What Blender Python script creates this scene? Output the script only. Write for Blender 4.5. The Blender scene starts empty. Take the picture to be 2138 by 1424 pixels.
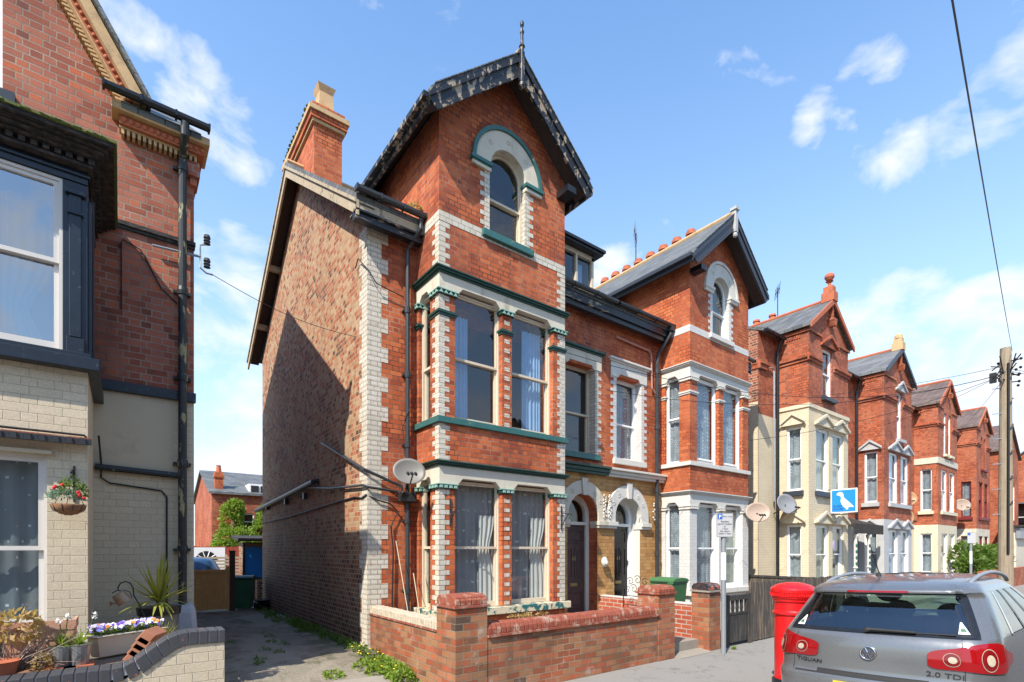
import bpy, bmesh, math, random
from mathutils import Vector, Matrix
from mathutils.geometry import tessellate_polygon
from math import radians as R, sin, cos, pi, sqrt, atan2
random.seed(7)
scene = bpy.context.scene
COL = scene.collection
# ------------------------------------------------------------------ camera
cam_d = bpy.data.cameras.new('camera'); cam = bpy.data.objects.new('camera', cam_d); COL.objects.link(cam)
cam.location = (0, 0, 1.9); cam.rotation_euler = (R(90), 0, R(-37.35))
cam_d.sensor_width = 36; cam_d.lens = 18.0; cam_d.shift_y = 0.2039; cam_d.clip_start = 0.05; cam_d.clip_end = 3000
scene.camera = cam
# ------------------------------------------------------------------ sun, sky, exposure
sun_d = bpy.data.lights.new('sun', 'SUN'); sun = bpy.data.objects.new('sun', sun_d); COL.objects.link(sun)
sun_d.energy = 4.3; sun_d.angle = R(0.5); sun_d.color = (1.0, 0.93, 0.82)
SD = Vector((1.0, 0.46, -1.16)).normalized()
sun.rotation_euler = SD.to_track_quat('-Z', 'Y').to_euler(); sun.location = (-20, -8, 30)
scene.view_settings.view_transform = 'Standard'; scene.view_settings.look = 'None'
scene.view_settings.exposure = 0.85; scene.view_settings.gamma = 1.0
W = bpy.data.worlds.new('World'); scene.world = W; W.use_nodes = True
wn = W.node_tree.nodes; wl = W.node_tree.links; wn.clear()
wo = wn.new('ShaderNodeOutputWorld'); bg = wn.new('ShaderNodeBackground'); wl.new(bg.outputs[0], wo.inputs[0])
sky = wn.new('ShaderNodeTexSky'); sky.sky_type = 'NISHITA'; sky.sun_disc = False
sky.sun_elevation = R(47); sky.sun_rotation = atan2(-SD.x, -SD.y) % (2 * pi)
sky.air_density = 1.25; sky.dust_density = 0.35; sky.ozone_density = 2.5
bg.inputs[1].default_value = 0.15
tc = wn.new('ShaderNodeTexCoord')
def wmath(op, a, b=None, c=None, clamp=False):
    n = wn.new('ShaderNodeMath'); n.operation = op; n.use_clamp = clamp
    for i, v in enumerate((a, b, c)):
        if v is None: continue
        if isinstance(v, (int, float)): n.inputs[i].default_value = v
        else: wl.new(v, n.inputs[i])
    return n.outputs[0]
def wnoise(scale, det, rough, sc=(1, 1, 1)):
    mp = wn.new('ShaderNodeMapping'); mp.inputs['Scale'].default_value = sc; wl.new(tc.outputs['Generated'], mp.inputs[0])
    n = wn.new('ShaderNodeTexNoise'); n.inputs['Scale'].default_value = scale; n.inputs['Detail'].default_value = det
    n.inputs['Roughness'].default_value = rough; n.inputs['Distortion'].default_value = 0.25; wl.new(mp.outputs[0], n.inputs[0]); return n.outputs[0]
nz = wnoise(7, 9, 0.56, (1, 1, 1.7)); nz2 = wnoise(2.3, 5, 0.5, (1, 1, 2.2))
sepw = wn.new('ShaderNodeSeparateXYZ'); wl.new(tc.outputs['Generated'], sepw.inputs[0])
# banks of cloud: (azimuth from +Y towards +X, elevation, radius, strength), all in world directions
BANKS = [(1, 38, 3.5, .60), (5.5, 37.5, 4, .62), (9.5, 35, 4, .60), (13, 33, 3, .45), (8, 25, 6, .50), (4, 15, 9, .62), (10, 8, 12, .8), (49, 27, 4, .60), (49, 21, 5, .5), (72.8, 37.8, 2.8, .72),
         (69, 35, 2.8, .66), (70.5, 31.8, 2.6, .58), (75, 32, 2.6, .45), (79.5, 32, 3.4, .58), (83, 33, 3.4, .60), (84, 28, 3, .4), (73, 19.5, 4.5, .85), (77, 18.5, 5, .90), (81, 16, 7, .85), (70, 9, 9, .9), (39, 54, 2.5, .5), (90, 10, 14, .9),
         (-60, 30, 25, .5), (-120, 40, 30, .35), (150, 25, 30, .5), (110, 35, 18, .5), (-170, 30, 20, .35)]
msk = None
for az, el, rad, st in BANKS:
    d = Vector((cos(R(el)) * sin(R(az)), cos(R(el)) * cos(R(az)), sin(R(el))))
    vm = wn.new('ShaderNodeVectorMath'); vm.operation = 'DOT_PRODUCT'; wl.new(tc.outputs['Generated'], vm.inputs[0]); vm.inputs[1].default_value = d
    mr = wn.new('ShaderNodeMapRange'); mr.interpolation_type = 'SMOOTHSTEP'
    wl.new(vm.outputs['Value'], mr.inputs[0]); mr.inputs[1].default_value = cos(R(rad * 1.25)); mr.inputs[2].default_value = cos(R(rad * .15)); mr.inputs[4].default_value = st
    msk = mr.outputs[0] if msk is None else wmath('MAXIMUM', msk, mr.outputs[0])
hz = wn.new('ShaderNodeMapRange'); wl.new(sepw.outputs[2], hz.inputs[0]); hz.inputs[1].default_value = 0.80; hz.inputs[2].default_value = 0.0; hz.inputs[4].default_value = .85
fac = wmath('ADD', wmath('MULTIPLY', wmath('SUBTRACT', wmath('ADD', msk, wmath('MULTIPLY', wmath('SUBTRACT', nz, .5), 3.1)), .47), 1.7, clamp=True), 0.0, clamp=True)
fac = wmath('MULTIPLY', fac, .93)
hsv = wn.new('ShaderNodeHueSaturation'); wl.new(sky.outputs[0], hsv.inputs['Color']); hsv.inputs['Saturation'].default_value = 1.12; hsv.inputs['Value'].default_value = 1.2
hm = wn.new('ShaderNodeMix'); hm.data_type = 'RGBA'; wl.new(wmath('POWER', hz.outputs[0], 1.6), hm.inputs[0]); wl.new(hsv.outputs[0], hm.inputs[6]); hm.inputs[7].default_value = (3.0, 3.6, 4.4, 1)
mx = wn.new('ShaderNodeMix'); mx.data_type = 'RGBA'; wl.new(fac, mx.inputs[0]); wl.new(hm.outputs[2], mx.inputs[6]); mx.inputs[7].default_value = (3.95, 4.1, 4.4, 1)
wl.new(mx.outputs[2], bg.inputs[0])

# ------------------------------------------------------------------ mesh builder
TY = lambda c: (lambda a, b, z: (a, c + b, z))
class MB:
    def __init__(s, T=None): s.v = []; s.f = []; s.m = []; s.T = T or (lambda a, b, z: (a, b, z)); s.cm = 0
    def V(s, p): s.v.append(s.T(*p)); return len(s.v) - 1
    def F(s, ids): s.f.append(tuple(ids)); s.m.append(s.cm); return s
    def poly(s, pts): return s.F([s.V(p) for p in pts])
    def box(s, x0, x1, y0, y1, z0, z1):
        i = [s.V(p) for p in ((x0,y0,z0),(x1,y0,z0),(x1,y1,z0),(x0,y1,z0),(x0,y0,z1),(x1,y0,z1),(x1,y1,z1),(x0,y1,z1))]
        for q in ((0,3,2,1),(4,5,6,7),(0,1,5,4),(1,2,6,5),(2,3,7,6),(3,0,4,7)): s.F([i[k] for k in q])
        return s
    def hexa(s, P):
        i = [s.V(p) for p in P]
        for q in ((0,3,2,1),(4,5,6,7),(0,1,5,4),(1,2,6,5),(2,3,7,6),(3,0,4,7)): s.F([i[k] for k in q])
        return s
    def prism(s, pts, b0, b1, ax='b'):   # pts: (a,z) extruded in depth b, or ax='a': pts (b,z) extruded along a, 'z': pts (a,b) extruded in z
        f = {'b': lambda p, t: (p[0], t, p[1]), 'a': lambda p, t: (t, p[0], p[1]), 'z': lambda p, t: (p[0], p[1], t)}[ax]
        A = [s.V(f(p, b0)) for p in pts]; B = [s.V(f(p, b1)) for p in pts]; n = len(pts)
        if n <= 4: s.F(A[::-1]); s.F(B)
        else:
            t = tessellate_polygon([[Vector((p[0], p[1], 0)) for p in pts]])
            for q in t: s.F([A[k] for k in q]); s.F([B[k] for k in q][::-1])
        for k in range(n): s.F((A[k], A[(k+1) % n], B[(k+1) % n], B[k]))
        return s
    def sheet(s, outer, holes=(), b=0.0, depth=0.0, f=None):   # flat wall in the (a,z) plane with openings and their reveals
        f = f or (lambda p, t: (p[0], t, p[1]))
        loops = [[Vector((p[0], p[1], 0)) for p in outer]] + [[Vector((p[0], p[1], 0)) for p in h] for h in holes]
        flat = [p for L in loops for p in L]; ids = [s.V(f(p, b)) for p in flat]
        for q in tessellate_polygon(loops): s.F([ids[k] for k in q])
        if depth:
            for h in holes:
                n = len(h); A = [s.V(f(p, b)) for p in h]; B = [s.V(f(p, b + depth)) for p in h]
                for k in range(n): s.F((A[k], A[(k+1) % n], B[(k+1) % n], B[k]))
        return s
    def tube(s, path, r, n=8, cap=True):
        P = [Vector(p) for p in path]; rr = r if isinstance(r, (list, tuple)) else [r] * len(P); rings = []
        for k, p in enumerate(P):
            t = (P[min(k+1, len(P)-1)] - P[max(k-1, 0)]).normalized()
            u = t.cross(Vector((0, 0, 1)))
            if u.length < .05: u = t.cross(Vector((0, 1, 0)))
            u.normalize(); w = t.cross(u)
            rings.append([s.V(p + u * rr[k] * cos(2*pi*j/n) + w * rr[k] * sin(2*pi*j/n)) for j in range(n)])
        for k in range(len(P)-1):
            for j in range(n): s.F((rings[k][j], rings[k][(j+1) % n], rings[k+1][(j+1) % n], rings[k+1][j]))
        if cap: s.F(rings[0][::-1]); s.F(rings[-1])
        return s
    def lathe(s, prof, cx, cy, n=20, z0=0, sq=False):
        rings = []
        for r, z in prof: rings.append([s.V((cx + r*cos(2*pi*(j+.5)/n), cy + r*sin(2*pi*(j+.5)/n), z0 + z)) for j in range(n)])
        for k in range(len(prof)-1):
            for j in range(n): s.F((rings[k][j], rings[k][(j+1) % n], rings[k+1][(j+1) % n], rings[k+1][j]))
        s.F(rings[0][::-1]); s.F(rings[-1]); return s
    def blob(s, c, r, seg=10, ring=7, jit=0.0):
        c = Vector(c); rx, ry, rz = r if isinstance(r, (tuple, list)) else (r, r, r); R_ = []
        for i in range(1, ring):
            th = pi * i / ring
            R_.append([s.V(c + Vector((rx*sin(th)*cos(2*pi*j/seg), ry*sin(th)*sin(2*pi*j/seg), rz*cos(th))) * (1 + random.uniform(-jit, jit))) for j in range(seg)])
        t = s.V(c + Vector((0, 0, rz))); b = s.V(c - Vector((0, 0, rz)))
        for j in range(seg): s.F((t, R_[0][j], R_[0][(j+1) % seg])); s.F((b, R_[-1][(j+1) % seg], R_[-1][j]))
        for i in range(len(R_)-1):
            for j in range(seg): s.F((R_[i][j], R_[i+1][j], R_[i+1][(j+1) % seg], R_[i][(j+1) % seg]))
        return s
    def build(s, name, mats, parent=None, bevel=0.0, smooth=False, label=None, cat=None, group=None, kind=None, recalc=True, subsurf=0, weld=False):
        if not isinstance(mats, (list, tuple)): mats = [mats]
        off = Vector((0, 0, 0))
        if parent is None and s.v and kind != 'structure':
            xs = [v[0] for v in s.v]; ys = [v[1] for v in s.v]; zs = [v[2] for v in s.v]
            off = Vector(((min(xs)+max(xs))/2, (min(ys)+max(ys))/2, min(zs)))
        me = bpy.data.meshes.new(name); me.from_pydata([Vector(v) - off for v in s.v], [], s.f)
        for m in mats: me.materials.append(m)
        me.polygons.foreach_set('material_index', s.m)
        bm = bmesh.new(); bm.from_mesh(me)
        if weld: bmesh.ops.remove_doubles(bm, verts=bm.verts, dist=0.0004)
        if recalc: bmesh.ops.recalc_face_normals(bm, faces=bm.faces)
        bm.to_mesh(me); bm.free()
        if smooth: me.polygons.foreach_set('use_smooth', [True]*len(me.polygons))
        me.update()
        o = bpy.data.objects.new(name, me); COL.objects.link(o); o.location = off
        if parent is not None:
            o.parent = parent
            if parent.type == 'EMPTY': o.matrix_parent_inverse = Matrix.Translation(-parent.location)
            elif parent.parent is None: o.matrix_parent_inverse = Matrix.Translation(-parent.location)
        if bevel:
            b = o.modifiers.new('bevel', 'BEVEL'); b.width = bevel; b.segments = 2; b.limit_method = 'ANGLE'; b.angle_limit = R(40)
        if subsurf:
            q = o.modifiers.new('sub', 'SUBSURF'); q.levels = subsurf; q.render_levels = subsurf
        return tag(o, label, cat, group, kind)
def tag(o, label=None, cat=None, group=None, kind=None):
    if label: o['label'] = label
    if cat: o['category'] = cat
    if group: o['group'] = group
    if kind: o['kind'] = kind
    return o
def thing(name, label, cat, loc, group=None):
    o = bpy.data.objects.new(name, None); COL.objects.link(o); o.location = loc; o.empty_display_size = .3
    return tag(o, label, cat, group)
def copy_tree(o, parent=None):
    c = o.copy(); COL.objects.link(c); c.parent = parent
    for ch in [x for x in bpy.data.objects if x.parent == o]: copy_tree(ch, c)
    return c
def arc(cx, cz, r, a0, a1, n=16): return [(cx + r*cos(R(a0+(a1-a0)*k/n)), cz + r*sin(R(a0+(a1-a0)*k/n))) for k in range(n+1)]
def rect(a0, a1, z0, z1): return [(a0, z0), (a1, z0), (a1, z1), (a0, z1)]
def archhole(a0, a1, z0, zs, n=16):
    c = (a0+a1)/2; r = (a1-a0)/2; return [(a0, z0), (a1, z0)] + arc(c, zs, r, 0, 180, n)

# ------------------------------------------------------------------ materials
def srgb(r, g, b):
    f = lambda c: (c/255/12.92) if c/255 <= .04045 else ((c/255+.055)/1.055)**2.4
    return (f(r), f(g), f(b), 1)
def c4(c): return c if len(c) == 4 else (*c, 1)
class Mat:
    def __init__(s, name, rough=.7, metal=0.0, spec=.4):
        s.mat = bpy.data.materials.new(name); s.mat.use_nodes = True; s.n = s.mat.node_tree.nodes; s.l = s.mat.node_tree.links
        s.bsdf = s.n['Principled BSDF']; s.out = s.n['Material Output']
        s.bsdf.inputs['Roughness'].default_value = rough; s.bsdf.inputs['Metallic'].default_value = metal; s.bsdf.inputs['Specular IOR Level'].default_value = spec
        g = s.n.new('ShaderNodeNewGeometry'); s.pos = g.outputs['Position']; s.geo = g
    def map(s, sc=(1,1,1), loc=(0,0,0), src=None):
        m = s.n.new('ShaderNodeMapping'); m.inputs['Scale'].default_value = sc; m.inputs['Location'].default_value = loc
        s.l.new(src or s.pos, m.inputs[0]); return m.outputs[0]
    def math(s, op, a, b=None, clamp=False):
        n = s.n.new('ShaderNodeMath'); n.operation = op; n.use_clamp = clamp
        for i, v in enumerate((a, b)):
            if v is None: continue
            if isinstance(v, (int, float)): n.inputs[i].default_value = v
            else: s.l.new(v, n.inputs[i])
        return n.outputs[0]
    def noise(s, scale, det=4, rough=.55, sc=None, dist=0):
        n = s.n.new('ShaderNodeTexNoise'); n.inputs['Scale'].default_value = scale; n.inputs['Detail'].default_value = det
        n.inputs['Roughness'].default_value = rough; n.inputs['Distortion'].default_value = dist
        s.l.new(s.map(sc) if sc else s.pos, n.inputs['Vector']); return n.outputs['Fac']
    def ramp(s, fac, stops, const=False):
        n = s.n.new('ShaderNodeValToRGB'); e = n.color_ramp.elements
        if const: n.color_ramp.interpolation = 'CONSTANT'
        while len(e) < len(stops): e.new(.5)
        for k, (p, c) in enumerate(stops): e[k].position = p; e[k].color = c4(c)
        s.l.new(fac, n.inputs[0]); return n.outputs[0]
    def step(s, fac, lo, hi): return s.ramp(fac, [(lo, (0,0,0)), (hi, (1,1,1))])
    def mix(s, fac, a, b, mode='MIX'):
        n = s.n.new('ShaderNodeMix'); n.data_type = 'RGBA'; n.blend_type = mode
        for i, v in ((0, fac), (6, a), (7, b)):
            if isinstance(v, (int, float)): n.inputs[i].default_value = v
            elif isinstance(v, tuple): n.inputs[i].default_value = c4(v)
            else: s.l.new(v, n.inputs[i])
        return n.outputs[2]
    def col(s, c):
        if isinstance(c, tuple): s.bsdf.inputs['Base Color'].default_value = c4(c)
        else: s.l.new(c, s.bsdf.inputs['Base Color'])
        return s
    def rough(s, v): s.l.new(v, s.bsdf.inputs['Roughness']); return s
    def bump(s, h, st=.4, dist=.01):
        n = s.n.new('ShaderNodeBump'); n.inputs['Strength'].default_value = st; n.inputs['Distance'].default_value = dist
        s.l.new(h, n.inputs['Height']); s.l.new(n.outputs[0], s.bsdf.inputs['Normal']); return s
def wallvec(m, jit=0.0):
    sp = m.n.new('ShaderNodeSeparateXYZ'); m.l.new(m.pos, sp.inputs[0])
    u = m.math('ADD', sp.outputs[0], sp.outputs[1]); z = sp.outputs[2]
    if jit:
        u = m.math('ADD', u, m.math('MULTIPLY', m.math('SUBTRACT', m.noise(9, 3), .5), jit)); z = m.math('ADD', z, m.math('MULTIPLY', m.math('SUBTRACT', m.noise(7, 3), .5), jit * .6))
    cb = m.n.new('ShaderNodeCombineXYZ'); m.l.new(u, cb.inputs[0]); m.l.new(z, cb.inputs[1]); return cb.outputs[0], u, z
def brick_mat(name, stops, mortar, row=.0825, bw=.232, ms=.005, bump=.5, stain=(.05,.03,.025), stain_amt=.5, streak=0.0, squash=.5, rough=.8, sm=.1, eff=0.0, jit=.012, const=True, sootz=None, mdark=.7, chip=0):
    m = Mat(name, rough); vec, u, z = wallvec(m, jit)
    b = m.n.new('ShaderNodeTexBrick'); m.l.new(vec, b.inputs['Vector']); b.inputs['Color1'].default_value = (0,0,0,1); b.inputs['Color2'].default_value = (1,1,1,1); b.inputs['Mortar'].default_value = (.5,.5,.5,1)
    b.inputs['Scale'].default_value = 1; b.inputs['Mortar Size'].default_value = ms; b.inputs['Mortar Smooth'].default_value = sm; b.inputs['Bias'].default_value = 0
    b.inputs['Brick Width'].default_value = bw; b.inputs['Row Height'].default_value = row; b.squash = squash; b.squash_frequency = 2; b.offset = .5; b.offset_frequency = 2
    c = m.ramp(m.math('ADD', m.math('MULTIPLY', b.outputs['Color'], .72), m.math('ADD', m.math('MULTIPLY', m.math('SUBTRACT', m.noise(1.3, 5, .65), .5), 1.1), .14), clamp=True), stops, False)
    fine = m.noise(60, 5, .7); c = m.mix(m.math('MULTIPLY', m.step(fine, .35, .75), .35), c, (.9,.9,.9), 'MULTIPLY') if False else m.mix(.55, c, m.ramp(fine, [(.25, (.55,.55,.55)), (.75, (1.25,1.2,1.2))]), 'MULTIPLY')
    mo = m.mix(m.step(m.noise(1.1, 5, .6), .42, .6), tuple(x*mdark for x in mortar), mortar); c = m.mix(b.outputs['Fac'], c, mo)
    lg = m.noise(.9, 6, .62, (1, 1, .6)); c = m.mix(m.math('MULTIPLY', m.step(lg, .48, .72), stain_amt), c, stain)
    if streak:
        sv = m.noise(5, 4, .6, (1, 1, .06)); c = m.mix(m.math('MULTIPLY', m.step(sv, .55, .8), streak), c, stain)
    if eff:
        ef = m.noise(2.6, 6, .7); c = m.mix(m.math('MULTIPLY', m.step(ef, .58, .72), eff), c, (.55,.5,.46))
    if sootz:
        f = m.n.new('ShaderNodeMapRange'); m.l.new(m.math('ADD', z, m.math('MULTIPLY', m.noise(1.6, 4), 1.2)), f.inputs[0]); f.inputs[1].default_value = sootz[1]; f.inputs[2].default_value = sootz[0]
        k = m.math('MULTIPLY', f.outputs[0], sootz[2]); k = m.math('MULTIPLY', k, m.math('SUBTRACT', 1.0, b.outputs['Fac'])); c = m.mix(k, c, (.025,.018,.016))
    if chip: c = m.mix(m.math('MULTIPLY', m.step(m.math('ADD', m.noise(13, 6, .75), m.math('MULTIPLY', m.noise(1.3, 3), .3)), .77, .80), chip), c, (.34,.12,.06)); c = m.mix(m.math('MULTIPLY', m.step(m.noise(21, 6, .7), .6, .68), chip*.6), c, (.26,.22,.17))
    m.col(c); h = m.math('ADD', m.math('MULTIPLY', b.outputs['Fac'], -1.0), m.math('MULTIPLY', m.noise(45, 4), .35)); m.bump(h, bump, .008); return m.mat
S = srgb
MT = {}
MT['brick_front'] = brick_mat('brick_red_front', [(.0,(.27,.05,.02)),(.3,(.41,.085,.026)),(.6,(.50,.115,.034)),(.85,(.57,.155,.05)),(1,(.22,.045,.025))], (.42,.25,.17), mdark=.12, ms=.0062, bw=.222, stain=(.10,.025,.018), stain_amt=.6, streak=.5, jit=.006)
MT['brick_front2'] = brick_mat('brick_red_front_clean', [(.0,(.34,.065,.022)),(.3,(.43,.09,.028)),(.6,(.50,.12,.036)),(.85,(.57,.16,.05)),(1,(.28,.055,.027))], (.36,.18,.11), mdark=.14, ms=.0062, bw=.222, stain=(.12,.03,.02), stain_amt=.35, streak=.25, jit=.006)
MT['brick_side'] = brick_mat('brick_mixed_side', [(0,(.04,.025,.02)),(.15,(.13,.06,.035)),(.28,(.34,.095,.04)),(.42,(.41,.145,.065)),(.55,(.40,.22,.115)),(.8,(.46,.32,.19)),(1,(.30,.10,.05))], (.40,.31,.20), mdark=.85, bw=.128, ms=.008, sm=.2, stain=(.24,.14,.085), stain_amt=.35, squash=1.0, eff=.15, jit=.018, bump=.8, sootz=(.6, 3.6, .8))
MT['brick_garden'] = brick_mat('brick_rustic_boundary', [(0,(.10,.06,.04)),(.15,(.24,.10,.045)),(.3,(.30,.08,.035)),(.5,(.40,.115,.05)),(.66,(.32,.17,.08)),(.82,(.40,.15,.075)),(1,(.12,.07,.045))], (.34,.27,.19), mdark=.5, row=.0895, bw=.228, ms=.0065, sm=.3, stain=(.08,.055,.035), stain_amt=.75, streak=.5, eff=.55, squash=1.0, jit=.012, bump=1.0)
MT['brick_low'] = brick_mat('brick_plain_red_low', [(0,(.30,.06,.03)),(.5,(.40,.085,.04)),(1,(.46,.12,.06))], (.46,.40,.33), row=.0895, ms=.010, stain=(.1,.05,.04), stain_amt=.3, squash=1.0, jit=.01)
MT['brick_left'] = brick_mat('brick_rose_upper', [(0,(.12,.04,.03)),(.2,(.28,.075,.04)),(.45,(.36,.11,.065)),(.7,(.40,.14,.085)),(.9,(.50,.12,.045)),(1,(.36,.18,.12))], (.33,.26,.20), mdark=.55, row=.0855, bw=.235, ms=.0075, sm=.3, stain=(.07,.035,.03), stain_amt=.6, streak=.25, jit=.02)
MT['brick_row'] = brick_mat('brick_red_terrace', [(0,(.24,.05,.025)),(.4,(.40,.085,.03)),(.8,(.52,.13,.05)),(1,(.30,.06,.03))], (.34,.20,.13), mdark=.25, ms=.009, stain=(.12,.04,.025), stain_amt=.4, jit=.01)
MT['brick_row_side'] = brick_mat('brick_mixed_terrace_end', [(0,(.06,.035,.03)),(.25,(.2,.06,.035)),(.6,(.38,.10,.05)),(1,(.44,.18,.10))], (.45,.34,.24), ms=.010, stain=(.1,.05,.03), stain_amt=.3)
MT['brick_buff'] = brick_mat('brick_buff_glazed', [(0,(.36,.17,.05)),(.4,(.48,.25,.08)),(.8,(.55,.32,.12)),(1,(.30,.14,.05))], (.25,.15,.08), ms=.004, stain=(.16,.07,.03), stain_amt=.5, jit=.004)
MT['brick_cream'] = brick_mat('brick_cream_painted', [(0,(.54,.46,.33)),(.5,(.57,.49,.35)),(1,(.60,.52,.37))], (.46,.40,.30), mdark=.8, row=.0875, bw=.245, ms=.005, sm=.9, stain=(.40,.33,.24), stain_amt=.4, bump=.5, jit=.01)
MT['brick_white'] = brick_mat('brick_white_painted', [(0,(.52,.48,.39)),(.5,(.60,.56,.46)),(1,(.66,.62,.53))], (.26,.22,.17), chip=.45, ms=.005, sm=.3, stain=(.42,.36,.28), stain_amt=.35, jit=.006, squash=.5)
MT['brick_white2'] = brick_mat('brick_bright_white_painted', [(0,(.56,.55,.52)),(1,(.62,.61,.58))], (.5,.49,.46), ms=.004, sm=.5, stain=(.6,.57,.52), stain_amt=.25, jit=.004)
MT['brick_creamy'] = brick_mat('brick_yellow_cream_painted', [(0,(.62,.53,.37)),(1,(.68,.58,.41))], (.50,.42,.29), ms=.004, sm=.5, stain=(.50,.40,.25), stain_amt=.3)
def plain(name, c, rough=.6, var=.25, scale=6, metal=0, bump=0.0, dirt=None, dirt_amt=.5, dscale=2.0, lo=.55, hi=.72, spec=.4, dsc=None):
    m = Mat(name, rough, metal, spec); k = m.noise(scale, 5, .6)
    cc = m.mix(k, tuple(x*(1-var) for x in c[:3]), tuple(min(1, x*(1+var)) for x in c[:3]))
    if dirt: cc = m.mix(m.math('MULTIPLY', m.step(m.noise(dscale, 6, .65, dsc), lo, hi), dirt_amt), cc, dirt)
    m.col(cc)
    if bump: m.bump(m.noise(scale*6, 5, .6), bump, .006)
    return m.mat
MT['stone'] = plain('stone_offwhite_painted', (.56,.51,.41), .75, .14, 4, bump=.25, dirt=(.30,.24,.16), dirt_amt=.7, dscale=5, dsc=(1,1,.22))
MT['stone_white'] = plain('stone_white_painted', (.58,.56,.51), .65, .07, 4, bump=.15, dirt=(.38,.34,.28), dirt_amt=.45, dscale=5, dsc=(1,1,.22))
MT['green'] = plain('green_gloss_paint', (.035,.125,.115), .32, .3, 12, dirt=(.30,.27,.20), dirt_amt=.5, dscale=9, lo=.62, hi=.68)
MT['green_dark'] = plain('dark_green_paint', (.016,.055,.042), .38, .3, 12, dirt=(.05,.10,.08), dirt_amt=.5, dscale=9)
MT['green_pale'] = plain('pale_green_paint', (.24,.40,.34), .5, .25, 20)
MT['green_peel'] = plain('green_peeling_paint', (.03,.13,.13), .4, .3, 12, dirt=(.60,.52,.36), dirt_amt=1, dscale=7, lo=.47, hi=.50, bump=.4)
MT['black_paint'] = plain('black_gloss_paint', (.012,.014,.018), .28, .5, 20, dirt=(.10,.10,.09), dirt_amt=.5, dscale=14, lo=.6, hi=.7)
MT['black_peel2'] = plain('black_slightly_peeling_board', (.014,.017,.022), .4, .5, 20, dirt=(.34,.26,.17), dirt_amt=.9, dscale=9, lo=.58, hi=.62, bump=.5, dsc=(.5,.5,2.2))
MT['black_peel'] = plain('black_peeling_board', (.014,.017,.022), .45, .5, 20, dirt=(.34,.27,.19), dirt_amt=1, dscale=5.5, lo=.54, hi=.57, bump=.7, dsc=(1.6,1.6,.9))
MT['board_worn'] = plain('weathered_cream_board', (.40,.33,.23), .85, .3, 8, dirt=(.05,.045,.04), dirt_amt=.8, dscale=9, lo=.55, hi=.68, bump=.5)
MT['soffit'] = plain('dark_soffit_board', (.055,.04,.035), .9, .4, 8)
MT['blueblack'] = plain('blue_black_gloss_paint', (.013,.02,.032), .36, .4, 10, dirt=(.22,.22,.22), dirt_amt=.6, dscale=22, lo=.63, hi=.70)
MT['sooty'] = plain('sooty_black_timber', (.02,.018,.016), .8, .5, 12, dirt=(.10,.075,.06), dirt_amt=.7, dscale=14, lo=.45, hi=.65, dsc=(1,1,3), bump=.5)
MT['slateblue'] = plain('clean_dark_fascia', (.035,.042,.055), .45, .2, 10)
MT['wood_cream'] = plain('cream_painted_timber', (.60,.51,.38), .6, .15, 10, dirt=(.33,.22,.14), dirt_amt=.5, dscale=10, lo=.58, hi=.7)
MT['upvc'] = plain('white_plastic_frame', (.80,.80,.79), .35, .03, 5)
MT['oldwhite'] = plain('dull_white_frame', (.62,.59,.52), .5, .1, 8)
MT['terracotta'] = plain('terracotta', (.42,.12,.055), .8, .3, 6, dirt=(.12,.06,.04), dirt_amt=.5, dscale=5)
MT['coping'] = plain('red_coping_brick', (.26,.07,.04), .8, .45, 12, dirt=(.42,.34,.26), dirt_amt=.6, dscale=7, lo=.53, hi=.62, bump=.5)
MT['coping_pale'] = plain('whitewashed_coping_brick', (.50,.43,.32), .85, .3, 12, dirt=(.26,.12,.07), dirt_amt=.5, dscale=14, lo=.55, hi=.65, bump=.5)
MT['coping_black'] = plain('black_painted_coping', (.055,.056,.062), .5, .3, 12, dirt=(.40,.12,.07), dirt_amt=.9, dscale=11, lo=.64, hi=.67, bump=.3)
MT['coping_tar'] = plain('tarred_coping_brick', (.03,.03,.035), .45, .5, 12, dirt=(.38,.12,.07), dirt_amt=.9, dscale=10, lo=.52, hi=.58, bump=.5)
MT['buffstone'] = plain('buff_terracotta_stone', (.50,.33,.17), .8, .25, 8, dirt=(.16,.11,.07), dirt_amt=.6, dscale=6, bump=.3)
MT['creamstone'] = plain('yellow_cream_painted_stone', (.62,.54,.39), .7, .08, 5, dirt=(.34,.27,.17), dirt_amt=.5, dscale=5, dsc=(1,1,.2))
MT['greystone'] = plain('grey_painted_stone', (.42,.42,.42), .7, .12, 6, dirt=(.2,.2,.2), dirt_amt=.4)
MT['render'] = plain('cream_smooth_render', (.50,.425,.305), .8, .06, 3, bump=.15, dirt=(.30,.25,.18), dirt_amt=.5, dscale=2.5)
MT['pipe'] = plain('grey_black_plastic_pipe', (.035,.038,.042), .35, .3, 8)
MT['pipe_old'] = plain('old_black_iron_pipe', (.02,.022,.025), .4, .5, 10, dirt=(.22,.30,.20), dirt_amt=.8, dscale=12, lo=.62, hi=.66)
MT['pipe_pink'] = plain('pinkish_painted_pipe', (.40,.20,.16), .5, .2, 8)
MT['cable'] = plain('black_cable', (.015,.015,.016), .5, .2, 8)
MT['metal'] = plain('galvanised_grey_metal', (.30,.32,.34), .45, .15, 12, metal=.4)
MT['iron'] = plain('black_wrought_iron', (.02,.02,.022), .5, .3, 12)
MT['lead'] = plain('lead_flashing', (.30,.31,.33), .5, .2, 6)
MT['dark'] = plain('dark_room_interior', (.022,.022,.026), .95, .4, 1.5)  # near-black colour stands in for the gloom of unlit rooms
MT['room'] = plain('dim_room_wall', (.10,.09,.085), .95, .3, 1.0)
MT['moss'] = plain('moss_and_lichen', (.10,.12,.03), .95, .5, 20)
MT['curtain_blue'] = plain('blue_curtain', (.28,.42,.62), .9, .2, 5)
MT['curtain_white'] = plain('white_curtain', (.62,.60,.56), .95, .08, 5)
MT['blind'] = plain('green_grey_blind', (.36,.37,.30), .9, .08, 5)
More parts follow.
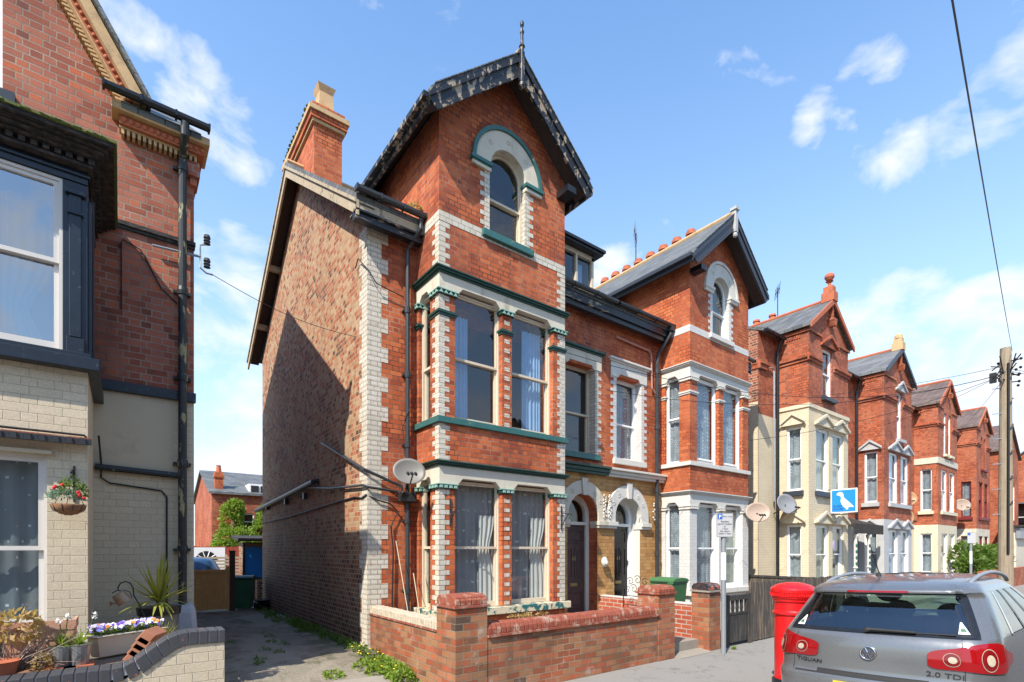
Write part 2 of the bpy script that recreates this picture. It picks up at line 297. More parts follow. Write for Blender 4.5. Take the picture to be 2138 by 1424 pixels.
# slate roofing
def slate(name, c1, c2, row=.18, bw=.28, moss=(.16,.15,.08), moss_amt=.4):
    m = Mat(name, .6); sp = m.n.new('ShaderNodeSeparateXYZ'); m.l.new(m.pos, sp.inputs[0])
    cb = m.n.new('ShaderNodeCombineXYZ'); m.l.new(m.math('ADD', sp.outputs[0], sp.outputs[1]), cb.inputs[0]); m.l.new(m.math('MULTIPLY', sp.outputs[2], 1.5), cb.inputs[1])
    b = m.n.new('ShaderNodeTexBrick'); m.l.new(cb.outputs[0], b.inputs['Vector']); b.inputs['Color1'].default_value = c4(c1); b.inputs['Color2'].default_value = c4(c2); b.inputs['Mortar'].default_value = tuple(x*.35 for x in c1)+(1,)
    b.inputs['Scale'].default_value = 1; b.inputs['Mortar Size'].default_value = .008; b.inputs['Brick Width'].default_value = bw; b.inputs['Row Height'].default_value = row; b.squash = 1
    c = m.mix(m.math('MULTIPLY', m.step(m.noise(2.2, 7, .7), .5, .7), moss_amt), b.outputs['Color'], moss)
    m.col(c); m.bump(m.math('ADD', m.math('MULTIPLY', b.outputs['Fac'], -1.0), m.math('MULTIPLY', m.noise(30), .5)), .8, .012); return m.mat
MT['slate'] = slate('grey_slate_roof', (.085,.09,.095), (.16,.165,.165))
MT['slate_brown'] = slate('brown_tile_roof', (.11,.075,.065), (.17,.12,.10), moss_amt=.2)
MT['slate_big'] = slate('grey_concrete_tile_roof', (.11,.11,.115), (.17,.17,.17), row=.42, bw=.36, moss_amt=.2)
def glass(name, tint=(.85,.9,.9), boost=1.6, base=.05):
    m = bpy.data.materials.new(name); m.use_nodes = True; n = m.node_tree.nodes; l = m.node_tree.links; n.clear()
    o = n.new('ShaderNodeOutputMaterial'); t = n.new('ShaderNodeBsdfTransparent'); t.inputs[0].default_value = c4(tint)
    g = n.new('ShaderNodeBsdfGlossy'); g.inputs['Roughness'].default_value = .02; g.inputs[0].default_value = (.95,.97,1,1)
    gg = n.new('ShaderNodeNewGeometry'); dt = n.new('ShaderNodeVectorMath'); dt.operation = 'DOT_PRODUCT'; l.new(gg.outputs['Incoming'], dt.inputs[0]); l.new(gg.outputs['Normal'], dt.inputs[1])
    def mm(op, a, b, c=None):
        q = n.new('ShaderNodeMath'); q.operation = op
        for i, v in enumerate((a, b, c)):
            if v is None: continue
            if isinstance(v, (int, float)): q.inputs[i].default_value = v
            else: l.new(v, q.inputs[i])
        return q
    ab = mm('ABSOLUTE', dt.outputs['Value'], None); om = mm('SUBTRACT', 1.0, ab.outputs[0]); pw = mm('POWER', om.outputs[0], 4.0)
    k = mm('MULTIPLY_ADD', pw.outputs[0], boost*.5, base + .04); k.use_clamp = True; x = n.new('ShaderNodeMixShader')
    nb = n.new('ShaderNodeTexNoise'); nb.inputs['Scale'].default_value = 2.2; l.new(gg.outputs['Position'], nb.inputs['Vector'])
    bp = n.new('ShaderNodeBump'); bp.inputs['Strength'].default_value = .12; bp.inputs['Distance'].default_value = .02; l.new(nb.outputs[0], bp.inputs['Height']); l.new(bp.outputs[0], g.inputs['Normal'])
    l.new(k.outputs[0], x.inputs[0]); l.new(t.outputs[0], x.inputs[1]); l.new(g.outputs[0], x.inputs[2]); l.new(x.outputs[0], o.inputs[0]); return m
MT['glass'] = glass('window_glass'); MT['glass_sky'] = glass('bright_reflecting_glass', (.7,.8,.85), 1.6, .28); MT['glass_dark'] = glass('dim_window_glass', (.5,.55,.58), 1.6, .05)
# lace net with rows of woven dots
def net(name, c=(.30,.30,.32), dot=(.62,.62,.60), sc=7.0, r=.16, gap=.35):
    m = Mat(name, .95); vec, u, z = wallvec(m)
    fu = m.math('FRACT', m.math('ADD', m.math('MULTIPLY', u, sc), m.math('MULTIPLY', m.math('FLOOR', m.math('MULTIPLY', z, sc * .7)), .5))); fz = m.math('FRACT', m.math('MULTIPLY', z, sc * .7))
    a = m.math('LESS_THAN', m.math('ABSOLUTE', m.math('SUBTRACT', fu, .5)), r); b = m.math('LESS_THAN', m.math('ABSOLUTE', m.math('SUBTRACT', fz, .5)), r)
    k = m.math('MULTIPLY', m.math('MULTIPLY', a, b), m.math('GREATER_THAN', m.noise(5.5, 2, .5), .5)); c1 = m.mix(m.noise(6, 3, .5, (3, 3, .3)), tuple(x*.75 for x in c), tuple(x*1.25 for x in c)); m.col(m.mix(k, c1, dot))
    tr = m.n.new('ShaderNodeBsdfTransparent'); ms = m.n.new('ShaderNodeMixShader'); m.l.new(m.math('MULTIPLY', m.math('SUBTRACT', 1.0, k), gap), ms.inputs[0])
    m.l.new(m.bsdf.outputs[0], ms.inputs[1]); m.l.new(tr.outputs[0], ms.inputs[2]); m.l.new(ms.outputs[0], m.out.inputs[0]); return m.mat
MT['net'] = net('dotted_net_curtain', (.40,.39,.39), (.66,.65,.62), 8.0, .11, .18); MT['net_star'] = net('star_net_curtain', (.24,.27,.30), (.52,.55,.57), 9.0, .075, .3); MT['net_lace'] = net('lace_net_curtain', (.36,.40,.45), (.52,.55,.60), 30.0, .22, .35)
# ------------------------------------------------------------------ shared builders
YF = 8.15; CH = .0825
def curtain(win, T, a0, a1, z0, z1, b, mat, folds=9, amp=.02, name='curtain', label=None, pull=0.0, mid=None):
    mb = MB(T); n = max(8, folds*6); nz = 10 if pull else 2; rows = []
    for j in range(nz+1):
        t = j/nz; row = []
        for i in range(n+1):
            s = i/n; w = 1.0
            if pull: w = 1 - pull*math.exp(-((t-(mid or .45))/.18)**2)
            a = a0 + (a1-a0)*s*w
            row.append(mb.V((a, b + amp*sin(s*folds*2*pi + 1.3*sin(s*7)) , z0+(z1-z0)*t)))
        rows.append(row)
    for j in range(nz):
        for i in range(n): mb.F((rows[j][i], rows[j][i+1], rows[j+1][i+1], rows[j+1][i]))
    return mb.build(name, mat, win, smooth=True, recalc=False, label=label)
def window(par, T, a0, a1, z0, z1, b, mat, mr=None, fw=.055, arch=0, glassm=None, cur=(), bars=(), lab=None, back=.035):
    """sash window: a frame mesh with pane and curtain children. arch = springing height"""
    mb = MB(T); g = MB(T); mr = mr if mr is not None else (z0+z1)/2
    r = (a1-a0)/2; ca = (a0+a1)/2; e = .028
    outer = (archhole(a0, a1, mr, arch) if arch else rect(a0, a1, mr, z1))
    inner = (archhole(a0+fw, a1-fw, mr+e, arch) if arch else rect(a0+fw, a1-fw, mr+e, z1-fw))
    mb.sheet(outer, [inner], b, .05); mb.sheet(rect(a0, a1, z0, mr), [rect(a0+fw, a1-fw, z0+fw*1.3, mr-e*.6)], b+back, .05)
    mb.box(a0, a1, b, b+back+.02, mr-e*.5, mr)
    for x in bars: mb.box(x-.02, x+.02, b-.002, b+.05, mr+e, z1-fw); mb.box(x-.02, x+.02, b+back-.002, b+back+.05, z0+fw, mr-e)
    mb.box(a0-.0, a0+.028, b-.018, b+back, z0, arch or z1-.03); mb.box(a1-.028, a1, b-.018, b+back, z0, arch or z1-.03)
    if not arch: mb.box(a0, a1, b-.018, b+back, z1-.03, z1)
    w = mb.build('window', mat, par, label=lab)
    g.sheet(inner, (), b+.028); g.sheet(rect(a0+fw, a1-fw, z0+fw*1.3, mr-e), (), b+back+.028)
    g.build('pane', glassm or MT['glass'], w, recalc=False)
    for c in cur: curtain(w, T, *c[:4], b+.16 if len(c) < 6 else c[5], c[4], **(c[6] if len(c) > 6 else {}))
    return w
def quoin(mb, ca, cb, sa, sb, z0, z1, la, lb, n=1, ph=0, course=CH, t=.004):
    """toothed blocks round an outer corner: la/lb = (short, long) reach along a and b"""
    z = z0; k = ph; g = .0016
    while z < z1 - .01:
        h = min(course*n, z1-z); L = la[k % 2]; Bq = lb[(k) % 2]
        if L: mb.box(min(ca - sa*t, ca+sa*L), max(ca - sa*t, ca+sa*L), min(cb - sb*t, cb + sb*.02), max(cb - sb*t, cb+sb*.02), z+g, z+h-g)
        if Bq: mb.box(min(ca - sa*(t+.0005), ca+sa*.02), max(ca - sa*(t+.0005), ca+sa*.02), min(cb + sb*.0, cb+sb*Bq), max(cb, cb+sb*Bq), z+g, z+h-g)
        z += h; k += 1
def gutter(mb, a0, a1, b, z, r=.06):
    mb.prism([(b - r, z), (b - r*.95, z - r*.7), (b - r*.4, z - r*1.15), (b + r*.4, z - r*1.15), (b + r, z - r*.6), (b + r, z), (b + r*.8, z), (b + r*.7, z-r*.5), (b-r*.6, z-r*.5), (b - r*.8, z)], a0, a1, 'a')
    for x in [a0 + (a1-a0)*k/3 for k in range(4)]: mb.box(x-.012, x+.012, b-r-.008, b+r, z-r*1.2, z+.006)

def build_house(xm, P):
    """one half of the pair; drawn for the left house (bay near x=5.5) and mirrored by xm"""
    T = lambda a, b, z: (xm(a), YF+b, z)
    TS = lambda c: (lambda a, b, z: (xm(c+b), YF+a, z))        # window set in a side wall, a = depth coordinate
    H = thing('brick_house', P['label'], 'house', (xm(6.1), 12.0, 0), 'pair of tall gabled brick houses')
    BR = P['brick']; TR = P['trim']; TD = P['trimd']; ST = P['stone']; QM = P['quoin']; FR = P['frame']
    B0 = -.83
    # ---- walls
    m = MB(T); m.sheet(rect(3.226, 6.88, 0, 3.61), [rect(4.3, 6.68, .9, 3.0)], 0, .2)
    m.sheet(rect(3.226, 8.97, 3.61, 7.38), [rect(7.68, 8.61, 4.07, 6.03), rect(4.3, 6.68, 4.07, 6.2)], 0, .25)
    m.build('front_wall', BR, H)
    m = MB(T); m.sheet(rect(6.88, 8.97, 0, 3.61), [archhole(7.74, 8.68, .42, 2.69)], 0, 0); dz = archhole(7.74, 8.68, .42, 2.69)
    m.build('porch_wall', MT['brick_buff'], H)
    m = MB(T); n = len(dz); A = [m.V((p[0], 0, p[1])) for p in dz]; C = [m.V((p[0], .26, p[1])) for p in dz]
    for k in range(n): m.F((A[k], A[(k+1) % n], C[(k+1) % n], C[k]))
    m.build('door_reveal', P['reveal'], H)
    gable = [(0, 0), (7.9, 0), (7.9, 7.38), (4.05, 10.42), (0, 7.38)]
    m = MB(T); m.sheet(gable, (), 3.226, f=lambda p, t: (t, p[0], p[1])); m.build('side_wall', P['side'], H)
    m = MB(T); m.sheet(rect(3.226, 8.97, 0, 7.38), (), 7.9); m.build('rear_wall', MT['brick_side'], H)
    m = MB(T)
    for z in (.40, 3.50, 6.70): m.box(3.24, 8.96, .3, 2.4, z, z+.06); m.box(4.33, 6.65, -.58, .3, z, z+.06)
    m.box(3.24, 8.96, 2.4, 2.5, 0, 9.0); m.box(7.2, 7.28, .28, 2.4, .46, 6.7); m.box(8.90, 8.94, .3, 2.4, .46, 7.4)
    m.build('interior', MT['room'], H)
    # ---- bay and tower
    def U(mb, z0, z1, o=0.0, th=.22, back=0.0):
        a0, a1, b0 = 4.10-o, 6.88+o, B0-o
        mb.prism([(a0, back), (a0, b0), (a1, b0), (a1, back), (a1-th-o, back), (a1-th-o, b0+th+o), (a0+th+o, b0+th+o), (a0+th+o, back)], z0, z1, 'z')
    m = MB(T); U(m, 0, .775, 0, .2, -.001); m.build('bay_plinth', P['plinth'], H)
    for z0, z1 in ((3.355, 3.975), (6.50, 7.43)): m = MB(T); U(m, z0, z1, 0, .2, -.001); m.build('bay_wall', BR, H)
    m = MB(T)
    gz = lambda x: 10.30 - .872*abs(x-5.49)
    m.sheet([(4.10, 7.43), (6.88, 7.43), (6.88, gz(6.88)), (5.49, 10.30), (4.10, gz(4.10))], [archhole(5.09, 5.89, 7.43+.0, 8.6)], B0, .14)
    for a in (4.10, 6.88): m.sheet([(B0, 7.43), (2.3, 7.43), (2.3, 9.12), (B0, 9.12)], (), a, f=lambda p, t: (t, p[0], p[1]))
    m.build('tower_wall', BR, H)
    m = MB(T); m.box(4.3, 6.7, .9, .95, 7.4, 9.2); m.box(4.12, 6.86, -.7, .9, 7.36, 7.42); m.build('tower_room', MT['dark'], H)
    for z0, z1, lo, mat in ((.905, 2.90, 1, P['pier_lo']), (4.075, 6.07, 0, P['pier_hi'])):
        for a0, a1, b0, b1 in ((4.10, 4.40, B0, -.53), (5.37, 5.58, B0, -.62), (6.58, 6.88, B0, -.53), (4.10, 4.26, -.12, -.001), (6.72, 6.88, -.12, -.001)):
            m = MB(T); m.box(a0, a1, b0, b1, z0, z1)
            pr = m.build('pier', mat, H)
            q = MB(T)
            if P['bayq'] and b0 == B0:
                if a0 == 4.10: quoin(q, a0, b0, 1, 1, z0, z1, (.10, .19), (.22, .13))
                elif a1 == 6.88: quoin(q, a1, b0, -1, 1, z0, z1, (.13, .19), (.22, .13))
                else:
                    z = z0+.01
                    while z < z1-.08: q.box(a0+.05, a1-.05, b0-.004, b0+.02, z+.008, z+.0785); z += .165
                q.build('painted_quoins', QM, pr)
            if not lo and b0 == B0 or (not lo):                                  # neck band
                q = MB(T); q.box(a0-.018, a1+.018 if a1 < 6.9 else a1, b0-.018, b1+.0, 5.73, 5.77); q.box(a0-.035, a1+.035, b0-.035, b1, 5.77, 5.81); q.build('neck_band', TD, pr)
            zc = z1; q = MB(T); q.box(a0-.03, a1+.03, b0-.03, b1, zc, zc+.078); q.cm = 1     # capital with small blocks
            aw = a1-a0+.06; k = max(3, int(aw/.075))
            for i in range(k):
                x = a0-.03 + aw*(i+.2)/k; w = aw/k*.6
                if lo: q.box(x, x+w, b0-.055, b0-.025, zc+.012, zc+.055)
                else: q.prism([(x-.01, zc+.008), (x+w+.01, zc+.008), (x+w/2, zc+.062)], b0-.05, b0-.029)
            if a0 < 4.2:
                k = max(2, int((b1-b0)/.075))
                for i in range(k):
                    y = b0-.02 + (b1-b0)*(i+.1)/k; w = (b1-b0)/k*.6
                    if lo: q.box(a0-.055, a0-.025, y, y+w, zc+.012, zc+.055)
                    else: q.prism([(y-.01, zc+.008), (y+w+.01, zc+.008), (y+w/2, zc+.062)], a0-.05, a0-.029, 'a')
            q.box(a0-.05, a1+.05, b0-.05, b1, zc+.066, zc+.0805)
            q.build('capital', [TD, P['teeth']], pr)
    for z0, z1 in ((2.985, 3.275), (6.155, 6.415)):                               # shouldered lintels
        m = MB(T); s = .10
        def lint(a0, a1, wins, tf, b0, b1, ax):
            pts = [(a0, z1), (a0, z0)]
            for w0, w1 in wins: pts += [(w0, z0), (w0+.09, z0+s), (w1-.09, z0+s), (w1, z0)]
            pts += [(a1, z0), (a1, z1)]; m.prism(pts, b0, b1, ax)
        lint(4.095, 6.885, ((4.46, 5.32), (5.63, 6.52)), 0, B0-.006, B0+.16, 'b')
        lint(B0+.161, -.002, ((-.50, -.14),), 0, 4.0952, 4.25, 'a'); lint(B0+.161, -.002, ((-.50, -.14),), 0, 6.73, 6.8848, 'a')
        m.build('lintel', ST, H, bevel=.006)
    for z0, z1 in ((3.275, 3.357), (6.415, 6.505)):                               # mouldings over the lintels
        m = MB(T); h = z1-z0; U(m, z0, z0+h*.34, .03, .2, -.002); U(m, z0+h*.34, z0+h*.7, .06, .2, -.002); U(m, z0+h*.7, z1, .085, .2, -.002)
        m.build('cornice', P['cornice'], H, bevel=.006)
    m = MB(T); U(m, 3.975, 4.075, .05, .24, -.002); m.build('bay_sill', TR, H, bevel=.006)
    m = MB(T); U(m, .775, .905, .09, .24, -.002); m.build('bay_sill', P['sill_lo'], H, bevel=.01)
    m = MB(T); z = 7.26
    m.box(4.10-.004, 5.0, B0-.005, B0+.02, z, 7.427); m.box(5.98, 6.88+.004, B0-.005, B0+.02, z, 7.427); m.box(4.10-.005, 4.12, B0+.02, 0.4, z, 7.427); m.box(6.86, 6.885, B0+.02, 0.4, z, 7.427)
    m.box(5.0, 5.98, B0-.004, B0+.02, z, 7.30)
    m.build('band_course', QM, H)
    if P['bayq']:
        for z0, z1 in ((3.36, 3.973), (6.51, 7.258)):
            for x_, s_ in ((4.10, 1), (6.88, -1)): m = MB(T); quoin(m, x_, B0, s_, 1, z0, z1, (.20, .115), (.13, .22)); m.build('painted_quoins', QM, H)
    # arched attic window
    m = MB(T); y0 = B0-.03
    o = arc(5.49, 8.6, .70, 0, 180, 20); i_ = arc(5.49, 8.6, .385, 180, 0, 20); m.prism(o + i_, y0, B0+.15)
    for a0, a1 in ((4.72, 5.105), (5.875, 6.26)): m.box(a0, a1, B0-.045, B0+.10, 8.46, 8.535)
    m.build('window_arch', ST, H, bevel=.004)
    m = MB(T); m.prism(arc(5.49, 8.6, .77, 0, 180, 24) + arc(5.49, 8.6, .701, 180, 0, 24), B0-.06, B0+.02)
    for a0, a1 in ((4.69, 5.12), (5.86, 6.29)): m.box(a0, a1, B0-.075, B0+.1, 8.536, 8.599); m.box(a0+.02, a1-.02, B0-.055, B0+.1, 8.515, 8.537)
    m.build('hood_mould', P['hood'], H, bevel=.004)
    m = MB(T)
    for ang in (45, 90, 135):
        cx, cz = 5.49+.55*cos(R(ang)), 8.6+.55*sin(R(ang))
        for k in range(5): x, zz = cx+.033*cos(k*1.2566), cz+.033*sin(k*1.2566); m.prism([(x+.018*cos(q*1.0472), zz+.018*sin(q*1.0472)) for q in range(6)], B0-.038, B0-.029)
    m.build('rosette', ST, H)
    for x_, s_ in ((5.09, -1), (5.89, 1)): m = MB(T); quoin(m, x_, B0, s_, 1, 7.43, 8.46, (.10, .19), (.14, .14)); m.build('painted_quoins', QM, H)
    m = MB(T); m.box(4.93, 6.05, B0-.07, B0+.15, 7.305, 7.425); m.build('attic_sill', TR, H, bevel=.008)
    window(H, T, 5.10, 5.88, 7.43, 9.0, B0+.12, FR, 8.10, arch=8.6, cur=P.get('c_attic', ()), glassm=MT['glass_dark'])
    # bay windows
    cl, ch_ = P['c_lo'], P['c_hi']
    for (a0, a1) in ((4.40, 5.37), (5.58, 6.58)):
        for z0, z1, mr, cs in ((.91, 3.06, 1.93, cl), (4.08, 6.22, P['mr'], ch_)):
            window(H, T, a0, a1, z0, z1, B0+.12, FR, mr, fw=P['fw'], cur=cs(a0, a1, z0+.06, z1-.05, B0+.27), glassm=MT['glass'])
    for z0, z1, mr, cs in ((.91, 3.06, 1.93, cl), (4.08, 6.22, P['mr2'], ch_)):
        window(H, TS(4.10), -.53, -.12, z0, z1, .08, FR, mr, fw=.045, cur=((-.53, -.12, z0, z1, P['c_side'], .2, dict(folds=3, amp=.01)),) if P['c_side'] else ())
        window(H, (lambda a, b, z: (xm(6.88-b), YF+a, z)), -.53, -.12, z0, z1, .08, FR, mr, fw=.045, cur=((-.53, -.12, z0, z1, P['c_side'], .2, dict(folds=3, amp=.01)),) if P['c_side'] else ())
    # ---- first-floor window over the doors
    window(H, T, 7.68, 8.61, 4.07, 6.03, .20, FR, P['mrw'], fw=P['fw'], cur=ch_(7.68, 8.61, 4.1, 5.98, .36) if P['c_mid'] is None else P['c_mid'])
    m = MB(T); m.prism([(7.48, 6.34), (7.48, 6.0), (7.74, 6.0), (7.80, 6.08), (8.49, 6.08), (8.55, 6.0), (8.81, 6.0), (8.81, 6.34)], -.02, .16); m.build('lintel', ST, H, bevel=.006)
    m = MB(T); m.box(7.43, 8.86, -.05, .05, 6.341, 6.38); m.box(7.40, 8.89, -.09, .05, 6.38, 6.43); m.build('hood_mould', P['hood2'], H, bevel=.006)
    for x_, s_ in ((7.68, -1), (8.61, 1)): m = MB(T); quoin(m, x_, 0, s_, 1, 4.07, 5.998, (.10, .20), (.24, .24)); m.build('painted_quoins', P['quoin_w'], H)
    m = MB(T); m.box(7.55, 8.74, -.07, .2, 3.935, 4.065); m.build('window_sill', P['sillw'], H, bevel=.008)
    # ---- doorway
    m = MB(T); m.box(6.88, 9.0 if P['cap_end'] else 8.97, -.10, .02, 3.61, 3.67); m.box(6.88, 8.97, -.14, .02, 3.67, 3.75); m.box(6.88, 8.97, -.20, .02, 3.75, 3.80); m.build('door_cornice', P['doorcor'], H, bevel=.006)
    m = MB(T); c = 8.21
    m.prism(arc(c, 2.69, .76, 0, 180, 20) + arc(c, 2.69, .47, 180, 0, 20), -.045, .02)
    m.box(c-.76, c-.47, -.045, .02, 2.56, 2.69); m.box(c+.47, c+.759, -.045, .02, 2.56, 2.69)
    m.build('door_arch', P['archm'], H, bevel=.005)
    m = MB(T); m.prism([(c-.06, 3.12), (c+.06, 3.12), (c+.095, 3.50), (c-.095, 3.50)], -.09, -.044); m.build('keystone', P['archm'], H, bevel=.006)
    m = MB(T)
    for ang in (30, 55, 125, 150):
        cx, cz = c+.615*cos(R(ang)), 2.69+.615*sin(R(ang))
        for k in range(6): x, zz = cx+.038*cos(k*1.047), cz+.038*sin(k*1.047); m.prism([(x+.016*cos(q*1.0472), zz+.016*sin(q*1.0472)) for q in range(6)], -.055, -.044)
    m.build('rosette', P['archm'], H)
    m = MB(T)                                                                    # carved spandrel panel between the arches
    for k in range(26):
        x = 8.97-.085 + random.uniform(-.045, .045); z = 2.64+.021*k; m.blob((x, -.052, z), (.03, .022, .026), 6, 5, .2)
    for k in range(10): m.blob((7.1+.12+.05*sin(k*1.9), -.05, 2.66+.05*k), (.03, .02, .028), 6, 5, .2)
    m.build('carved_panel', P['archm'], H, smooth=True)
    m = MB(T)
    for a0, a1 in ((8.66, 8.97), (7.42, 7.76)): m.box(a0, a1, -.07, .2, 2.40, 2.46); m.box(a0-.02, a1, -.10, .2, 2.46, 2.555)
    m.build('impost', P['archm'], H, bevel=.006)
    m = MB(T); m.sheet(archhole(7.74, 8.68, .42, 2.69), [archhole(7.85, 8.57, .42, 2.69), ], .26, .10); m.box(7.85, 8.57, .25, .36, 2.47, 2.54); m.build('door_frame', P['dframe'], H)
    m = MB(T); m.sheet(archhole(7.85, 8.57, 2.54, 2.69), (), .32); m.build('fanlight', MT['glass'], H, recalc=False)
    m = MB(T); y = .30; m.box(7.85, 8.57, y, y+.05, .44, 2.47)
    for x0, x1, z0, z1 in ((7.93, 8.49, 2.05, 2.36), (7.93, 8.17, 1.25, 1.95), (8.25, 8.49, 1.25, 1.95), (7.93, 8.49, .56, .95)):
        m.box(x0, x1, y-.014, y-.0005, z0, z0+.03); m.box(x0, x1, y-.014, y-.0005, z1-.03, z1); m.box(x0, x0+.03, y-.014, y-.0005, z0+.03, z1-.03); m.box(x1-.03, x1, y-.014, y-.0005, z0+.03, z1-.03)
        m.box(x0+.07, x1-.07, y-.012, y-.0005, z0+.07, z1-.07)
    dr = m.build('door', P['door'], H, bevel=.003)
    m = MB(T); m.box(8.10, 8.32, y-.016, y-.001, 1.07, 1.14); m.box(8.13, 8.29, y-.022, y-.0165, 1.085, 1.125); m.build('letterbox', MT['brass'], dr)


    m = MB(T); m.box(7.60, 8.85, -.35, .3, .22, .42); m.box(7.5, 8.9, -.7, -.35, .22, .32); m.build('doorstep', MT['slab'], H, bevel=.01)
    # ---- main roof
    m = MB(T); a0, a1 = 2.93, 8.97; sl = .7126; b0, bm_, b1 = -.30, 4.05, 8.40
    zt = lambda b: 7.50 + (min(b, 2*bm_-b) - b0)*sl
    for s0, s1 in ((b0, bm_), (bm_, b1)):
        z0, z1 = zt(s0), zt(s1); m.hexa([(a0, s0, z0-.09), (a1, s0, z0-.09), (a1, s1, z1-.09), (a0, s1, z1-.09), (a0, s0, z0), (a1, s0, z0), (a1, s1, z1), (a0, s1, z1)])
    rf = m.build('roof', MT['slate'], H)
    m = MB(T); m.tube([(a0+.02, bm_, zt(bm_)+.01), (a1, bm_, zt(bm_)+.01)], .07, 8); m.build('ridge_tiles', MT['terracotta'] if not P['bayq'] else MT['buffstone'], rf)
    m = MB(T)                                                                     # barge boards, soffit, purlin ends on the outer gable
    for s0, s1 in ((b0, bm_), (b1, bm_)):
        z0, z1 = zt(s0)-.10, zt(s1)-.10
        m.hexa([(2.93, s0, z0-.24), (2.97, s0, z0-.24), (2.97, s1, z1-.24), (2.93, s1, z1-.24), (2.93, s0, z0), (2.97, s0, z0), (2.97, s1, z1), (2.93, s1, z1)])
        m.hexa([(2.90, s0, z0-.05), (2.928, s0, z0-.05), (2.928, s1, z1-.05), (2.90, s1, z1-.05), (2.90, s0, z0+.01), (2.928, s0, z0+.01), (2.928, s1, z1+.01), (2.90, s1, z1+.01)])
    m.build('barge_board', MT['board_worn'] if P['bayq'] else MT['slateblue'], rf)
    m = MB(T)
    for s0, s1 in ((b0, bm_), (b1, bm_)):
        z0, z1 = zt(s0)-.14, zt(s1)-.14
        m.hexa([(2.971, s0, z0-.02), (3.225, s0, z0-.02), (3.225, s1, z1-.02), (2.971, s1, z1-.02), (2.971, s0, z0), (3.225, s0, z0), (3.225, s1, z1), (2.971, s1, z1)])
    m.build('soffit', MT['soffit'], rf)
    m = MB(T)
    for b in (4.05, 5.9, 7.3, 2.0): m.box(2.975, 3.23, b-.05, b+.05, zt(b)-.30, zt(b)-.165)
    m.build('purlin_end', MT['board_worn'], rf)
    for (x0, x1) in ((2.93, 4.098), (6.882, 8.97)):
        m = MB(T)
        m.box(x0, x1, -.30, -.002, 7.24, 7.27); m.box(x0, x1, -.255, -.12, 7.13, 7.238) if x0 > 5 or P['bayq'] else None; m.build('lower_fascia', P['eaves'], H); m = MB(T); m.box(x0, x1, -.29, -.255, 7.275, 7.405)
        m.build('eaves_board', MT['board_worn'] if P['bayq'] and x0 < 5 else P['eaves'], H)
    for x0, x1, zg in ((2.90, 4.09, 7.56), (6.89, 8.97, 7.54)): m = MB(T); gutter(m, x0, x1, -.37, zg, .06); m.build('gutter', MT['pipe'] if P['bayq'] else MT['black_paint'], H)
    # ---- tower roof
    m = MB(T); f0, f1, ah = B0-.38, 3.9, 1.74; ztop = 10.49; ze = ztop - .872*ah
    for s in (-1, 1):
        e0 = 5.49 + s*ah; P0 = [(e0, f0, ze-.07), (5.49, f0, ztop-.07), (5.49, f1, ztop-.07), (e0, f1, ze-.07), (e0, f0, ze), (5.49, f0, ztop), (5.49, f1, ztop), (e0, f1, ze)]; m.hexa(P0)
    # ragged slate edge
    for k in range(int(ah/.14)):
        for s in (-1, 1):
            x = 5.49 + s*(k+.5)*.14*1.0; z = ztop - .872*abs(x-5.49); m.hexa([(x-.075, f0-.03, z+.062*s*1+.0), (x+.075, f0-.03, z-.062*s), (x+.075, f0+.22, z-.062*s), (x-.075, f0+.22, z+.062*s), (x-.075, f0-.03, z+.062*s+.018), (x+.075, f0-.03, z-.062*s+.018), (x+.075, f0+.22, z-.062*s+.018), (x-.075, f0+.22, z+.062*s+.018)])
    tr = m.build('tower_roof', MT['slate'], H)
    m = MB(T); m.tube([(5.49, f0+.02, ztop+.01), (5.49, 3.9, ztop+.01)], .065, 8); m.build('ridge_tiles', MT['buffstone'], tr)
    for s in (-1, 1):
        m = MB(T); q = lambda x, dz: (x, ztop - .872*abs(x-5.49) + dz)
        e0 = 5.49 + s*ah; c0 = 5.49 + s*.05
        m.prism([q(c0, -.075), q(e0, -.075), (e0, q(e0, 0)[1]-.20), (e0-s*.12, q(e0-s*.12, 0)[1]-.40), q(c0, -.40)], f0+.015, f0+.055)
        m.prism([q(c0, -.04), q(e0+s*.03, -.04), q(e0+s*.03, -.15), q(c0, -.15)], f0-.015, f0+.014)
        m.prism([q(c0, -.36), q(e0-s*.16, -.36), q(e0-s*.16, -.41), q(c0, -.41)], f0-.005, f0+.0145)
        m.build('barge_board', P['barge'], tr)
        m = MB(T); m.hexa([(min(e0, e0-s*.04), f0+.06, ze-.24), (max(e0, e0-s*.04), f0+.06, ze-.24), (max(e0, e0-s*.04), 3.2, ze-.24), (min(e0, e0-s*.04), 3.2, ze-.24), (min(e0, e0-s*.04), f0+.06, ze-.07), (max(e0, e0-s*.04), f0+.06, ze-.07), (max(e0, e0-s*.04), 3.2, ze-.07), (min(e0, e0-s*.04), 3.2, ze-.07)])
        gx = e0 + s*.05; m.box(gx-.045, gx+.045, f0+.06, 3.2, ze-.15, ze-.07)
        m.build('side_fascia', P['sidef'], tr)
        m = MB(T); w = 5.49 + s*1.392; x2 = e0 - s*.045
        zz = lambda x: ztop - .872*abs(x-5.49) - .085
        m.hexa([(x2, f0+.06, zz(x2)-.02), (w, f0+.06, zz(w)-.02), (w, 3.2, zz(w)-.02), (x2, 3.2, zz(x2)-.02), (x2, f0+.06, zz(x2)), (w, f0+.06, zz(w)), (w, 3.2, zz(w)), (x2, 3.2, zz(x2))])
        m.prism([q(5.49, -.20), q(5.49+s*ah*.97, -.20), q(5.49+s*ah*.97, -.235), q(5.49, -.235)], f0+.056, B0-.002)
        m.build('soffit', MT['soffit'], tr)
        if s > 0: m = MB(T); m.box(w-.22, w, f0+.06, B0-.001, 8.66, 8.78); m.build('eaves_bracket', MT['black_paint'], tr)
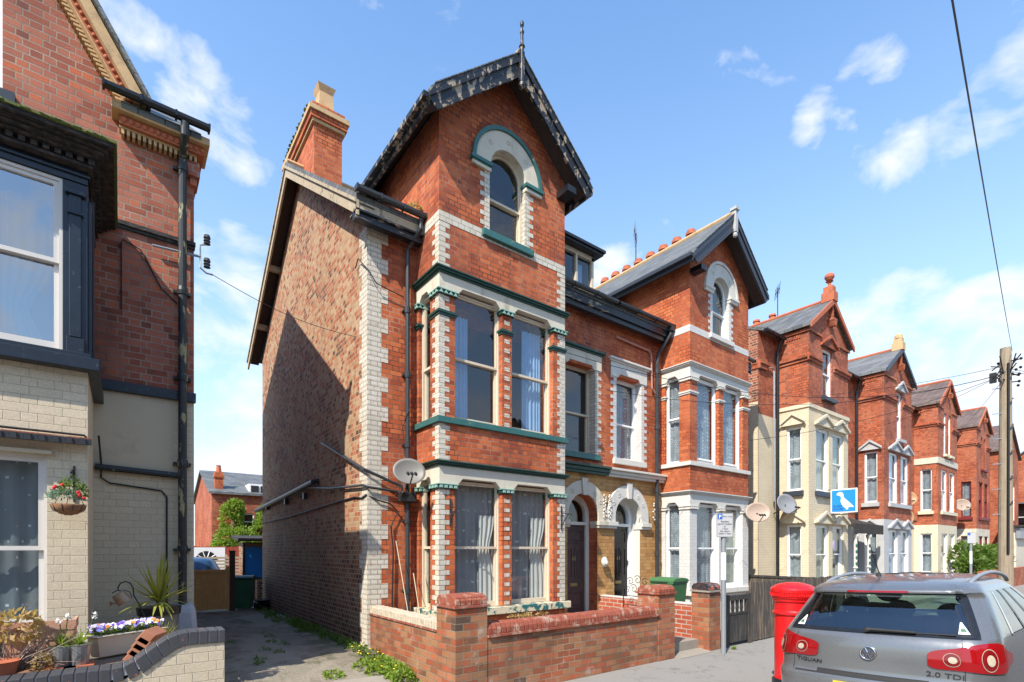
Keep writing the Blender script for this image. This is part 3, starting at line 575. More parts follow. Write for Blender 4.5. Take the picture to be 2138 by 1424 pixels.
    if P['bayq']:
        m = MB(T); m.lathe([(.0, 0), (.035, .015), (.06, .05), (.062, .09), (.04, .13), (.045, .16), (.038, .2), (.034, .72), (.055, .74), (.03, .78), (.026, .95), (.04, .99), (.018, 1.05), (.018, 1.07), (.034, 1.10), (.036, 1.15), (.0, 1.2)], 5.49, f0-.03, 10, 9.83); m.box(5.49-.05, 5.49+.05, f0-.045, f0+.05, 9.98, 10.5)
    else:
        m = MB(T); m.box(5.49-.055, 5.49+.055, f0-.06, f0+.05, 10.0, 10.60); m.box(5.49-.085, 5.49+.085, f0-.09, f0+.08, 10.55, 10.62); m.lathe([(.0, 0), (.05, .03), (.065, .08), (.03, .14)], 5.49, f0-.01, 10, 9.86)
    m.build('finial', P['finial'], tr, smooth=False)
    return H, T
MT['brass'] = plain('dull_brass', (.35,.27,.14), .4, .2, 20, metal=.7)
MT['slab'] = plain('worn_concrete', (.27,.24,.20), .9, .2, 3, bump=.4, dirt=(.12,.10,.08), dirt_amt=.5, dscale=2.5)
MT['door_brown'] = plain('weathered_brown_door', (.075,.045,.04), .55, .35, 9, dirt=(.18,.12,.10), dirt_amt=.5, dscale=10, dsc=(1,1,.3))
MT['door_black'] = plain('black_gloss_door', (.012,.013,.016), .15, .2, 5)
def c65lo(a0, a1, z0, z1, b): return ((a0, a1, z0, z1, MT['net'], b, dict(folds=7, amp=.018, label='dotted net curtain')), (a0+.62, a1, z0, z1-.5, MT['curtain_white'], b-.035, dict(folds=4, amp=.015, pull=.35, mid=.62)))
def c65hi(a0, a1, z0, z1, b):
    if a0 < 5: return ((a0+.05, a0+.42, z0, z1-.25, MT['curtain_blue'], b, dict(folds=5)),)
    if a0 < 6: return ((a1-.56, a1-.10, z0, z1-.12, MT['curtain_blue'], b, dict(folds=6)),)
    return ()
P65 = dict(label='red brick house with cream quoins, green trim and peeling black gable boards', brick=MT['brick_front'], side=MT['brick_side'], trim=MT['green'], trimd=MT['green_dark'], stone=MT['stone'], quoin=MT['brick_white'], quoin_w=MT['brick_white'],
    frame=MT['wood_cream'], plinth=MT['brick_front'], pier_lo=MT['brick_front2'], pier_hi=MT['brick_front'], bayq=True, teeth=MT['green_pale'], cornice=MT['green_dark'], sill_lo=MT['green_peel'], hood=MT['green'], hood2=MT['green_dark'], sillw=MT['green'],
    doorcor=MT['green_dark'], archm=MT['stone'], reveal=MT['brick_front2'], dframe=MT['oldwhite'], door=MT['door_brown'], num='65', cap_end=False, eaves=MT['black_peel2'], barge=MT['black_peel'], sidef=MT['black_peel'], finial=MT['black_peel'],
    c_lo=c65lo, c_hi=c65hi, c_side=None, c_mid=(), mr=5.12, mr2=5.0, mrw=4.98, fw=.06)
def c67lo(a0, a1, z0, z1, b): return ((a0, a1, z0, z1, MT['net_lace'], b, dict(folds=6, amp=.012)),) if a0 > 5 else ((a0, a1-.3, z0, z1, MT['blind'], b, dict(folds=2, amp=.003)),)
def c67hi(a0, a1, z0, z1, b): return ((a0, a1, z0, z1, MT['net_lace'], b, dict(folds=9, amp=.015)),)
P67 = dict(label='red brick house with white painted ground-floor bay and clean dark gable boards', brick=MT['brick_front2'], side=MT['brick_side'], trim=MT['stone_white'], trimd=MT['stone_white'], stone=MT['stone_white'], quoin=MT['brick_white2'], quoin_w=MT['brick_white2'],
    frame=MT['upvc'], plinth=MT['brick_white2'], pier_lo=MT['brick_white2'], pier_hi=MT['brick_front2'], bayq=False, teeth=MT['stone_white'], cornice=MT['stone_white'], sill_lo=MT['stone_white'], hood=MT['stone_white'], hood2=MT['stone_white'], sillw=MT['stone_white'],
    doorcor=MT['stone_white'], archm=MT['stone_white'], reveal=MT['stone_white'], dframe=MT['upvc'], door=MT['door_black'], num='63', cap_end=False, eaves=MT['black_paint'], barge=MT['slateblue'], sidef=MT['slateblue'], finial=MT['greystone'],
    c_lo=c67lo, c_hi=c67hi, c_side=MT['net_lace'], c_mid=None, mr=4.2, mr2=5.2, mrw=4.95, fw=.07, c_attic=((5.1, 5.88, 7.5, 8.95, MT['blind'], -.83+.3, dict(folds=1, amp=0)),))
h65, T65 = build_house(lambda x: x, P65)
h67, T67 = build_house(lambda x: 17.94-x, P67)
# main corner quoins of the left house, both faces
m = MB(T65); z = 0.1; k = 0
while z < 7.1:
    L = .357 if k % 2 == 0 else .24; Bq = .35 if k % 2 == 0 else .24
    for j in range(3):
        zz = z + j*CH
        m.box(3.226-.004, 3.226+L, -.0045, .02, zz+.0016, zz+CH-.0016); m.box(3.226-.0045, 3.25, .0, Bq, zz+.0016, zz+CH-.0016)
    z += 3*CH; k += 1
m.build('painted_quoins', MT['brick_white'], h65)
# chimney of the left house
m = MB(); m.box(3.30, 3.90, 11.34, 13.45, 9.3, 11.10); st = m.build('chimney', MT['brick_front2'], h65)
m = MB(); m.box(3.25, 3.95, 11.29, 13.50, 11.10, 11.17); m.box(3.17, 4.03, 11.21, 13.58, 11.30, 11.40); m.build('chimney_band', MT['buffstone'], st)
m = MB(); m.box(3.21, 3.99, 11.25, 13.54, 11.17, 11.30); m.box(3.25, 3.95, 11.29, 13.50, 11.40, 11.52); m.build('chimney_corbel', MT['brick_front2'], st)
for y in (11.62, 12.35, 13.1):
    m = MB(); s = .17
    m.hexa([(3.6-s, y-s, 11.52), (3.6+s, y-s, 11.52), (3.6+s, y+s, 11.52), (3.6-s, y+s, 11.52), (3.6-s*.85, y-s*.85, 11.98), (3.6+s*.85, y-s*.85, 11.98), (3.6+s*.85, y+s*.85, 11.98), (3.6-s*.85, y+s*.85, 11.98)])
    m.hexa([(3.6-s*.85, y-s*.85, 11.98), (3.6+s*.85, y-s*.85, 11.98), (3.6+s*.85, y+s*.85, 11.98), (3.6-s*.85, y+s*.85, 11.98), (3.6-s*1.15, y-s*1.15, 12.12), (3.6+s*1.15, y-s*1.15, 12.12), (3.6+s*1.15, y+s*1.15, 12.12), (3.6-s*1.15, y+s*1.15, 12.12)])
    m.build('chimney_pot', MT['buffstone'], st)
    m = MB(); m.lathe([(.13, 0), (.12, .06), (.05, .1)], 3.6, y, 12, 12.12); m.build('pot_cowl', MT['lid_blue'] if False else MT['curtain_blue'], st, smooth=True)
m = MB()
for k in range(14): m.blob((3.17+random.uniform(-.01, .02), 11.4+k*.15, 11.41+random.uniform(0, .03)), (.04, .06, .03), 6, 5, .3)
m.build('moss', MT['moss'], st)
# dormer of the left house
m = MB(); m.box(7.2, 8.72, 8.32, 8.38, 7.62, 7.96); m.box(7.2, 7.27, 8.3, 8.38, 7.96, 8.66); m.box(8.65, 8.72, 8.3, 8.38, 7.96, 8.66); m.box(7.2, 8.72, 8.3, 8.38, 8.58, 8.68); m.box(7.62, 7.68, 8.3, 8.38, 7.96, 8.58); m.box(8.14, 8.20, 8.3, 8.38, 7.96, 8.58)
dm = m.build('dormer', MT['wood_cream'], h65)
m = MB(); m.sheet(rect(7.27, 8.65, 7.96, 8.58), (), 8.35); m.build('pane', MT['glass'], dm, recalc=False)
m = MB(); m.sheet([(8.381, 7.6), (9.6, 8.66), (8.381, 8.66)], (), 8.715, f=lambda p, t: (t, p[0], p[1])); m.sheet([(8.381, 7.6), (9.6, 8.66), (8.381, 8.66)], (), 7.205, f=lambda p, t: (t, p[0], p[1])); m.build('dormer_cheek', MT['lead'], dm)
m = MB(); m.box(7.1, 8.86, 8.12, 9.9, 8.685, 8.74); m.box(7.06, 8.90, 8.08, 9.9, 8.74, 8.80); m.build('dormer_roof', MT['black_paint'], dm)
for a0, a1 in ((7.3, 7.55), (8.24, 8.52)): curtain(dm, lambda a, b, z: (a, b, z), a0, a1, 7.96, 8.5, 8.48, MT['curtain_blue'], 4)
# downpipes
m = MB(); m.tube([(4.02, 7.80, 7.48), (4.02, 7.80, 7.32), (3.90, 8.06, 7.02), (3.90, 8.06, .32)], .038, 10)
for z in (6.0, 4.9, 3.7, 2.4, 1.2, .55): m.lathe([(.05, -.05), (.05, .05)], 3.90, 8.06, 10, z); m.box(3.83, 3.97, 8.08, 8.15, z-.015, z+.015)
m.build('downpipe', MT['pipe'], h65)
m = MB(); m.tube([(11.03-.06, 7.80, 7.46), (10.96, 7.80, 7.3), (10.80, 8.05, 6.85), (10.76, 8.06, 6.6), (10.76, 8.06, .35)], .05, 10); m.box(10.9, 11.04, 7.72, 7.86, 7.38, 7.5)
for z in (6.4, 5.0, 3.4, 1.8): m.lathe([(.062, -.06), (.062, .06)], 10.76, 8.06, 10, z)
m.build('downpipe', MT['pipe'], h67)
m = MB(); m.tube([(9.28, 8.10, 6.92), (10.5, 8.10, 6.88), (10.58, 8.10, 6.8), (10.60, 8.09, 5.95), (10.72, 8.08, 5.85)], .022, 8); m.build('waste_pipe', MT['pipe_pink'], h67)
# party stack with pots behind the right house's tower roof
m = MB(); m.box(14.1, 14.75, 9.2, 13.4, 8.6, 11.24); m.box(14.02, 14.83, 9.12, 13.48, 11.24, 11.38); s2 = m.build('chimney', MT['brick_front2'], h67)
for k in range(8):
    y = 9.5 + k*.52; m = MB(); m.lathe([(.15, 0), (.13, .35), (.12, .5), (.17, .52), (.17, .6), (.13, .62), (.13, .68)], 14.42, y, 12, 11.38); m.build('chimney_pot', MT['terracotta'], s2, smooth=False)
# ------------------------------------------------------------------ ground
def terrain_z(x, y):
    if y < 5.5: return 0.0
    return min(.27, (y-5.5)*.11)
m = Mat('tarmac', .9); k = m.noise(70, 4, .7); c = m.mix(k, (.16,.15,.135), (.30,.285,.26)); c = m.mix(m.math('MULTIPLY', m.step(m.noise(.7, 5), .5, .75), .35), c, (.20,.18,.15)); 
v = m.n.new('ShaderNodeTexVoronoi'); v.feature = 'DISTANCE_TO_EDGE'; v.inputs['Scale'].default_value = .55; mpv = m.n.new('ShaderNodeMapping'); m.l.new(m.pos, mpv.inputs[0]); ad = m.n.new('ShaderNodeVectorMath'); ad.operation = 'ADD'; nn = m.n.new('ShaderNodeTexNoise'); nn.inputs['Scale'].default_value = 3; nn.inputs['Detail'].default_value = 6; m.l.new(m.pos, nn.inputs['Vector']); m.l.new(mpv.outputs[0], ad.inputs[0]); m.l.new(nn.outputs['Color'], ad.inputs[1]); m.l.new(ad.outputs[0], v.inputs['Vector'])
c = m.mix(m.math('MULTIPLY', m.math('LESS_THAN', v.outputs['Distance'], .006), .45), c, (.07,.065,.055)); c = m.mix(m.math('MULTIPLY', m.step(m.noise(2.2, 5, .7), .56, .62), .25), c, (.13,.12,.11)); c = m.mix(m.math('MULTIPLY', m.step(m.noise(9, 3, .6), .70, .73), .5), c, (.36,.34,.31))
m.col(c); m.bump(m.noise(160, 3), .35, .004); MT['pave'] = m.mat
m = Mat('road_asphalt', .9); m.col(m.mix(m.noise(90, 4, .7), (.05,.05,.05), (.13,.125,.12))); m.bump(m.noise(120, 3), .5, .005); MT['road'] = m.mat
m = Mat('alley_dirt', .95); c = m.mix(m.noise(3, 8, .75, dist=1), (.11,.09,.065), (.34,.29,.22)); c = m.mix(m.step(m.noise(45, 5, .7), .55, .72), c, (.30,.27,.22)); c = m.mix(m.math('MULTIPLY', m.step(m.noise(1.7, 6, .7), .50, .60), .7), c, (.07,.075,.03)); c = m.mix(m.math('MULTIPLY', m.step(m.noise(.8, 7, .75, (1, .5, 1)), .5, .56), .6), c, (.34,.30,.24)); m.col(c); m.bump(m.noise(14, 8, .75), 1.0, .04); MT['alley'] = m.mat
m = Mat('soil_and_gravel', .95); m.col(m.mix(m.noise(30, 6, .7), (.08,.06,.045), (.26,.22,.17))); m.bump(m.noise(60, 4), .8, .01); MT['soil'] = m.mat
m = MB(); m.poly([(-900,-900,-.14), (900,-900,-.14), (900,900,-.14), (-900,900,-.14)]); m.build('ground', MT['soil'], kind='structure')
m = MB(); m.box(-60, 300, -9.9, -7.0, -.25, .0); m.build('far_pavement', MT['pave'], kind='structure')
m = MB(); m.box(-60, 300, -7, 2.72, -.30, -.11); m.build('road', MT['road'], kind='structure')
m = MB(); m.box(-60, 300, 2.72, 2.83, -.25, .002); m.build('kerb', MT['slab'], kind='structure')
m = MB(); m.box(-60, 300, 2.83, 5.9, -.25, -.002); m.build('pavement', MT['pave'], kind='structure')
def ground_sheet(name, x0, x1, y0, y1, mat, dz=0, nx=12, ny=40, h=.02, f=None):
    mb = MB(); ids = []
    for j in range(ny+1):
        r = []
        for i in range(nx+1):
            x = x0+(x1-x0)*i/nx; y = y0+(y1-y0)*j/ny; r.append(mb.V((x, y, terrain_z(x, y) + dz + (random.uniform(-h, h) if 0 < j < ny else 0))))
        ids.append(r)
    for j in range(ny):
        for i in range(nx): mb.F((ids[j][i], ids[j][i+1], ids[j+1][i+1], ids[j+1][i]))
    return mb.build(name, mat, kind='structure', smooth=True, recalc=False)
ground_sheet('alley', .6, 3.4, 5.9, 30, MT['alley'], -.0, 14, 90, .012)
m = MB(); m.hexa([(.6,5.9,-.2),(3.3,5.9,-.2),(3.25,6.75,-.2),(.6,6.9,-.2),(.6,5.9,.0),(3.3,5.9,.0),(3.25,6.75,.155),(.6,6.9,.17)]); m.build('alley_apron', MT['slab'], kind='structure')
m = MB(); m.box(3.4, 8.75, 5.6, 8.3, -.2, .20); m.box(8.75, 15, 5.6, 8.3, -.2, .20); m.box(15, 60, 5.6, 8.4, -.2, .15); m.build('front_garden_ground', MT['slab'], kind='structure')
m = MB(); m.box(-12, .78, 5.5, 8.6, -.2, .22); m.build('planting_bed', MT['soil'], kind='structure')
m = MB(); m.poly([(-200, 30, .26), (300, 30, .26), (300, 400, .26), (-200, 400, .26)]); m.build('back_land', MT['soil'], kind='structure')
# ------------------------------------------------------------------ neighbouring house on the left
def AT(px, py, Y):
    u = (px-1069)/1069; d = Y/(.7949-.6067*u); return Vector((d*(.6067+.7949*u), Y, 1.9+(1148-py)*d/1069))
MT['frame_left'] = plain('off_white_plastic_frame', (.60,.57,.53), .4, .05, 6)
MT['pipe_flaky'] = plain('flaking_iron_pipe', (.022,.024,.026), .45, .5, 10, dirt=(.30,.27,.14), dirt_amt=.9, dscale=6, lo=.56, hi=.60, dsc=(2,2,.6))
MT['curtain_grey'] = plain('grey_blue_curtain', (.20,.23,.26), .95, .15, 5)
HL = thing('brick_house', 'rose brick house with blue-black timber bay above cream painted ground floor, at left edge', 'house', (-2.5, 12, 0))
LY = 8.2; LX = .79; BX0, BX1, BYF = -3.2, -.274, 6.84
T = lambda a, b, z: (a, LY+b, z)
sl = 1.70; gx, gzp = -1.9, 11.2
m = MB(T)
m.sheet([(-6, 3.97), (LX, 3.97), (LX, 7.12), (LX-.02, 7.5), (.21, 7.5), (gx, 7.5+(.21-gx)*sl), (2*gx-.21, 7.5), (-6, 7.5)], [rect(-2.4, -1.08, 7.14, 9.0), rect(-3.0, -.5, 4.0, 5.6)], 0, .12); m.build('front_wall', MT['brick_left'], HL)
m = MB(T); m.sheet([(-6, 0), (LX, 0), (LX, 2.90), (-6, 2.90)], [rect(-3.0, -.5, .9, 2.85)], 0); m.sheet(rect(.56, LX, 2.90, 3.90), (), 0); m.build('lower_wall', MT['brick_cream'], HL)
m = MB(T); m.box(-.6, .56, -.006, .05, 2.905, 3.90); m.build('render_panel', MT['render'], HL)
m = MB(); m.sheet([(8.2, 0), (16.2, 0), (16.2, 7.5), (12.2, 10.42), (8.2, 7.5)], (), LX, f=lambda p, t: (t, p[0], p[1])); m.build('side_wall', MT['brick_left'], HL)
m = MB(); m.sheet([(-6, 0), (LX, 0), (LX, 7.5), (-6, 7.5)], (), 16.2); m.sheet([(8.2, 0), (16.2, 0), (16.2, 7.5), (12.2, 10.42), (8.2, 7.5)], (), -6, f=lambda p, t: (t, p[0], p[1])); m.build('rear_wall', MT['brick_left'], HL)
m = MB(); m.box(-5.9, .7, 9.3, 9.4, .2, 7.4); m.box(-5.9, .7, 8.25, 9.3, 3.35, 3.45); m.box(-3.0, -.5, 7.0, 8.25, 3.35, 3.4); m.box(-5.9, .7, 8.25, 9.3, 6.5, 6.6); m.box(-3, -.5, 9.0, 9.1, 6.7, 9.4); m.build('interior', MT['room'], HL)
m = MB()
for s0, s1 in ((7.95, 12.2), (16.45, 12.2)):
    z0 = 7.45; z1 = 10.55
    if s0 < 9:
        m.hexa([(.0, s0, z0-.08), (LX+.06, s0, z0-.08), (LX+.06, 8.25, z0+.219-.08), (.0, 8.25, z0+.219-.08), (.0, s0, z0), (LX+.06, s0, z0), (LX+.06, 8.25, z0+.219), (.0, 8.25, z0+.219)]); s0 = 8.2505; z0 += .219
    m.hexa([(-6.1, s0, z0-.08), (LX+.06, s0, z0-.08), (LX+.06, s1, z1-.08), (-6.1, s1, z1-.08), (-6.1, s0, z0), (LX+.06, s0, z0), (LX+.06, s1, z1), (-6.1, s1, z1)])
for s in (-1, 1):
    e = gx + s*2.2; z0 = gzp+.12-2.2*sl
    m.hexa([(gx, 7.86, gzp+.04), (e, 7.86, z0-.08), (e, 12, z0-.08), (gx, 12, gzp+.04), (gx, 7.86, gzp+.12), (e, 7.86, z0), (e, 12, z0), (gx, 12, gzp+.12)])
m.build('roof', MT['slate'], HL)
def slope_strip(mb, o0, o1, b0, b1, s=1):     # strips parallel to the gable slope, measured inward from its outer edge
    dx = lambda o: o/.862
    x_lo = .25; x_hi = gx; z_lo = 7.53; zf = lambda x: z_lo + (x_lo-x)*sl
    A = [(x_lo-dx(o0), z_lo), (x_hi, zf(x_hi+dx(o0))), (x_hi, zf(x_hi+dx(o1))), (x_lo-dx(o1), z_lo)]
    if s < 0: A = [(2*gx-p[0], p[1]) for p in A]
    mb.prism(A, b0, b1)
for s in (1, -1):
    m = MB(T); slope_strip(m, .0, .115, -.30, 0, s); slope_strip(m, .178, .196, -.2, 0, s); v = m.build('verge_stone', MT['buffstone'], HL)
    m = MB(T); slope_strip(m, .115, .178, -.22, 0, s)
    if s > 0:
        for k in range(36):
            t = k*.075; x = .25-.17-t*.507; m.blob((x, -.225, 7.53+t*.862), (.024, .02, .026), 8, 6)
    m.build('egg_moulding', MT['terracotta'], v)
    m = MB(T)
    for k in range(50):
        t = k*.052+.03; x = .25-.235/.862 - t*.507 + .02; z = 7.53+t*.862
        if s < 0: x = 2*gx-x
        m.box(x-.045, x+.045, -.11, 0, z-.012, z+.014)
    m.build('dentils', MT['buffstone'], v)
m = MB(T); m.box(-.10, LX+.16, -.24, .3, 7.34, 7.44); v = m.build('eaves_stone', MT['buffstone'], HL, bevel=.008)
m = MB(T); m.box(-.02, LX+.10, -.16, .3, 7.23, 7.338)
for k in range(13): m.blob((.03+k*.07, -.165, 7.285), (.026, .02, .034), 8, 6)
m.build('egg_moulding', MT['terracotta'], v)
m = MB(T)
for k in range(15): m.box(0+k*.056, .03+k*.056, -.11, 0, 7.14, 7.225)
m.box(-.02, LX+.02, -.115, 0, 7.205, 7.228); m.build('dentils', MT['buffstone'], v)
m = MB(T); m.box(LX-.12, LX+.06, -.1, .3, 6.95, 7.14); m.box(LX-.05, LX+.03, -.05, .3, 6.85, 6.95); m.build('eaves_corbel', MT['brick_left'], HL)
m = MB(T); gutter(m, -.17, .93, -.33, 7.53, .055); m.build('gutter', MT['black_paint'], HL)
m = MB(T); m.box(-.5, LX+.015, -.05, .02, 6.03, 6.08); m.box(-.5, LX+.01, -.03, .02, 5.99, 6.03); m.build('string_course', MT['sooty'], HL)
m = MB(T); m.box(-.28, LX+.02, -.055, .02, 3.90, 4.03); m.build('string_course', MT['blueblack'], HL, bevel=.01)
m = MB(T); m.tube([(.66, -.33, 7.45), (.66, -.33, 7.30), (.655, -.11, 7.12), (.65, -.10, 6.95), (.65, -.10, .75)], .05, 12)
for z in (7.0, 5.35, 4.2, 3.05, 1.9, 1.1): m.lathe([(.06, -.05), (.066, 0), (.06, .05)], .65, -.10, 12, z); m.box(.55, .75, -.055, 0, z-.02, z+.02)
m.build('downpipe', MT['pipe_flaky'], HL)
m = MB(T); m.tube([(-.26, -.05, 2.93), (.6, -.05, 2.89)], .04, 10); m.build('waste_pipe', MT['pipe_old'], HL)
m = MB(T); m.tube([(-.22, -.15, 3.3), (-.2, -.04, 3.0), (-.2, -.02, 2.80), (-.12, -.02, 2.74), (.42, -.02, 2.68), (.48, -.02, 2.6), (.48, -.02, 1.2), (.55, -.02, 1.12), (.79, -.02, 1.1)], .011, 6)
m.tube([(-.02, -.02, 5.75), (.02, -.02, 5.85), (.2, -.02, 5.78), (.42, -.02, 5.35), (.6, -.02, 5.2)], .008, 5); m.tube([(0, -.02, 5.8), (.0, -.02, 4.95)], .008, 5); m.build('cable', MT['cable'], HL)
# cream lower bay
m = MB(); th = .22
m.sheet(rect(BX0, BX1, 0, 3.72), [rect(-2.4, -.586, 1.13, 2.84)], BYF, .12); m.build('bay_wall', MT['brick_cream'], HL)
m = MB(); m.sheet([(BYF, 0), (LY, 0), (LY, 3.72), (BYF, 3.72)], (), BX1, f=lambda p, t: (t, p[0], p[1])); m.build('bay_side', MT['render'], HL); m = MB(); m.sheet([(BYF, 0), (LY, 0), (LY, 3.72), (BYF, 3.72)], (), BX0, f=lambda p, t: (t, p[0], p[1])); m.build('bay_side', MT['render'], HL)
TB = lambda a, b, z: (a, BYF+b, z)
window(HL, TB, -2.4, -.586, 1.13, 2.84, .06, MT['frame_left'], 1.91, fw=.07, cur=((-2.4, -.6, 1.13, 2.8, MT['net_star'], .22, dict(folds=9, amp=.015)),), bars=(-1.5,))
m = MB(); m.box(-2.5, -.55, BYF-.05, BYF+.1, 2.845, 2.88); m.build('window_head', MT['render'], HL)
m = MB(TB); m.box(BX0, BX1+.03, -.13, 0, 3.0, 3.03); lg = m.build('tile_ledge', MT['coping'], HL)
m = MB(TB)
for k in range(58): x = BX1+.04-k*.05; m.box(x-.05, x-.004, -.15-.012*(k % 2), -.1305, 2.955, 3.015)
m.build('lead_drip', MT['pipe'], lg)
m = MB(TB); m.tube([(-3, -.02, 3.08), (-1.4, -.025, 3.09), (-.9, -.04, 3.07), (-.3, -.02, 3.07), (-.25, .02, 3.0)], .012, 6); m.build('cable', MT['cable'], HL)
# blue-black timber bay above
m = MB(TB); m.box(BX0-.05, BX1+.10, -.14, 1.36, 3.72, 3.84); m.box(BX0, BX1+.03, -.06, 1.36, 3.84, 3.90); m.build('bay_ledge', MT['blueblack'], HL, bevel=.006)
m = MB(TB); m.box(-.47, BX1, 0, .18, 3.90, 5.64); m.box(-.42, -.325, -.02, -.0005, 4.06, 5.50); m.box(-.44, -.30, -.035, -.0005, 3.90, 4.05); m.box(-.45, -.29, -.045, -.0005, 5.50, 5.56); m.box(-.43, -.31, -.04, -.0005, 5.30, 5.33)
m.box(BX1-.06, BX1-.0005, .18, 1.359, 3.90, 5.64); 
m.box(BX1, BX1+.03, .03, .12, 3.91, 5.5); m.box(BX1, BX1+.045, .2, .26, 3.91, 5.6)
m.build('bay_pilaster', MT['blueblack'], HL, bevel=.005); m = MB(TB); m.box(BX0, -2.4, 0, .18, 3.90, 5.64); m.box(BX0, BX0+.06, .18, 1.36, 3.90, 5.64); m.build('bay_pilaster', MT['blueblack'], HL)
m = MB(TB); m.box(BX0, BX1, -.012, .18, 5.645, 5.77); m.box(BX0, BX1+.02, -.035, .3, 5.705, 5.725); m.box(BX1-.05, BX1+.02, .301, 1.36, 5.645, 5.77); m.build('bay_fascia', MT['blueblack'], HL)
m = MB(TB)
for dz0, dz1, o in ((5.772, 5.80, .05), (5.86, 5.89, .11), (5.89, 5.92, .16), (5.92, 5.945, .20), (5.945, 5.985, .25)): m.box(BX0-.05, BX1+o*.85, -o-.06, 1.36, dz0, dz1)
m.box(BX0, BX1+.04, -.08, 1.36, 5.80, 5.86)
for k in range(34): x = BX1+.06-k*.086; m.box(x-.05, x, -.13, -.0805, 5.805, 5.857)
for k in range(14): y = -.08+k*.1; m.box(BX1+.0405, BX1+.085, y, y+.055, 5.805, 5.857)
cn = m.build('bay_cornice', MT['sooty'], HL)
m = MB(TB); m.box(BX0-.05, BX1+.24, -.33, 1.36, 5.986, 6.01)
for k in range(60): x = random.uniform(-1.6, BX1+.2); m.blob((x, -.32+random.uniform(0, .02), 6.0), (.05, .03, .018), 6, 5, .3)
m.build('mossy_lead', MT['moss'], cn)
window(HL, TB, -2.4, -.47, 3.905, 5.64, .03, MT['frame_left'], 4.80, fw=.07, bars=(-1.43,), glassm=MT['glass_sky'], cur=((-.98, -.55, 3.9, 5.6, MT['curtain_grey'], .5, dict(folds=5, pull=.5, mid=.3)), (-2.4, -2.0, 3.9, 5.6, MT['curtain_grey'], .5, dict(folds=5))))
window(HL, T, -2.4, -1.08, 7.14, 9.0, .06, MT['upvc'], 8.1)
m = MB(T); m.box(-2.5, -.97, -.08, .06, 7.02, 7.135); m.build('window_sill', MT['slateblue'], HL)
m = MB(); m.hexa([(.50,7.72,.1),(LX+.05,7.72,.1),(LX+.05,8.2,.1),(.50,8.2,.1),(.55,7.95,1.15),(LX,7.95,1.12),(LX,8.2,1.22),(.55,8.2,1.22)]); m.build('splayed_plinth', plain('grey_washed_plinth', (.36,.36,.38), .8, .2, 6, dirt=(.4,.15,.08), dirt_amt=.7, dscale=5, lo=.6, hi=.66), HL, bevel=.06)
# insulator bracket and wire
m = MB(); a = AT(318, 512, 8.14); b = AT(418, 536, 8.14); m.tube([a, b], .016, 6); m.tube([b, b+Vector((0,0,.16)), b+Vector((.07,0,.19))], .012, 6); m.tube([b, b-Vector((0,0,.15)), b+Vector((.07,0,-.2)), b+Vector((.15,0,-.2))], .012, 6)
ib = m.build('wire_bracket', MT['metal'], None, label='grey steel bracket with two black insulators on left house corner', cat='bracket')
m = MB()
for dz in (.19, -.13): m.lathe([(.02, 0), (.045, .01), (.03, .03), (.045, .05), (.03, .07), (.045, .09), (.035, .13), (.0, .14)], b.x+.08, b.y, 10, b.z+dz)
m.build('insulator', MT['pipe'], ib, smooth=False)
W0 = b+Vector((.15, 0, -.2)); W1 = Vector((3.21, 8.6, 5.55))
m = MB(); m.tube([W0.lerp(W1, t) - Vector((0, 0, .12*sin(pi*t))) for t in [k/12 for k in range(13)]], .005, 4); m.build('overhead_wire', MT['cable'], label='thin wire crossing the alley from insulators to the side wall', cat='wire')
# hanging basket
hb = thing('hanging_basket', 'lined hanging basket with red flowers and silvery foliage on cream bay', 'hanging basket', (-.42, 6.6, 2.3))
c = AT(143, 1056, 6.62)
m = MB(); m.lathe([(.02, -.09), (.07, -.08), (.115, -.045), (.135, 0), (.13, .012)], c.x, c.y, 16, c.z); m.build('basket', plain('brown_coir_liner', (.22,.11,.055), .95, .5, 20, bump=.8), hb, smooth=True)
m = MB()
for k in range(10): an = k*2*pi/10; m.tube([(c.x+.137*cos(an), c.y+.137*sin(an), c.z+.01), (c.x+.118*cos(an), c.y+.118*sin(an), c.z-.047), (c.x+.02*cos(an), c.y+.02*sin(an), c.z-.093)], .003, 4)
top = Vector((c.x+.02, c.y, c.z+.30))
for k in range(3): an = k*2.09+.5; m.tube([(c.x+.13*cos(an), c.y+.13*sin(an), c.z+.01), top], .003, 4)
m.build('wire_frame', MT['iron'], hb)
m = MB(); m.tube([(c.x+.03, 6.83, c.z+.42), (c.x+.03, 6.83, c.z+.05)], .009, 5); m.tube([(c.x+.03, 6.83, c.z+.36), (c.x+.03, 6.7, c.z+.37), (c.x+.02, 6.62, c.z+.33), top], .008, 5); m.tube([(c.x+.03, 6.83, c.z+.15), (c.x+.03, 6.66, c.z+.36)], .007, 5); m.build('wall_bracket', MT['iron'], hb)
def leafmat(name, c1, c2, rough=.6):
    m = Mat(name, rough); m.col(m.mix(m.noise(14, 4, .7), c1, c2)); m.bsdf.inputs['Subsurface Weight'].default_value = 0
    tr = m.n.new('ShaderNodeBsdfTranslucent'); tr.inputs[0].default_value = (min(1, c2[0]*1.6), min(1, c2[1]*1.6), c2[2], 1); ms = m.n.new('ShaderNodeMixShader'); ms.inputs[0].default_value = .3
    m.l.new(m.bsdf.outputs[0], ms.inputs[1]); m.l.new(tr.outputs[0], ms.inputs[2]); m.l.new(ms.outputs[0], m.out.inputs[0]); return m.mat
MT['leaf'] = leafmat('green_leaves', (.03,.07,.012), (.14,.22,.03)); MT['leaf_b'] = leafmat('bright_green_leaves', (.07,.14,.015), (.26,.36,.05)); MT['leaf_d'] = leafmat('dark_green_leaves', (.015,.035,.012), (.06,.10,.03))
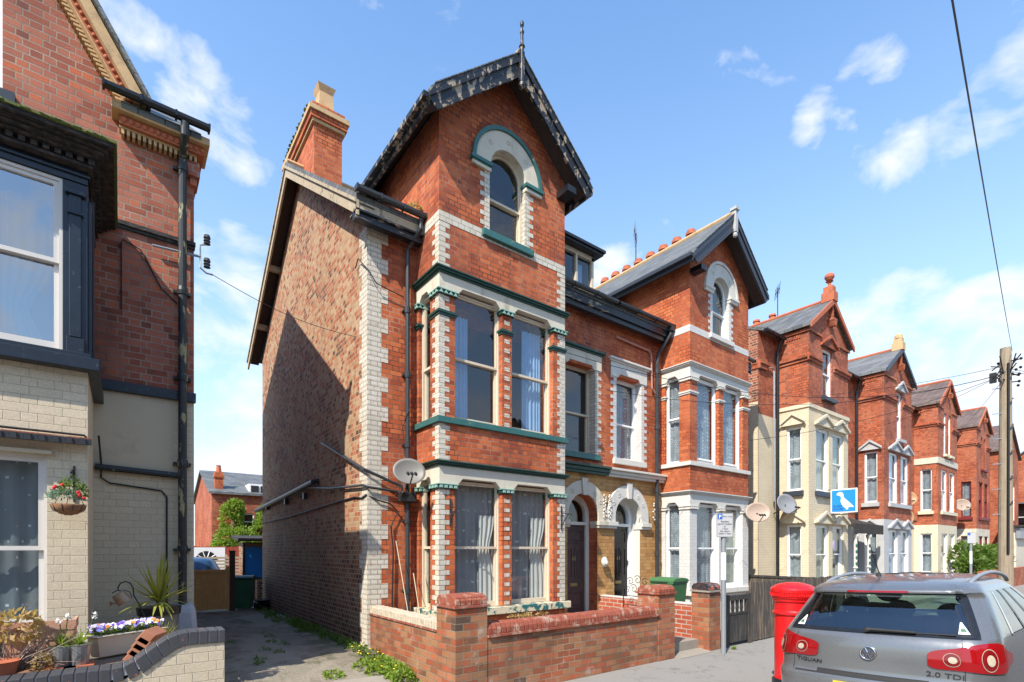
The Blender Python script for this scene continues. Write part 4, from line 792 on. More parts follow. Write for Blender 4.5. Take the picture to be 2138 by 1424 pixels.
MT['leaf_y'] = leafmat('yellow_striped_leaves', (.10,.16,.03), (.45,.42,.08)); MT['leaf_s'] = leafmat('silver_green_leaves', (.12,.20,.17), (.26,.36,.30)); MT['dry'] = leafmat('dried_tan_leaves', (.20,.11,.04), (.50,.38,.16)); MT['twig'] = plain('pale_twigs', (.30,.22,.18), .9, .4, 10)
PC = {n: plain('petal_'+n, c, .6, .15, 30) for n, c in dict(purple=(.13,.06,.36), lilac=(.42,.38,.62), white=(.75,.72,.68), orange=(.75,.22,.02), yellow=(.80,.55,.03), red=(.55,.02,.02), blue=(.14,.16,.55)).items()}
def rnd(a, b): return random.uniform(a, b)
def leaf(mb, p, d, L, w, up=Vector((0, 0, 1))):
    d = d.normalized(); s = d.cross(up)
    if s.length < .1: s = d.cross(Vector((1, 0, 0)))
    s = s.normalized()*w/2; q = p + d*L*.5
    mb.poly([p, q+s, p+d*L, q-s])
def rv(): return Vector((rnd(-1, 1), rnd(-1, 1), rnd(-1, 1))).normalized()
def blades(mb, c, n, L, w, spread=.5, droop=.5, seg=4):
    c = Vector(c)
    for _ in range(n):
        an = rnd(0, 2*pi); d = Vector((cos(an), sin(an), 0)); l = L*rnd(.6, 1.1); sp = spread*rnd(.2, 1.3); s = Vector((-sin(an), cos(an), 0))*w/2; pr = None; base = c + d*rnd(0, .02)
        pts = [base + d*(l*sp*t) + Vector((0, 0, l*(t*sqrt(max(.05, 1-min(.95, sp*sp*.6))) - droop*sp*t*t*.9))) for t in [k/seg for k in range(seg+1)]]
        for k in range(seg):
            k0, k1 = 1-k/seg*.85, 1-(k+1)/seg*.95; mb.poly([pts[k]-s*k0, pts[k]+s*k0, pts[k+1]+s*k1, pts[k+1]-s*k1])
def bushy(mb, c, r, n, ls, flat=False):
    c = Vector(c)
    for _ in range(n):
        v = rv(); p = c + Vector((v.x*r[0], v.y*r[1], abs(v.z)*r[2] if flat else v.z*r[2]))*rnd(.55, 1.0)**.6; leaf(mb, p, (v+rv()*.8), ls*rnd(.6, 1.4), ls*rnd(.4, .8), rv())
c = AT(143, 1040, 6.62)
m = MB(); bushy(m, (c.x-.03, c.y, c.z-.01), (.14, .11, .10), 480, .03, True); m.build('silver_foliage', MT['leaf_s'], hb, recalc=False)
m = MB(); bushy(m, (c.x+.03, c.y, c.z+.02), (.12, .1, .2), 380, .028, True); m.build('green_foliage', MT['leaf'], hb, recalc=False)
m = MB()
for dx, dz in ((-.09, .10), (-.04, .12), (.075, .055), (.09, .04), (.08, .02), (.12, .0), (-.1, .085)): m.blob((c.x+dx, c.y-.08, c.z+dz), .016, 7, 5, .2)
m.build('red_flowers', PC['red'], hb)
# raised bed and its pots
m = MB(); m.box(-4.2, .68, 5.66, 6.83, .2, .84); m.box(-.25, .68, 6.835, 7.7, .2, .84); m.build('raised_bed_soil', MT['soil'], kind='structure')
def pot(name, prof, x, y, z, mat, label, cat, n=20, **k): mb = MB(); mb.lathe(prof, x, y, n, z); return mb.build(name, mat, label=label, cat=cat, smooth=False, **k)
def planted(name, prof, p, mat, label, cat, group=None):
    r = thing(name, label, cat, (p.x, p.y, p.z), group); mb = MB(); mb.lathe(prof, p.x, p.y, 20, p.z); mb.build('pot', mat, r); return r
MT['zinc'] = plain('dull_zinc', (.38,.38,.37), .4, .3, 10, metal=.7, dirt=(.40,.20,.10), dirt_amt=.6, dscale=6)
for px, dx, fl, lab in ((128, 0, ((123, 1296), (141, 1289)), 'small zinc pot of grassy bulbs with two pale flowers, behind the wall'), (166, .02, ((197, 1285),), 'small zinc pot of grassy bulbs with one tall white flower, behind the wall')):
    p = AT(px, 1391, 5.86); p.z = .90; r = planted('bulb_pot', [(.062, 0), (.085, .17), (.09, .175), (.08, .176)], p, MT['zinc'], lab, 'flower pot', 'zinc bulb pots in the raised bed')
    mb = MB(); mb.box(p.x-.1, p.x+.1, p.y-.1, p.y+.1, .84, .899); mb.build('footing', MT['terracotta'], r)
    mb = MB(); blades(mb, (p.x, p.y, p.z+.17), 70, .16, .012, .9, .5); mb.build('leaves', MT['leaf_b'], r, recalc=False)
    for fx, fy in fl:
        q = AT(fx, fy, 5.86); mb = MB(); mb.tube([(p.x+.01, p.y, p.z+.17), ((p.x+q.x)/2+.01, p.y, (p.z+.17+q.z)/2), (q.x, q.y, q.z)], .004, 5); mb.build('stem', MT['leaf'], r)
        mb = MB()
        for k in range(26): leaf(mb, Vector(q)+rv()*.012, rv(), .03, .018)
        mb.build('flower_head', PC['white'], r, recalc=False)
# slatted timber planter
p = AT(85, 1352, 6.05); wp = thing('slatted_planter', 'pale pink slatted timber planter in the raised bed', 'planter', (p.x, 6.1, .84))
MT['pinkwood'] = plain('pale_pink_timber', (.50,.27,.18), .85, .25, 10, dirt=(.25,.12,.08), dirt_amt=.4, bump=.4)
x0, x1 = AT(20, 1350, 6.0).x, AT(160, 1350, 6.0).x
for k in range(5):
    m = MB(); z = .85+k*.088; e = .012*k; m.box(x0-e, x1-.05+e, 6.0-e*.6, 6.02-e*.6, z, z+.080); m.box(x1-.05+e-.02, x1-.05+e, 6.02-e*.6, 6.3, z, z+.08); m.build('slat', MT['pinkwood'], wp)
m = MB(); m.box(x0, x1-.08, 6.03, 6.3, .84, 1.23); m.build('soil_fill', MT['soil'], wp)
# dried shrub and bare twigs
ds = thing('dried_shrub', 'dried tan-leaved shrub with bare tangled twigs at left edge', 'shrub', (AT(40, 1380, 5.85).x, 5.85, .84))
c = AT(32, 1310, 5.85); m = MB(); bushy(m, c, (.17, .12, .13), 330, .05); m.build('leaves', MT['dry'], ds, recalc=False)
m = MB(); base = AT(30, 1400, 5.85)
for k in range(60):
    e = Vector((c.x+rnd(-.12, .42), c.y+rnd(-.12, .1), rnd(.9, 1.32))); mid = base.lerp(e, .5)+rv()*.06; m.tube([base+rv()*.03, mid, e], [.006, .004, .0015], 4)
m.build('twigs', MT['twig'], ds)
m = MB(); q = AT(88, 1385, 5.78); bushy(m, (q.x, q.y, .93), (.06, .05, .11), 240, .03); m.build('small_conifer', MT['dry'], None, recalc=False, label='small brown-green bushy plant before the slatted planter', cat='plant')
m = MB(); q = AT(8, 1395, 5.72); m.lathe([(.10, 0), (.14, .18), (.15, .19), (.13, .19)], q.x-.05, q.y+.02, 20, .82); m.build('terracotta_pot', MT['terracotta'], label='orange terracotta pot at the lower left corner', cat='flower pot')
m = MB(); q = AT(10, 1350, 6.0); m.box(q.x-.3, q.x+.03, 6.25, 6.45, .84, 1.25); m.build('storage_box', MT['sooty'], label='dark box behind the dried shrub at left edge', cat='box', bevel=.01)
# pansy trough
p0, p1 = AT(192, 1345, 6.35), AT(328, 1330, 6.75); pt = thing('pansy_trough', 'cream enamel trough full of purple, white and orange pansies', 'planter', ((p0.x+p1.x)/2, 6.5, .85)); m = MB()
L = Vector((p1.x-p0.x, .34, 0)); n_ = Vector((-L.y, L.x, 0)).normalized(); prof = [(0, .0, .07), (.0, .0, .07)]
def trough(mb, z0, z1, g0, g1, mat=None):
    P = []
    for g, z in ((g0, z0), (g1, z1)):
        a = Vector((p0.x, p0.y, z)) - L.normalized()*g; b_ = Vector((p0.x, p0.y, z))+L+L.normalized()*g; P += [a-n_*(.09+g), b_-n_*(.09+g), b_+n_*(.09+g), a+n_*(.09+g)]
    mb.hexa(P)
trough(m, .86, 1.06, -.03, .02); trough(m, 1.0605, 1.075, .035, .035); m.build('tub', plain('cream_enamel', (.55,.50,.40), .4, .1, 6), pt, bevel=.02)
m = MB(); c = Vector((p0.x, p0.y, 1.09))+L*.5
def inT(): return Vector((p0.x, p0.y, 1.08)) + L*rnd(0, 1) + n_*rnd(-.1, .1)
for _ in range(900): leaf(m, inT()+Vector((0, 0, rnd(-.01, .05))), rv()+Vector((0, 0, .6)), .04, .02, rv())
m.build('leaves', MT['leaf'], pt, recalc=False)
for nm, cnt in (('purple', 60), ('lilac', 55), ('white', 60), ('orange', 18), ('yellow', 22), ('blue', 22)):
    m = MB()
    for _ in range(cnt):
        q = inT()+Vector((0, 0, rnd(.03, .09))); u = Vector((rnd(-.4, .4), -1, rnd(.2, .9))).normalized(); s = u.cross(Vector((0, 0, 1))).normalized(); t = s.cross(u); rr = rnd(.014, .02)
        m.poly([q+(s*cos(a)+t*sin(a))*rr*(1+.2*cos(a*5)) for a in [k*pi/4 for k in range(8)]])
    m.build(nm+'_flowers', PC[nm], pt, recalc=False)
# cordyline in a black and grey pot
p = AT(332, 1322, 7.35); p.z = .92; cd = planted('cordyline', [(.17, 0), (.21, .3), (.20, .31)], p, plain('grey_plastic_pot', (.13,.13,.13), .5), 'spiky yellow-striped palm-like plant in grey pot by the downpipe', 'potted plant')
m = MB(); m.lathe([(.215, .22), (.225, .31), (.20, .312)], p.x, p.y, 20, p.z); m.build('black_rim', MT['black_paint'], cd)
m = MB(); random.seed(11)
for k in range(84):
    an = rnd(0, 2*pi); el = rnd(.05, 1.5); l = rnd(.38, .62); d = Vector((cos(an)*cos(el), sin(an)*cos(el), sin(el))); s = d.cross(Vector((0, 0, 1))); s = (s if s.length > .1 else Vector((1, 0, 0))).normalized(); b0 = Vector((p.x, p.y, p.z+.36)); pts = [b0 + d*l*t - Vector((0, 0, .22*(1-sin(el))*t*t)) for t in (0, .3, .6, .85, 1)]; ws = (.008, .016, .014, .008, .001)
    for j in range(4): m.poly([pts[j]-s*ws[j], pts[j]+s*ws[j], pts[j+1]+s*ws[j+1], pts[j+1]-s*ws[j+1]])
m.build('leaves', MT['leaf_y'], cd, recalc=False); m = MB(); m.tube([(p.x, p.y, p.z+.2), (p.x, p.y, p.z+.38)], .03, 8); m.build('stem', MT['twig'], cd)
m = MB(); q = AT(337, 1325, 6.6); blades(m, (q.x, q.y, .9), 120, .28, .014, .7, .3); m.build('yellow_shrub', MT['leaf_y'], label='yellow-green grassy plant behind the stepped wall', cat='plant', recalc=False)
# watering can on a shepherd's crook
wc = thing('watering_can', 'small rusty watering can hanging from the garden hook', 'watering can', AT(255, 1250, 7.1))
H0 = AT(303, 1290, 7.1); pts = [H0] + [AT(x, y, 7.1) for x, y in ((292, 1265), (279, 1242), (278, 1228), (272, 1218), (262, 1214), (251, 1218), (246, 1228), (248, 1234))]
m = MB(); m.tube([H0-Vector((0, 0, .35))]+pts, .008, 6); m.build('garden_hook', MT['iron'], label='black curved garden hook behind the pansy trough', cat='garden hook')
ca, cb = AT(246, 1240, 7.1), AT(262, 1258, 7.1); ax = (cb-ca).normalized(); side = Vector((0, 1, 0)); up = ax.cross(side)
def tubeax(mb, a, b, r0, r1, n=16): mb.tube([a, b], [r0, r1], n)
m = MB(); tubeax(m, ca, cb, .062, .072); MT['rusty'] = plain('rusty_tin', (.30,.21,.14), .5, .3, 10, metal=.3, dirt=(.30,.11,.04), dirt_amt=.8, dscale=14, lo=.5, hi=.6); m.build('can_body', MT['rusty'], wc); a_ = AT(254, 1258, 7.1); b_ = AT(234, 1260, 7.1)
m = MB(); m.tube([a_, b_], [.018, .012], 8); m.tube([b_, b_-(a_-b_).normalized()*.02], [.014, .03], 10); m.build('spout', MT['rusty'], wc)
m = MB(); e = AT(246, 1232, 7.1); m.tube([ca+Vector((.03, 0, .03)), e, ca-Vector((.05, 0, -.01))], .006, 6); m.tube([cb+Vector((.06, 0, .05)), AT(271, 1236, 7.1), AT(258, 1232, 7.1)], .005, 6); m.build('handle', MT['iron'], wc)
# loose coping bricks stacked beside the wall
q = AT(292, 1350, 5.9); ct = thing('coping_tiles', 'leaning stack of three orange coping tiles behind curved wall', 'coping tiles', (q.x, q.y, .86))
for k in range(4):
    a = AT(268+k*9, 1386-k*14, 5.85); m = MB(); d = Vector((.075, .0, .09)); w = Vector((.11, .24, 0)); h = Vector((-.045, 0, .035)); P = [a, a+w, a+w+d, a+d]; m.hexa([v-h*.8 for v in P]+[v+h*1.1 for v in P]); m.build('tile', MT['terracotta'] if False else plain('salmon_coping_tile', (.48,.20,.11), .85, .2, 10), ct, bevel=.006)
# garden wall with swept coping
gw = thing('garden_wall', 'cream painted brick garden wall with swept dark coping at lower left', 'wall', (-1.5, 5.5, 0))
prof = [(-4.2, .91), (-.726, .91), (-.166, .91), (-.054, .907), (.011, .917), (.107, .965), (.173, 1.02), (.303, 1.112), (.375, 1.148), (.456, 1.164), (.775, 1.158)]
def pz(x):
    for (xa, za), (xb, zb) in zip(prof, prof[1:]):
        if xa <= x <= xb: return za+(zb-za)*(x-xa)/(xb-xa)
    return prof[-1][1]
th = .118; m = MB(); m.prism([(-4.2, -.1), (.765, -.1)] + [(x if x < .76 else .765, z-th) for x, z in prof[::-1]], 5.425, 5.655); m.build('brickwork', MT['brick_cream'], gw)
m = MB(); x = -4.2
while x < .77:
    x2 = min(x+.078, .775); za, zb = pz(x), pz(x2); g = .003; tl = (zb-za)/(x2-x); nx = -tl*th*.75/sqrt(1+tl*tl)
    m.prism([(x+g-nx, za-th), (x2-g-nx, zb-th), (x2-g, zb), (x+g, za)], 5.41, 5.665); x = x2
m.build('coping', MT['coping_black'], gw, bevel=.006)
m = MB(); m.prism([(-4.19, .8)] + [(x, z-.012) for x, z in prof[:-1]] + [(.768, 1.145), (.768, 1.05), (.456, 1.05), (.303, 1.0), (.1, .86), (-.1, .8)], 5.418, 5.66); m.build('coping_joints', MT['lead'], gw)
def text_mesh(name, body, size, loc, rot, mat, parent=None, extrude=.002, align='CENTER', sp=1.0, sx=1.0):
    cu = bpy.data.curves.new(name, 'FONT'); cu.body = body; cu.size = size; cu.extrude = extrude; cu.align_x = align; cu.space_line = sp; cu.resolution_u = 3
    o = bpy.data.objects.new(name, cu); COL.objects.link(o); bpy.context.view_layer.update()
    me = bpy.data.meshes.new_from_object(o.evaluated_get(bpy.context.evaluated_depsgraph_get())); bpy.data.objects.remove(o); me.materials.clear(); me.materials.append(mat)
    o = bpy.data.objects.new(name, me); COL.objects.link(o); me.transform(Matrix.Translation(loc) @ Matrix.Rotation(rot[2], 4, 'Z') @ Matrix.Rotation(rot[0], 4, 'X') @ Matrix.Diagonal((sx, 1, 1, 1)))
    if parent is not None:
        o.parent = parent
        if parent.parent is None: o.matrix_parent_inverse = Matrix.Translation(-parent.location)
    return o
for hh, xm, num in ((h65, lambda x: x, '65'), (h67, lambda x: 17.94-x, '63')):
    dr = [o for o in bpy.data.objects if o.parent == hh and o.name.startswith('door') and o.name.split('.')[0] == 'door'][0]
    text_mesh('door_number', num, .13, Vector((xm(8.21), YF+.284, 1.66)), (R(90), 0, 0), MT['brass'], dr, .004)
# ------------------------------------------------------------------ front boundary of the pair
YW = 5.41
def capped(mb, x0, x1, y0, y1, z0, h, along, n, g=.006, hump=.5):
    """row of rounded coping bricks"""
    L = (x1-x0) if along == 'x' else (y1-y0)
    for k in range(n):
        a0 = (x0 if along == 'x' else y0)+L*k/n+g; a1 = (x0 if along == 'x' else y0)+L*(k+1)/n-g
        b0, b1 = (y0, y1) if along == 'x' else (x0, x1); w = b1-b0; dz = random.uniform(-.003, .003)
        pr = [(b0, z0), (b1, z0), (b1, z0+h*(1-hump)), (b1-w*.12, z0+h*.88), (b1-w*.32, z0+h), (b0+w*.32, z0+h), (b0+w*.12, z0+h*.88), (b0, z0+h*(1-hump))]; pr = [(p[0], p[1]+dz) for p in pr]
        mb.prism(pr, a0, a1, 'a' if along == 'x' else 'b')
def mkT(along): return None
def pier(par, x0, x1, y0, y1, zb, ztop, mat, cm, nb=6):
    m = MB(); m.box(x0, x1, y0, y1, -.1, zb); p = m.build('pier', mat, par)
    m = MB(); m.box(x0-.03, x1+.03, y0-.03, y1+.03, zb+.001, zb+.03); m.box(x0+.02, x1-.02, y0+.02, y1-.02, zb+.03, ztop-.03); m.build('cap_tile', MT['slab'] if cm is not MT['coping'] else MT['coping'], p)
    m = MB(); capped(m, x0-.005, x1+.005, y0-.005, y1+.005, zb+.031, ztop-zb-.031, 'x', nb); m.build('cap', cm, p, bevel=.006); return p
fw = thing('boundary_wall', 'low rustic brick front wall with rounded red coping between two piers', 'wall', (5.5, YW, 0))
pier(fw, 3.257, 3.73, YW, 5.88, 1.175, 1.335, MT['brick_garden'], MT['coping'], 6)
pier(fw, 7.27, 7.72, YW, 5.86, 1.135, 1.28, MT['brick_garden'], MT['coping'], 5)
m = MB(); m.box(3.731, 7.269, YW+.01, YW+.24, -.1, .775); m.build('brickwork', MT['brick_garden'], fw)
m = MB(); m.box(3.735, 7.268, YW-.03, YW+.28, .776, .805); m.build('creasing_tiles', MT['coping'], fw)
m = MB(); m.box(3.74, 7.26, YW+.02, YW+.23, .806, .90); m.build('coping_joints', MT['moss'], fw)
m = MB(); capped(m, 3.735, 7.268, YW, YW+.25, .807, .148, 'x', 46); m.build('coping', MT['coping'], fw, bevel=.005)
sw = thing('side_garden_wall', 'side garden wall with whitewashed brick-on-edge coping, from corner pier to house', 'wall', (3.37, 7, 0))
m = MB(); m.box(3.27, 3.49, 5.881, 8.149, -.1, .83); m.build('brickwork', MT['brick_garden'], sw)
m = MB(); m.box(3.25, 3.51, 5.882, 8.145, .831, .852); m.build('creasing_tiles', MT['coping'], sw)
m = MB(); m.box(3.275, 3.485, 5.89, 8.14, .853, .945)
m.build('coping_joints', MT['soil'], sw)
m = MB()
for k in range(29): y = 5.885+k*.078; m.box(3.262, 3.498, y+.006, min(y+.072, 8.145), .853, .967+random.uniform(-.004, .004))
m.build('coping', MT['coping_pale'], sw, bevel=.008)
# path wall between the two gardens, with its front pier
pw = thing('dividing_wall', 'plain red brick dividing wall with white top and tar-capped pier', 'wall', (8.9, 6.8, 0))
m = MB(); m.box(8.751, 8.97, 5.75, 8.149, -.1, .84); m.build('brickwork', MT['brick_low'], pw); m = MB(); m.box(8.745, 8.975, 5.75, 8.149, .841, .857); m.build('white_top', MT['stone_white'], pw)
pier(pw, 8.75, 9.13, 5.38, 5.748, 1.10, 1.27, plain('x', (1,1,1)) if False else MT['brick_garden'], MT['coping_tar'], 4)
m = MB(); m.hexa([(7.72,5.3,-.05),(8.75,5.3,-.05),(8.75,8.0,-.05),(7.72,8.0,-.05),(7.72,5.3,.008),(8.75,5.3,.008),(8.75,8.0,.24),(7.72,8.0,.24)]); m.build('garden_path', MT['slab'], kind='structure')
# open wrought-iron gate
ig = thing('iron_gate', 'open black wrought-iron scroll gate beside the brick pier', 'gate', (7.74, 6.2, 0))
TG = lambda a, b, z: (7.74+b, 5.88+a, z)
m = MB(TG)
for a in (.02, .70): m.tube([(a, 0, .1), (a, 0, 1.24)], .010, 6)
for z in (.12, .85, 1.02): m.tube([(.02, 0, z), (.70, 0, z)], .008, 6)
m.build('gate_frame', MT['iron'], ig)
m = MB(TG)
def scroll(cx, cz, r, a0, turns, s=1): return [(cx+s*r*(1-.75*t)*cos(a0+turns*2*pi*t), 0, cz+r*(1-.75*t)*sin(a0+turns*2*pi*t)) for t in [k/18 for k in range(19)]]
for cx, cz, r, s in ((.12,1.14,.09,1),(.28,1.14,.07,-1),(.45,1.16,.09,1),(.6,1.13,.07,-1),(.2,.93,.06,1),(.5,.93,.06,-1),(.19,1.3,.08,-1),(.36,1.33,.09,1),(.53,1.30,.08,1),(.2,.6,.12,1),(.5,.6,.12,-1)): m.tube(scroll(cx, cz, r, .6, 1.2, s), .006, 5)
for a in (.13, .25, .36, .47, .59): m.tube([(a, 0, .12), (a, 0, .85)], .006, 5)
m.build('scrollwork', MT['iron'], ig)
# timber gate and fence of the right-hand garden
tg = thing('timber_gate', 'small black timber gate with pierced balusters beside the tar-capped pier', 'gate', (9.75, 5.4, 0))
MT['blackwood'] = plain('black_stained_timber', (.035,.032,.030), .75, .4, 8, dirt=(.16,.13,.10), dirt_amt=.6, dscale=8, dsc=(3,3,.25), lo=.52, hi=.66, bump=.4)
MT['greywood'] = plain('weathered_black_boards', (.07,.06,.052), .85, .4, 8, dirt=(.26,.19,.13), dirt_amt=.7, dscale=9, dsc=(3,3,.2), lo=.5, hi=.6, bump=.6)
for gx_ in (9.33, 10.165): m = MB(); m.box(gx_, gx_+.065, 5.36, 5.43, 0, 1.02); m.build('gate_post', MT['blackwood'], tg)
m = MB(); m.box(9.41, 10.16, 5.385, 5.42, .07, .62); m.build('gate_panel', MT['blackwood'], tg)
m = MB(); m.box(9.41, 10.16, 5.37, 5.43, .90, 1.0); m.box(9.41, 10.16, 5.375, 5.43, .621, .66); m.box(9.41, 9.47, 5.375, 5.43, .661, .899); m.box(10.10, 10.16, 5.375, 5.43, .661, .899); m.build('gate_rail', MT['blackwood'], tg)
for k in range(3):
    x = 9.62+k*.165; m = MB(); m.prism([(x-.02,.661),(x+.02,.661),(x+.045,.74),(x+.035,.80),(x+.05,.899),(x-.05,.899),(x-.035,.80),(x-.045,.74)], 5.39, 5.42); m.build('baluster', MT['blackwood'], tg)
tf = thing('timber_fence', 'dark weathered vertical board fence along the pavement behind the pillar box', 'fence', (12.4, 5.4, 0)); x = 10.25
while x < 14.6:
    w = random.uniform(.09, .12); m = MB(); m.box(x, x+w-.008, 5.39+random.uniform(-.008, .008), 5.415, .02, 1.23+random.uniform(-.02, .015)); m.build('board', MT['greywood'], tf); x += w
m = MB(); m.box(10.24, 14.6, 5.42, 5.48, .3, .38); m.box(10.24, 14.6, 5.42, 5.48, .95, 1.03); m.box(10.24, 10.32, 5.36, 5.389, 0, 1.28); m.build('fence_rail', MT['greywood'], tf)
sf = thing('side_fence', 'dark capped panel fence between the white-bay garden and cream house', 'fence', (14.8, 6.8, 0)); m = MB(); m.box(14.78, 14.82, 5.5, 8.1, .1, 1.10); m.build('panel', MT['greywood'], sf); m = MB(); m.box(14.75, 14.85, 5.45, 8.1, 1.10, 1.16); m.build('cap_rail', MT['blackwood'], sf)
# parking sign
def sign_post(x, y, h, label, rot=0, txt=True, s=1.0):
    r = thing('parking_sign', label, 'sign', (x, y, 0), 'parking signs on grey posts'); m = MB(); m.lathe([(.045, 0), (.045, h), (.0, h+.01)], x, y, 14, 0); m.build('post', MT['metal'], r, smooth=False)
    m = MB(); m.lathe([(.0465, 1.35), (.0465, 1.85)], x, y, 14, 0); m.build('white_band', MT['upvc'], r)
    ca, sa = cos(rot), sin(rot); TSg = lambda a, b, z: (x+a*ca+b*sa, y+a*sa-b*ca, z)   # b positive towards the viewer
    m = MB(TSg); m.box(-.155, .155, .05, .056, h-.44, h); m.build('plate', plain('white_sign_face_grey', (.42,.42,.43), .5, .03), r)
    m = MB(TSg)
    for a0, a1, z0, z1 in ((-.15,.15,h-.008,h-.003),(-.15,.15,h-.437,h-.432),(-.15,-.145,h-.432,h-.008),(.145,.15,h-.432,h-.008)): m.box(a0, a1, .0565, .0575, z0, z1)
    m.build('border', MT['black_paint'], r)
    m = MB(TSg); m.box(-.135, -.045, .0565, .058, h-.115, h-.015); m.build('blue_square', plain('sign_blue', (.02,.10,.42), .5, .03), r)
    if txt:
        text_mesh('letter', 'P', .1, Vector(TSg(-.09, .059, h-.102)), (R(90), 0, rot), MT['upvc'], r, .0005)
        text_mesh('hours', '8 am - 6 pm', .036, Vector(TSg(.05, .059, h-.075)), (R(90), 0, rot), MT['black_paint'], r, .0005)
        text_mesh('wording', 'Resident\npermit holders\nor\n1 hour\nNo return\nwithin 1 hour', .046, Vector(TSg(0, .059, h-.17)), (R(90), 0, rot), MT['black_paint'], r, .0005, sp=.95, sx=.95)
    return r
sign_post(8.76, 5.10, 2.57, 'grey parking sign post on the pavement in front of the white bay', R(-35)); sign_post(27.3, 5.2, 2.6, 'distant parking sign post beyond the parked car', R(-50), False)
# wheelie bins
def bin_(x, y, z, rot, mats, label, s0=1.0):
    r = thing('wheelie_bin', label, 'bin', (x, y, z), 'green wheelie bins'); ca, sa = cos(rot), sin(rot); Tb = lambda a, b, zz: (x+(a*ca-b*sa)*s0, y+(a*sa+b*ca)*s0, z+zz*s0)
    m = MB(Tb); m.hexa([(-.22,-.26,.04),(.22,-.26,.04),(.22,.22,.04),(-.22,.22,.04),(-.28,-.34,.95),(.28,-.34,.95),(.28,.30,.95),(-.28,.30,.95)]); m.box(-.295, .295, -.355, .31, .951, .99); m.build('body', mats[0], r, bevel=.02)
    m = MB(Tb); m.prism([(-.38,.991),(.30,.991),(.30,1.03),(.2,1.075),(-.1,1.085),(-.3,1.06),(-.38,1.01)], -.305, .305, 'a'); m.build('lid', mats[1], r, bevel=.015)
    m = MB(Tb); m.tube([(-.2,.38,.99),(.2,.38,.99)], .015, 8); m.build('handle', MT['iron'], r)
    for s in (-1, 1): m = MB(Tb); m.tube([(s*.24,.24,.10),(s*.285,.24,.10)], .10, 16); w = m.build('wheel', MT['iron'], r); m = MB(Tb); m.tube([(s*.286,.24,.10),(s*.292,.24,.10)], .045, 12); m.build('hub', MT['metal'], w)
MT['bin_green'] = plain('green_bin_plastic', (.05,.15,.055), .5, .15, 5); MT['bin_dark'] = plain('dark_green_bin_plastic', (.025,.12,.055), .45, .2, 5); MT['bin_lid'] = plain('dark_green_lid', (.03,.07,.045), .45, .2, 5)
bin_(9.75, 7.0, .20, R(95), (MT['bin_green'], MT['bin_green']), 'mid green wheelie bin behind the brick pier in front of white bay')
bin_(2.70, 15.7, .27, R(-20), (MT['bin_dark'], MT['bin_lid']), 'dark green wheelie bin by the timber gate at the alley end', .86)
# pillar box
def lathe_cyl(): pass
pb = thing('pillar_box', 'red cylindrical pillar box on the pavement behind the silver car', 'post box', (6.99, 3.09, 0)); MT['red'] = plain('red_gloss_paint', (.62,.012,.014), .25, .08, 5, spec=.5)
px_, py_ = 6.99, 3.09
m = MB(); m.lathe([(.245, 0), (.255, .02), (.255, .20), (.235, .225)], px_, py_, 32, 0); m.build('black_plinth', MT['black_paint'], pb, smooth=False)
m = MB(); m.lathe([(.232, .226), (.225, .26), (.225, 1.06), (.245, 1.065), (.25, 1.085), (.235, 1.10), (.228, 1.12), (.228, 1.22), (.245, 1.235), (.25, 1.26), (.262, 1.275)], px_, py_, 40, 0); m.build('body', MT['red'], pb, smooth=False)
m = MB(); m.lathe([(.25, 1.276), (.258, 1.30), (.268, 1.345), (.274, 1.35), (.276, 1.385), (.262, 1.405), (.2, 1.445), (.1, 1.472), (.0, 1.48)], px_, py_, 40, 0)
for k in range(56): an = 2*pi*k/56; x, y = px_+.267*cos(an), py_+.267*sin(an); m.box(x-.007, x+.007, y-.007, y+.007, 1.302, 1.345)
m.build('cap', MT['red'], pb, smooth=False)
an0 = R(-155); m = MB()
def cyl_patch(mb, a0, a1, z0, z1, r0, r1, n=10):
    for k in range(n):
        A, B = a0+(a1-a0)*k/n, a0+(a1-a0)*(k+1)/n; q = lambda an, r, z: (px_+r*cos(an), py_+r*sin(an), z); mb.hexa([q(A,r1,z0), q(B,r1,z0), q(B,r0,z0), q(A,r0,z0), q(A,r1,z1), q(B,r1,z1), q(B,r0,z1), q(A,r0,z1)])
cyl_patch(m, R(-150), R(-70), .35, 1.03, .22, .234); m.build('door', MT['red'], pb); m = MB(); cyl_patch(m, R(-135), R(-85), 1.13, 1.17, .22, .235); m.build('slot', MT['black_paint'], pb); m = MB(); cyl_patch(m, R(-138), R(-112), .8, .98, .23, .238); m.build('notice_plate', MT['upvc'], pb)
# telegraph pole
tp = thing('telegraph_pole', 'tall weathered timber telegraph pole with cable fittings behind the car', 'pole', (17.85, 2.73, 0)); MT['polewood'] = plain('grey_pole_timber', (.30,.24,.17), .9, .3, 6, dirt=(.10,.09,.05), dirt_amt=.6, dscale=5, dsc=(4,4,.2), bump=.6)
m = MB(); m.tube([(17.85, 2.73, 0), (17.85, 2.73, 3.0), (17.85, 2.73, 7.02)], [.16, .14, .11], 14); m.build('shaft', MT['polewood'], tp)
m = MB(); m.tube([(17.70, 2.66, 1.8), (17.72, 2.66, 3.5), (17.74, 2.66, 6.6)], .03, 6); m.build('cable_run', MT['cable'], tp)
m = MB()
for k in range(12): z = 2.8+k*.32; m.box(17.66, 17.80, 2.57, 2.60, z, z+.02) if k % 2 else m.tube([(17.80, 2.70, z), (17.66, 2.95, z)], .012, 5)
m.build('climbing_steps', MT['metal'], tp)
m = MB()
for k in range(16): an = rnd(0, 6.28); m.tube([(17.85, 2.73, 6.3+rnd(-.3, .5)), (17.85+.28*cos(an), 2.73+.28*sin(an), 6.35+rnd(-.3, .45))], .015, 5); m.blob((17.85+.28*cos(an), 2.73+.28*sin(an), 6.35+rnd(-.3, .45)), .035, 6, 5)
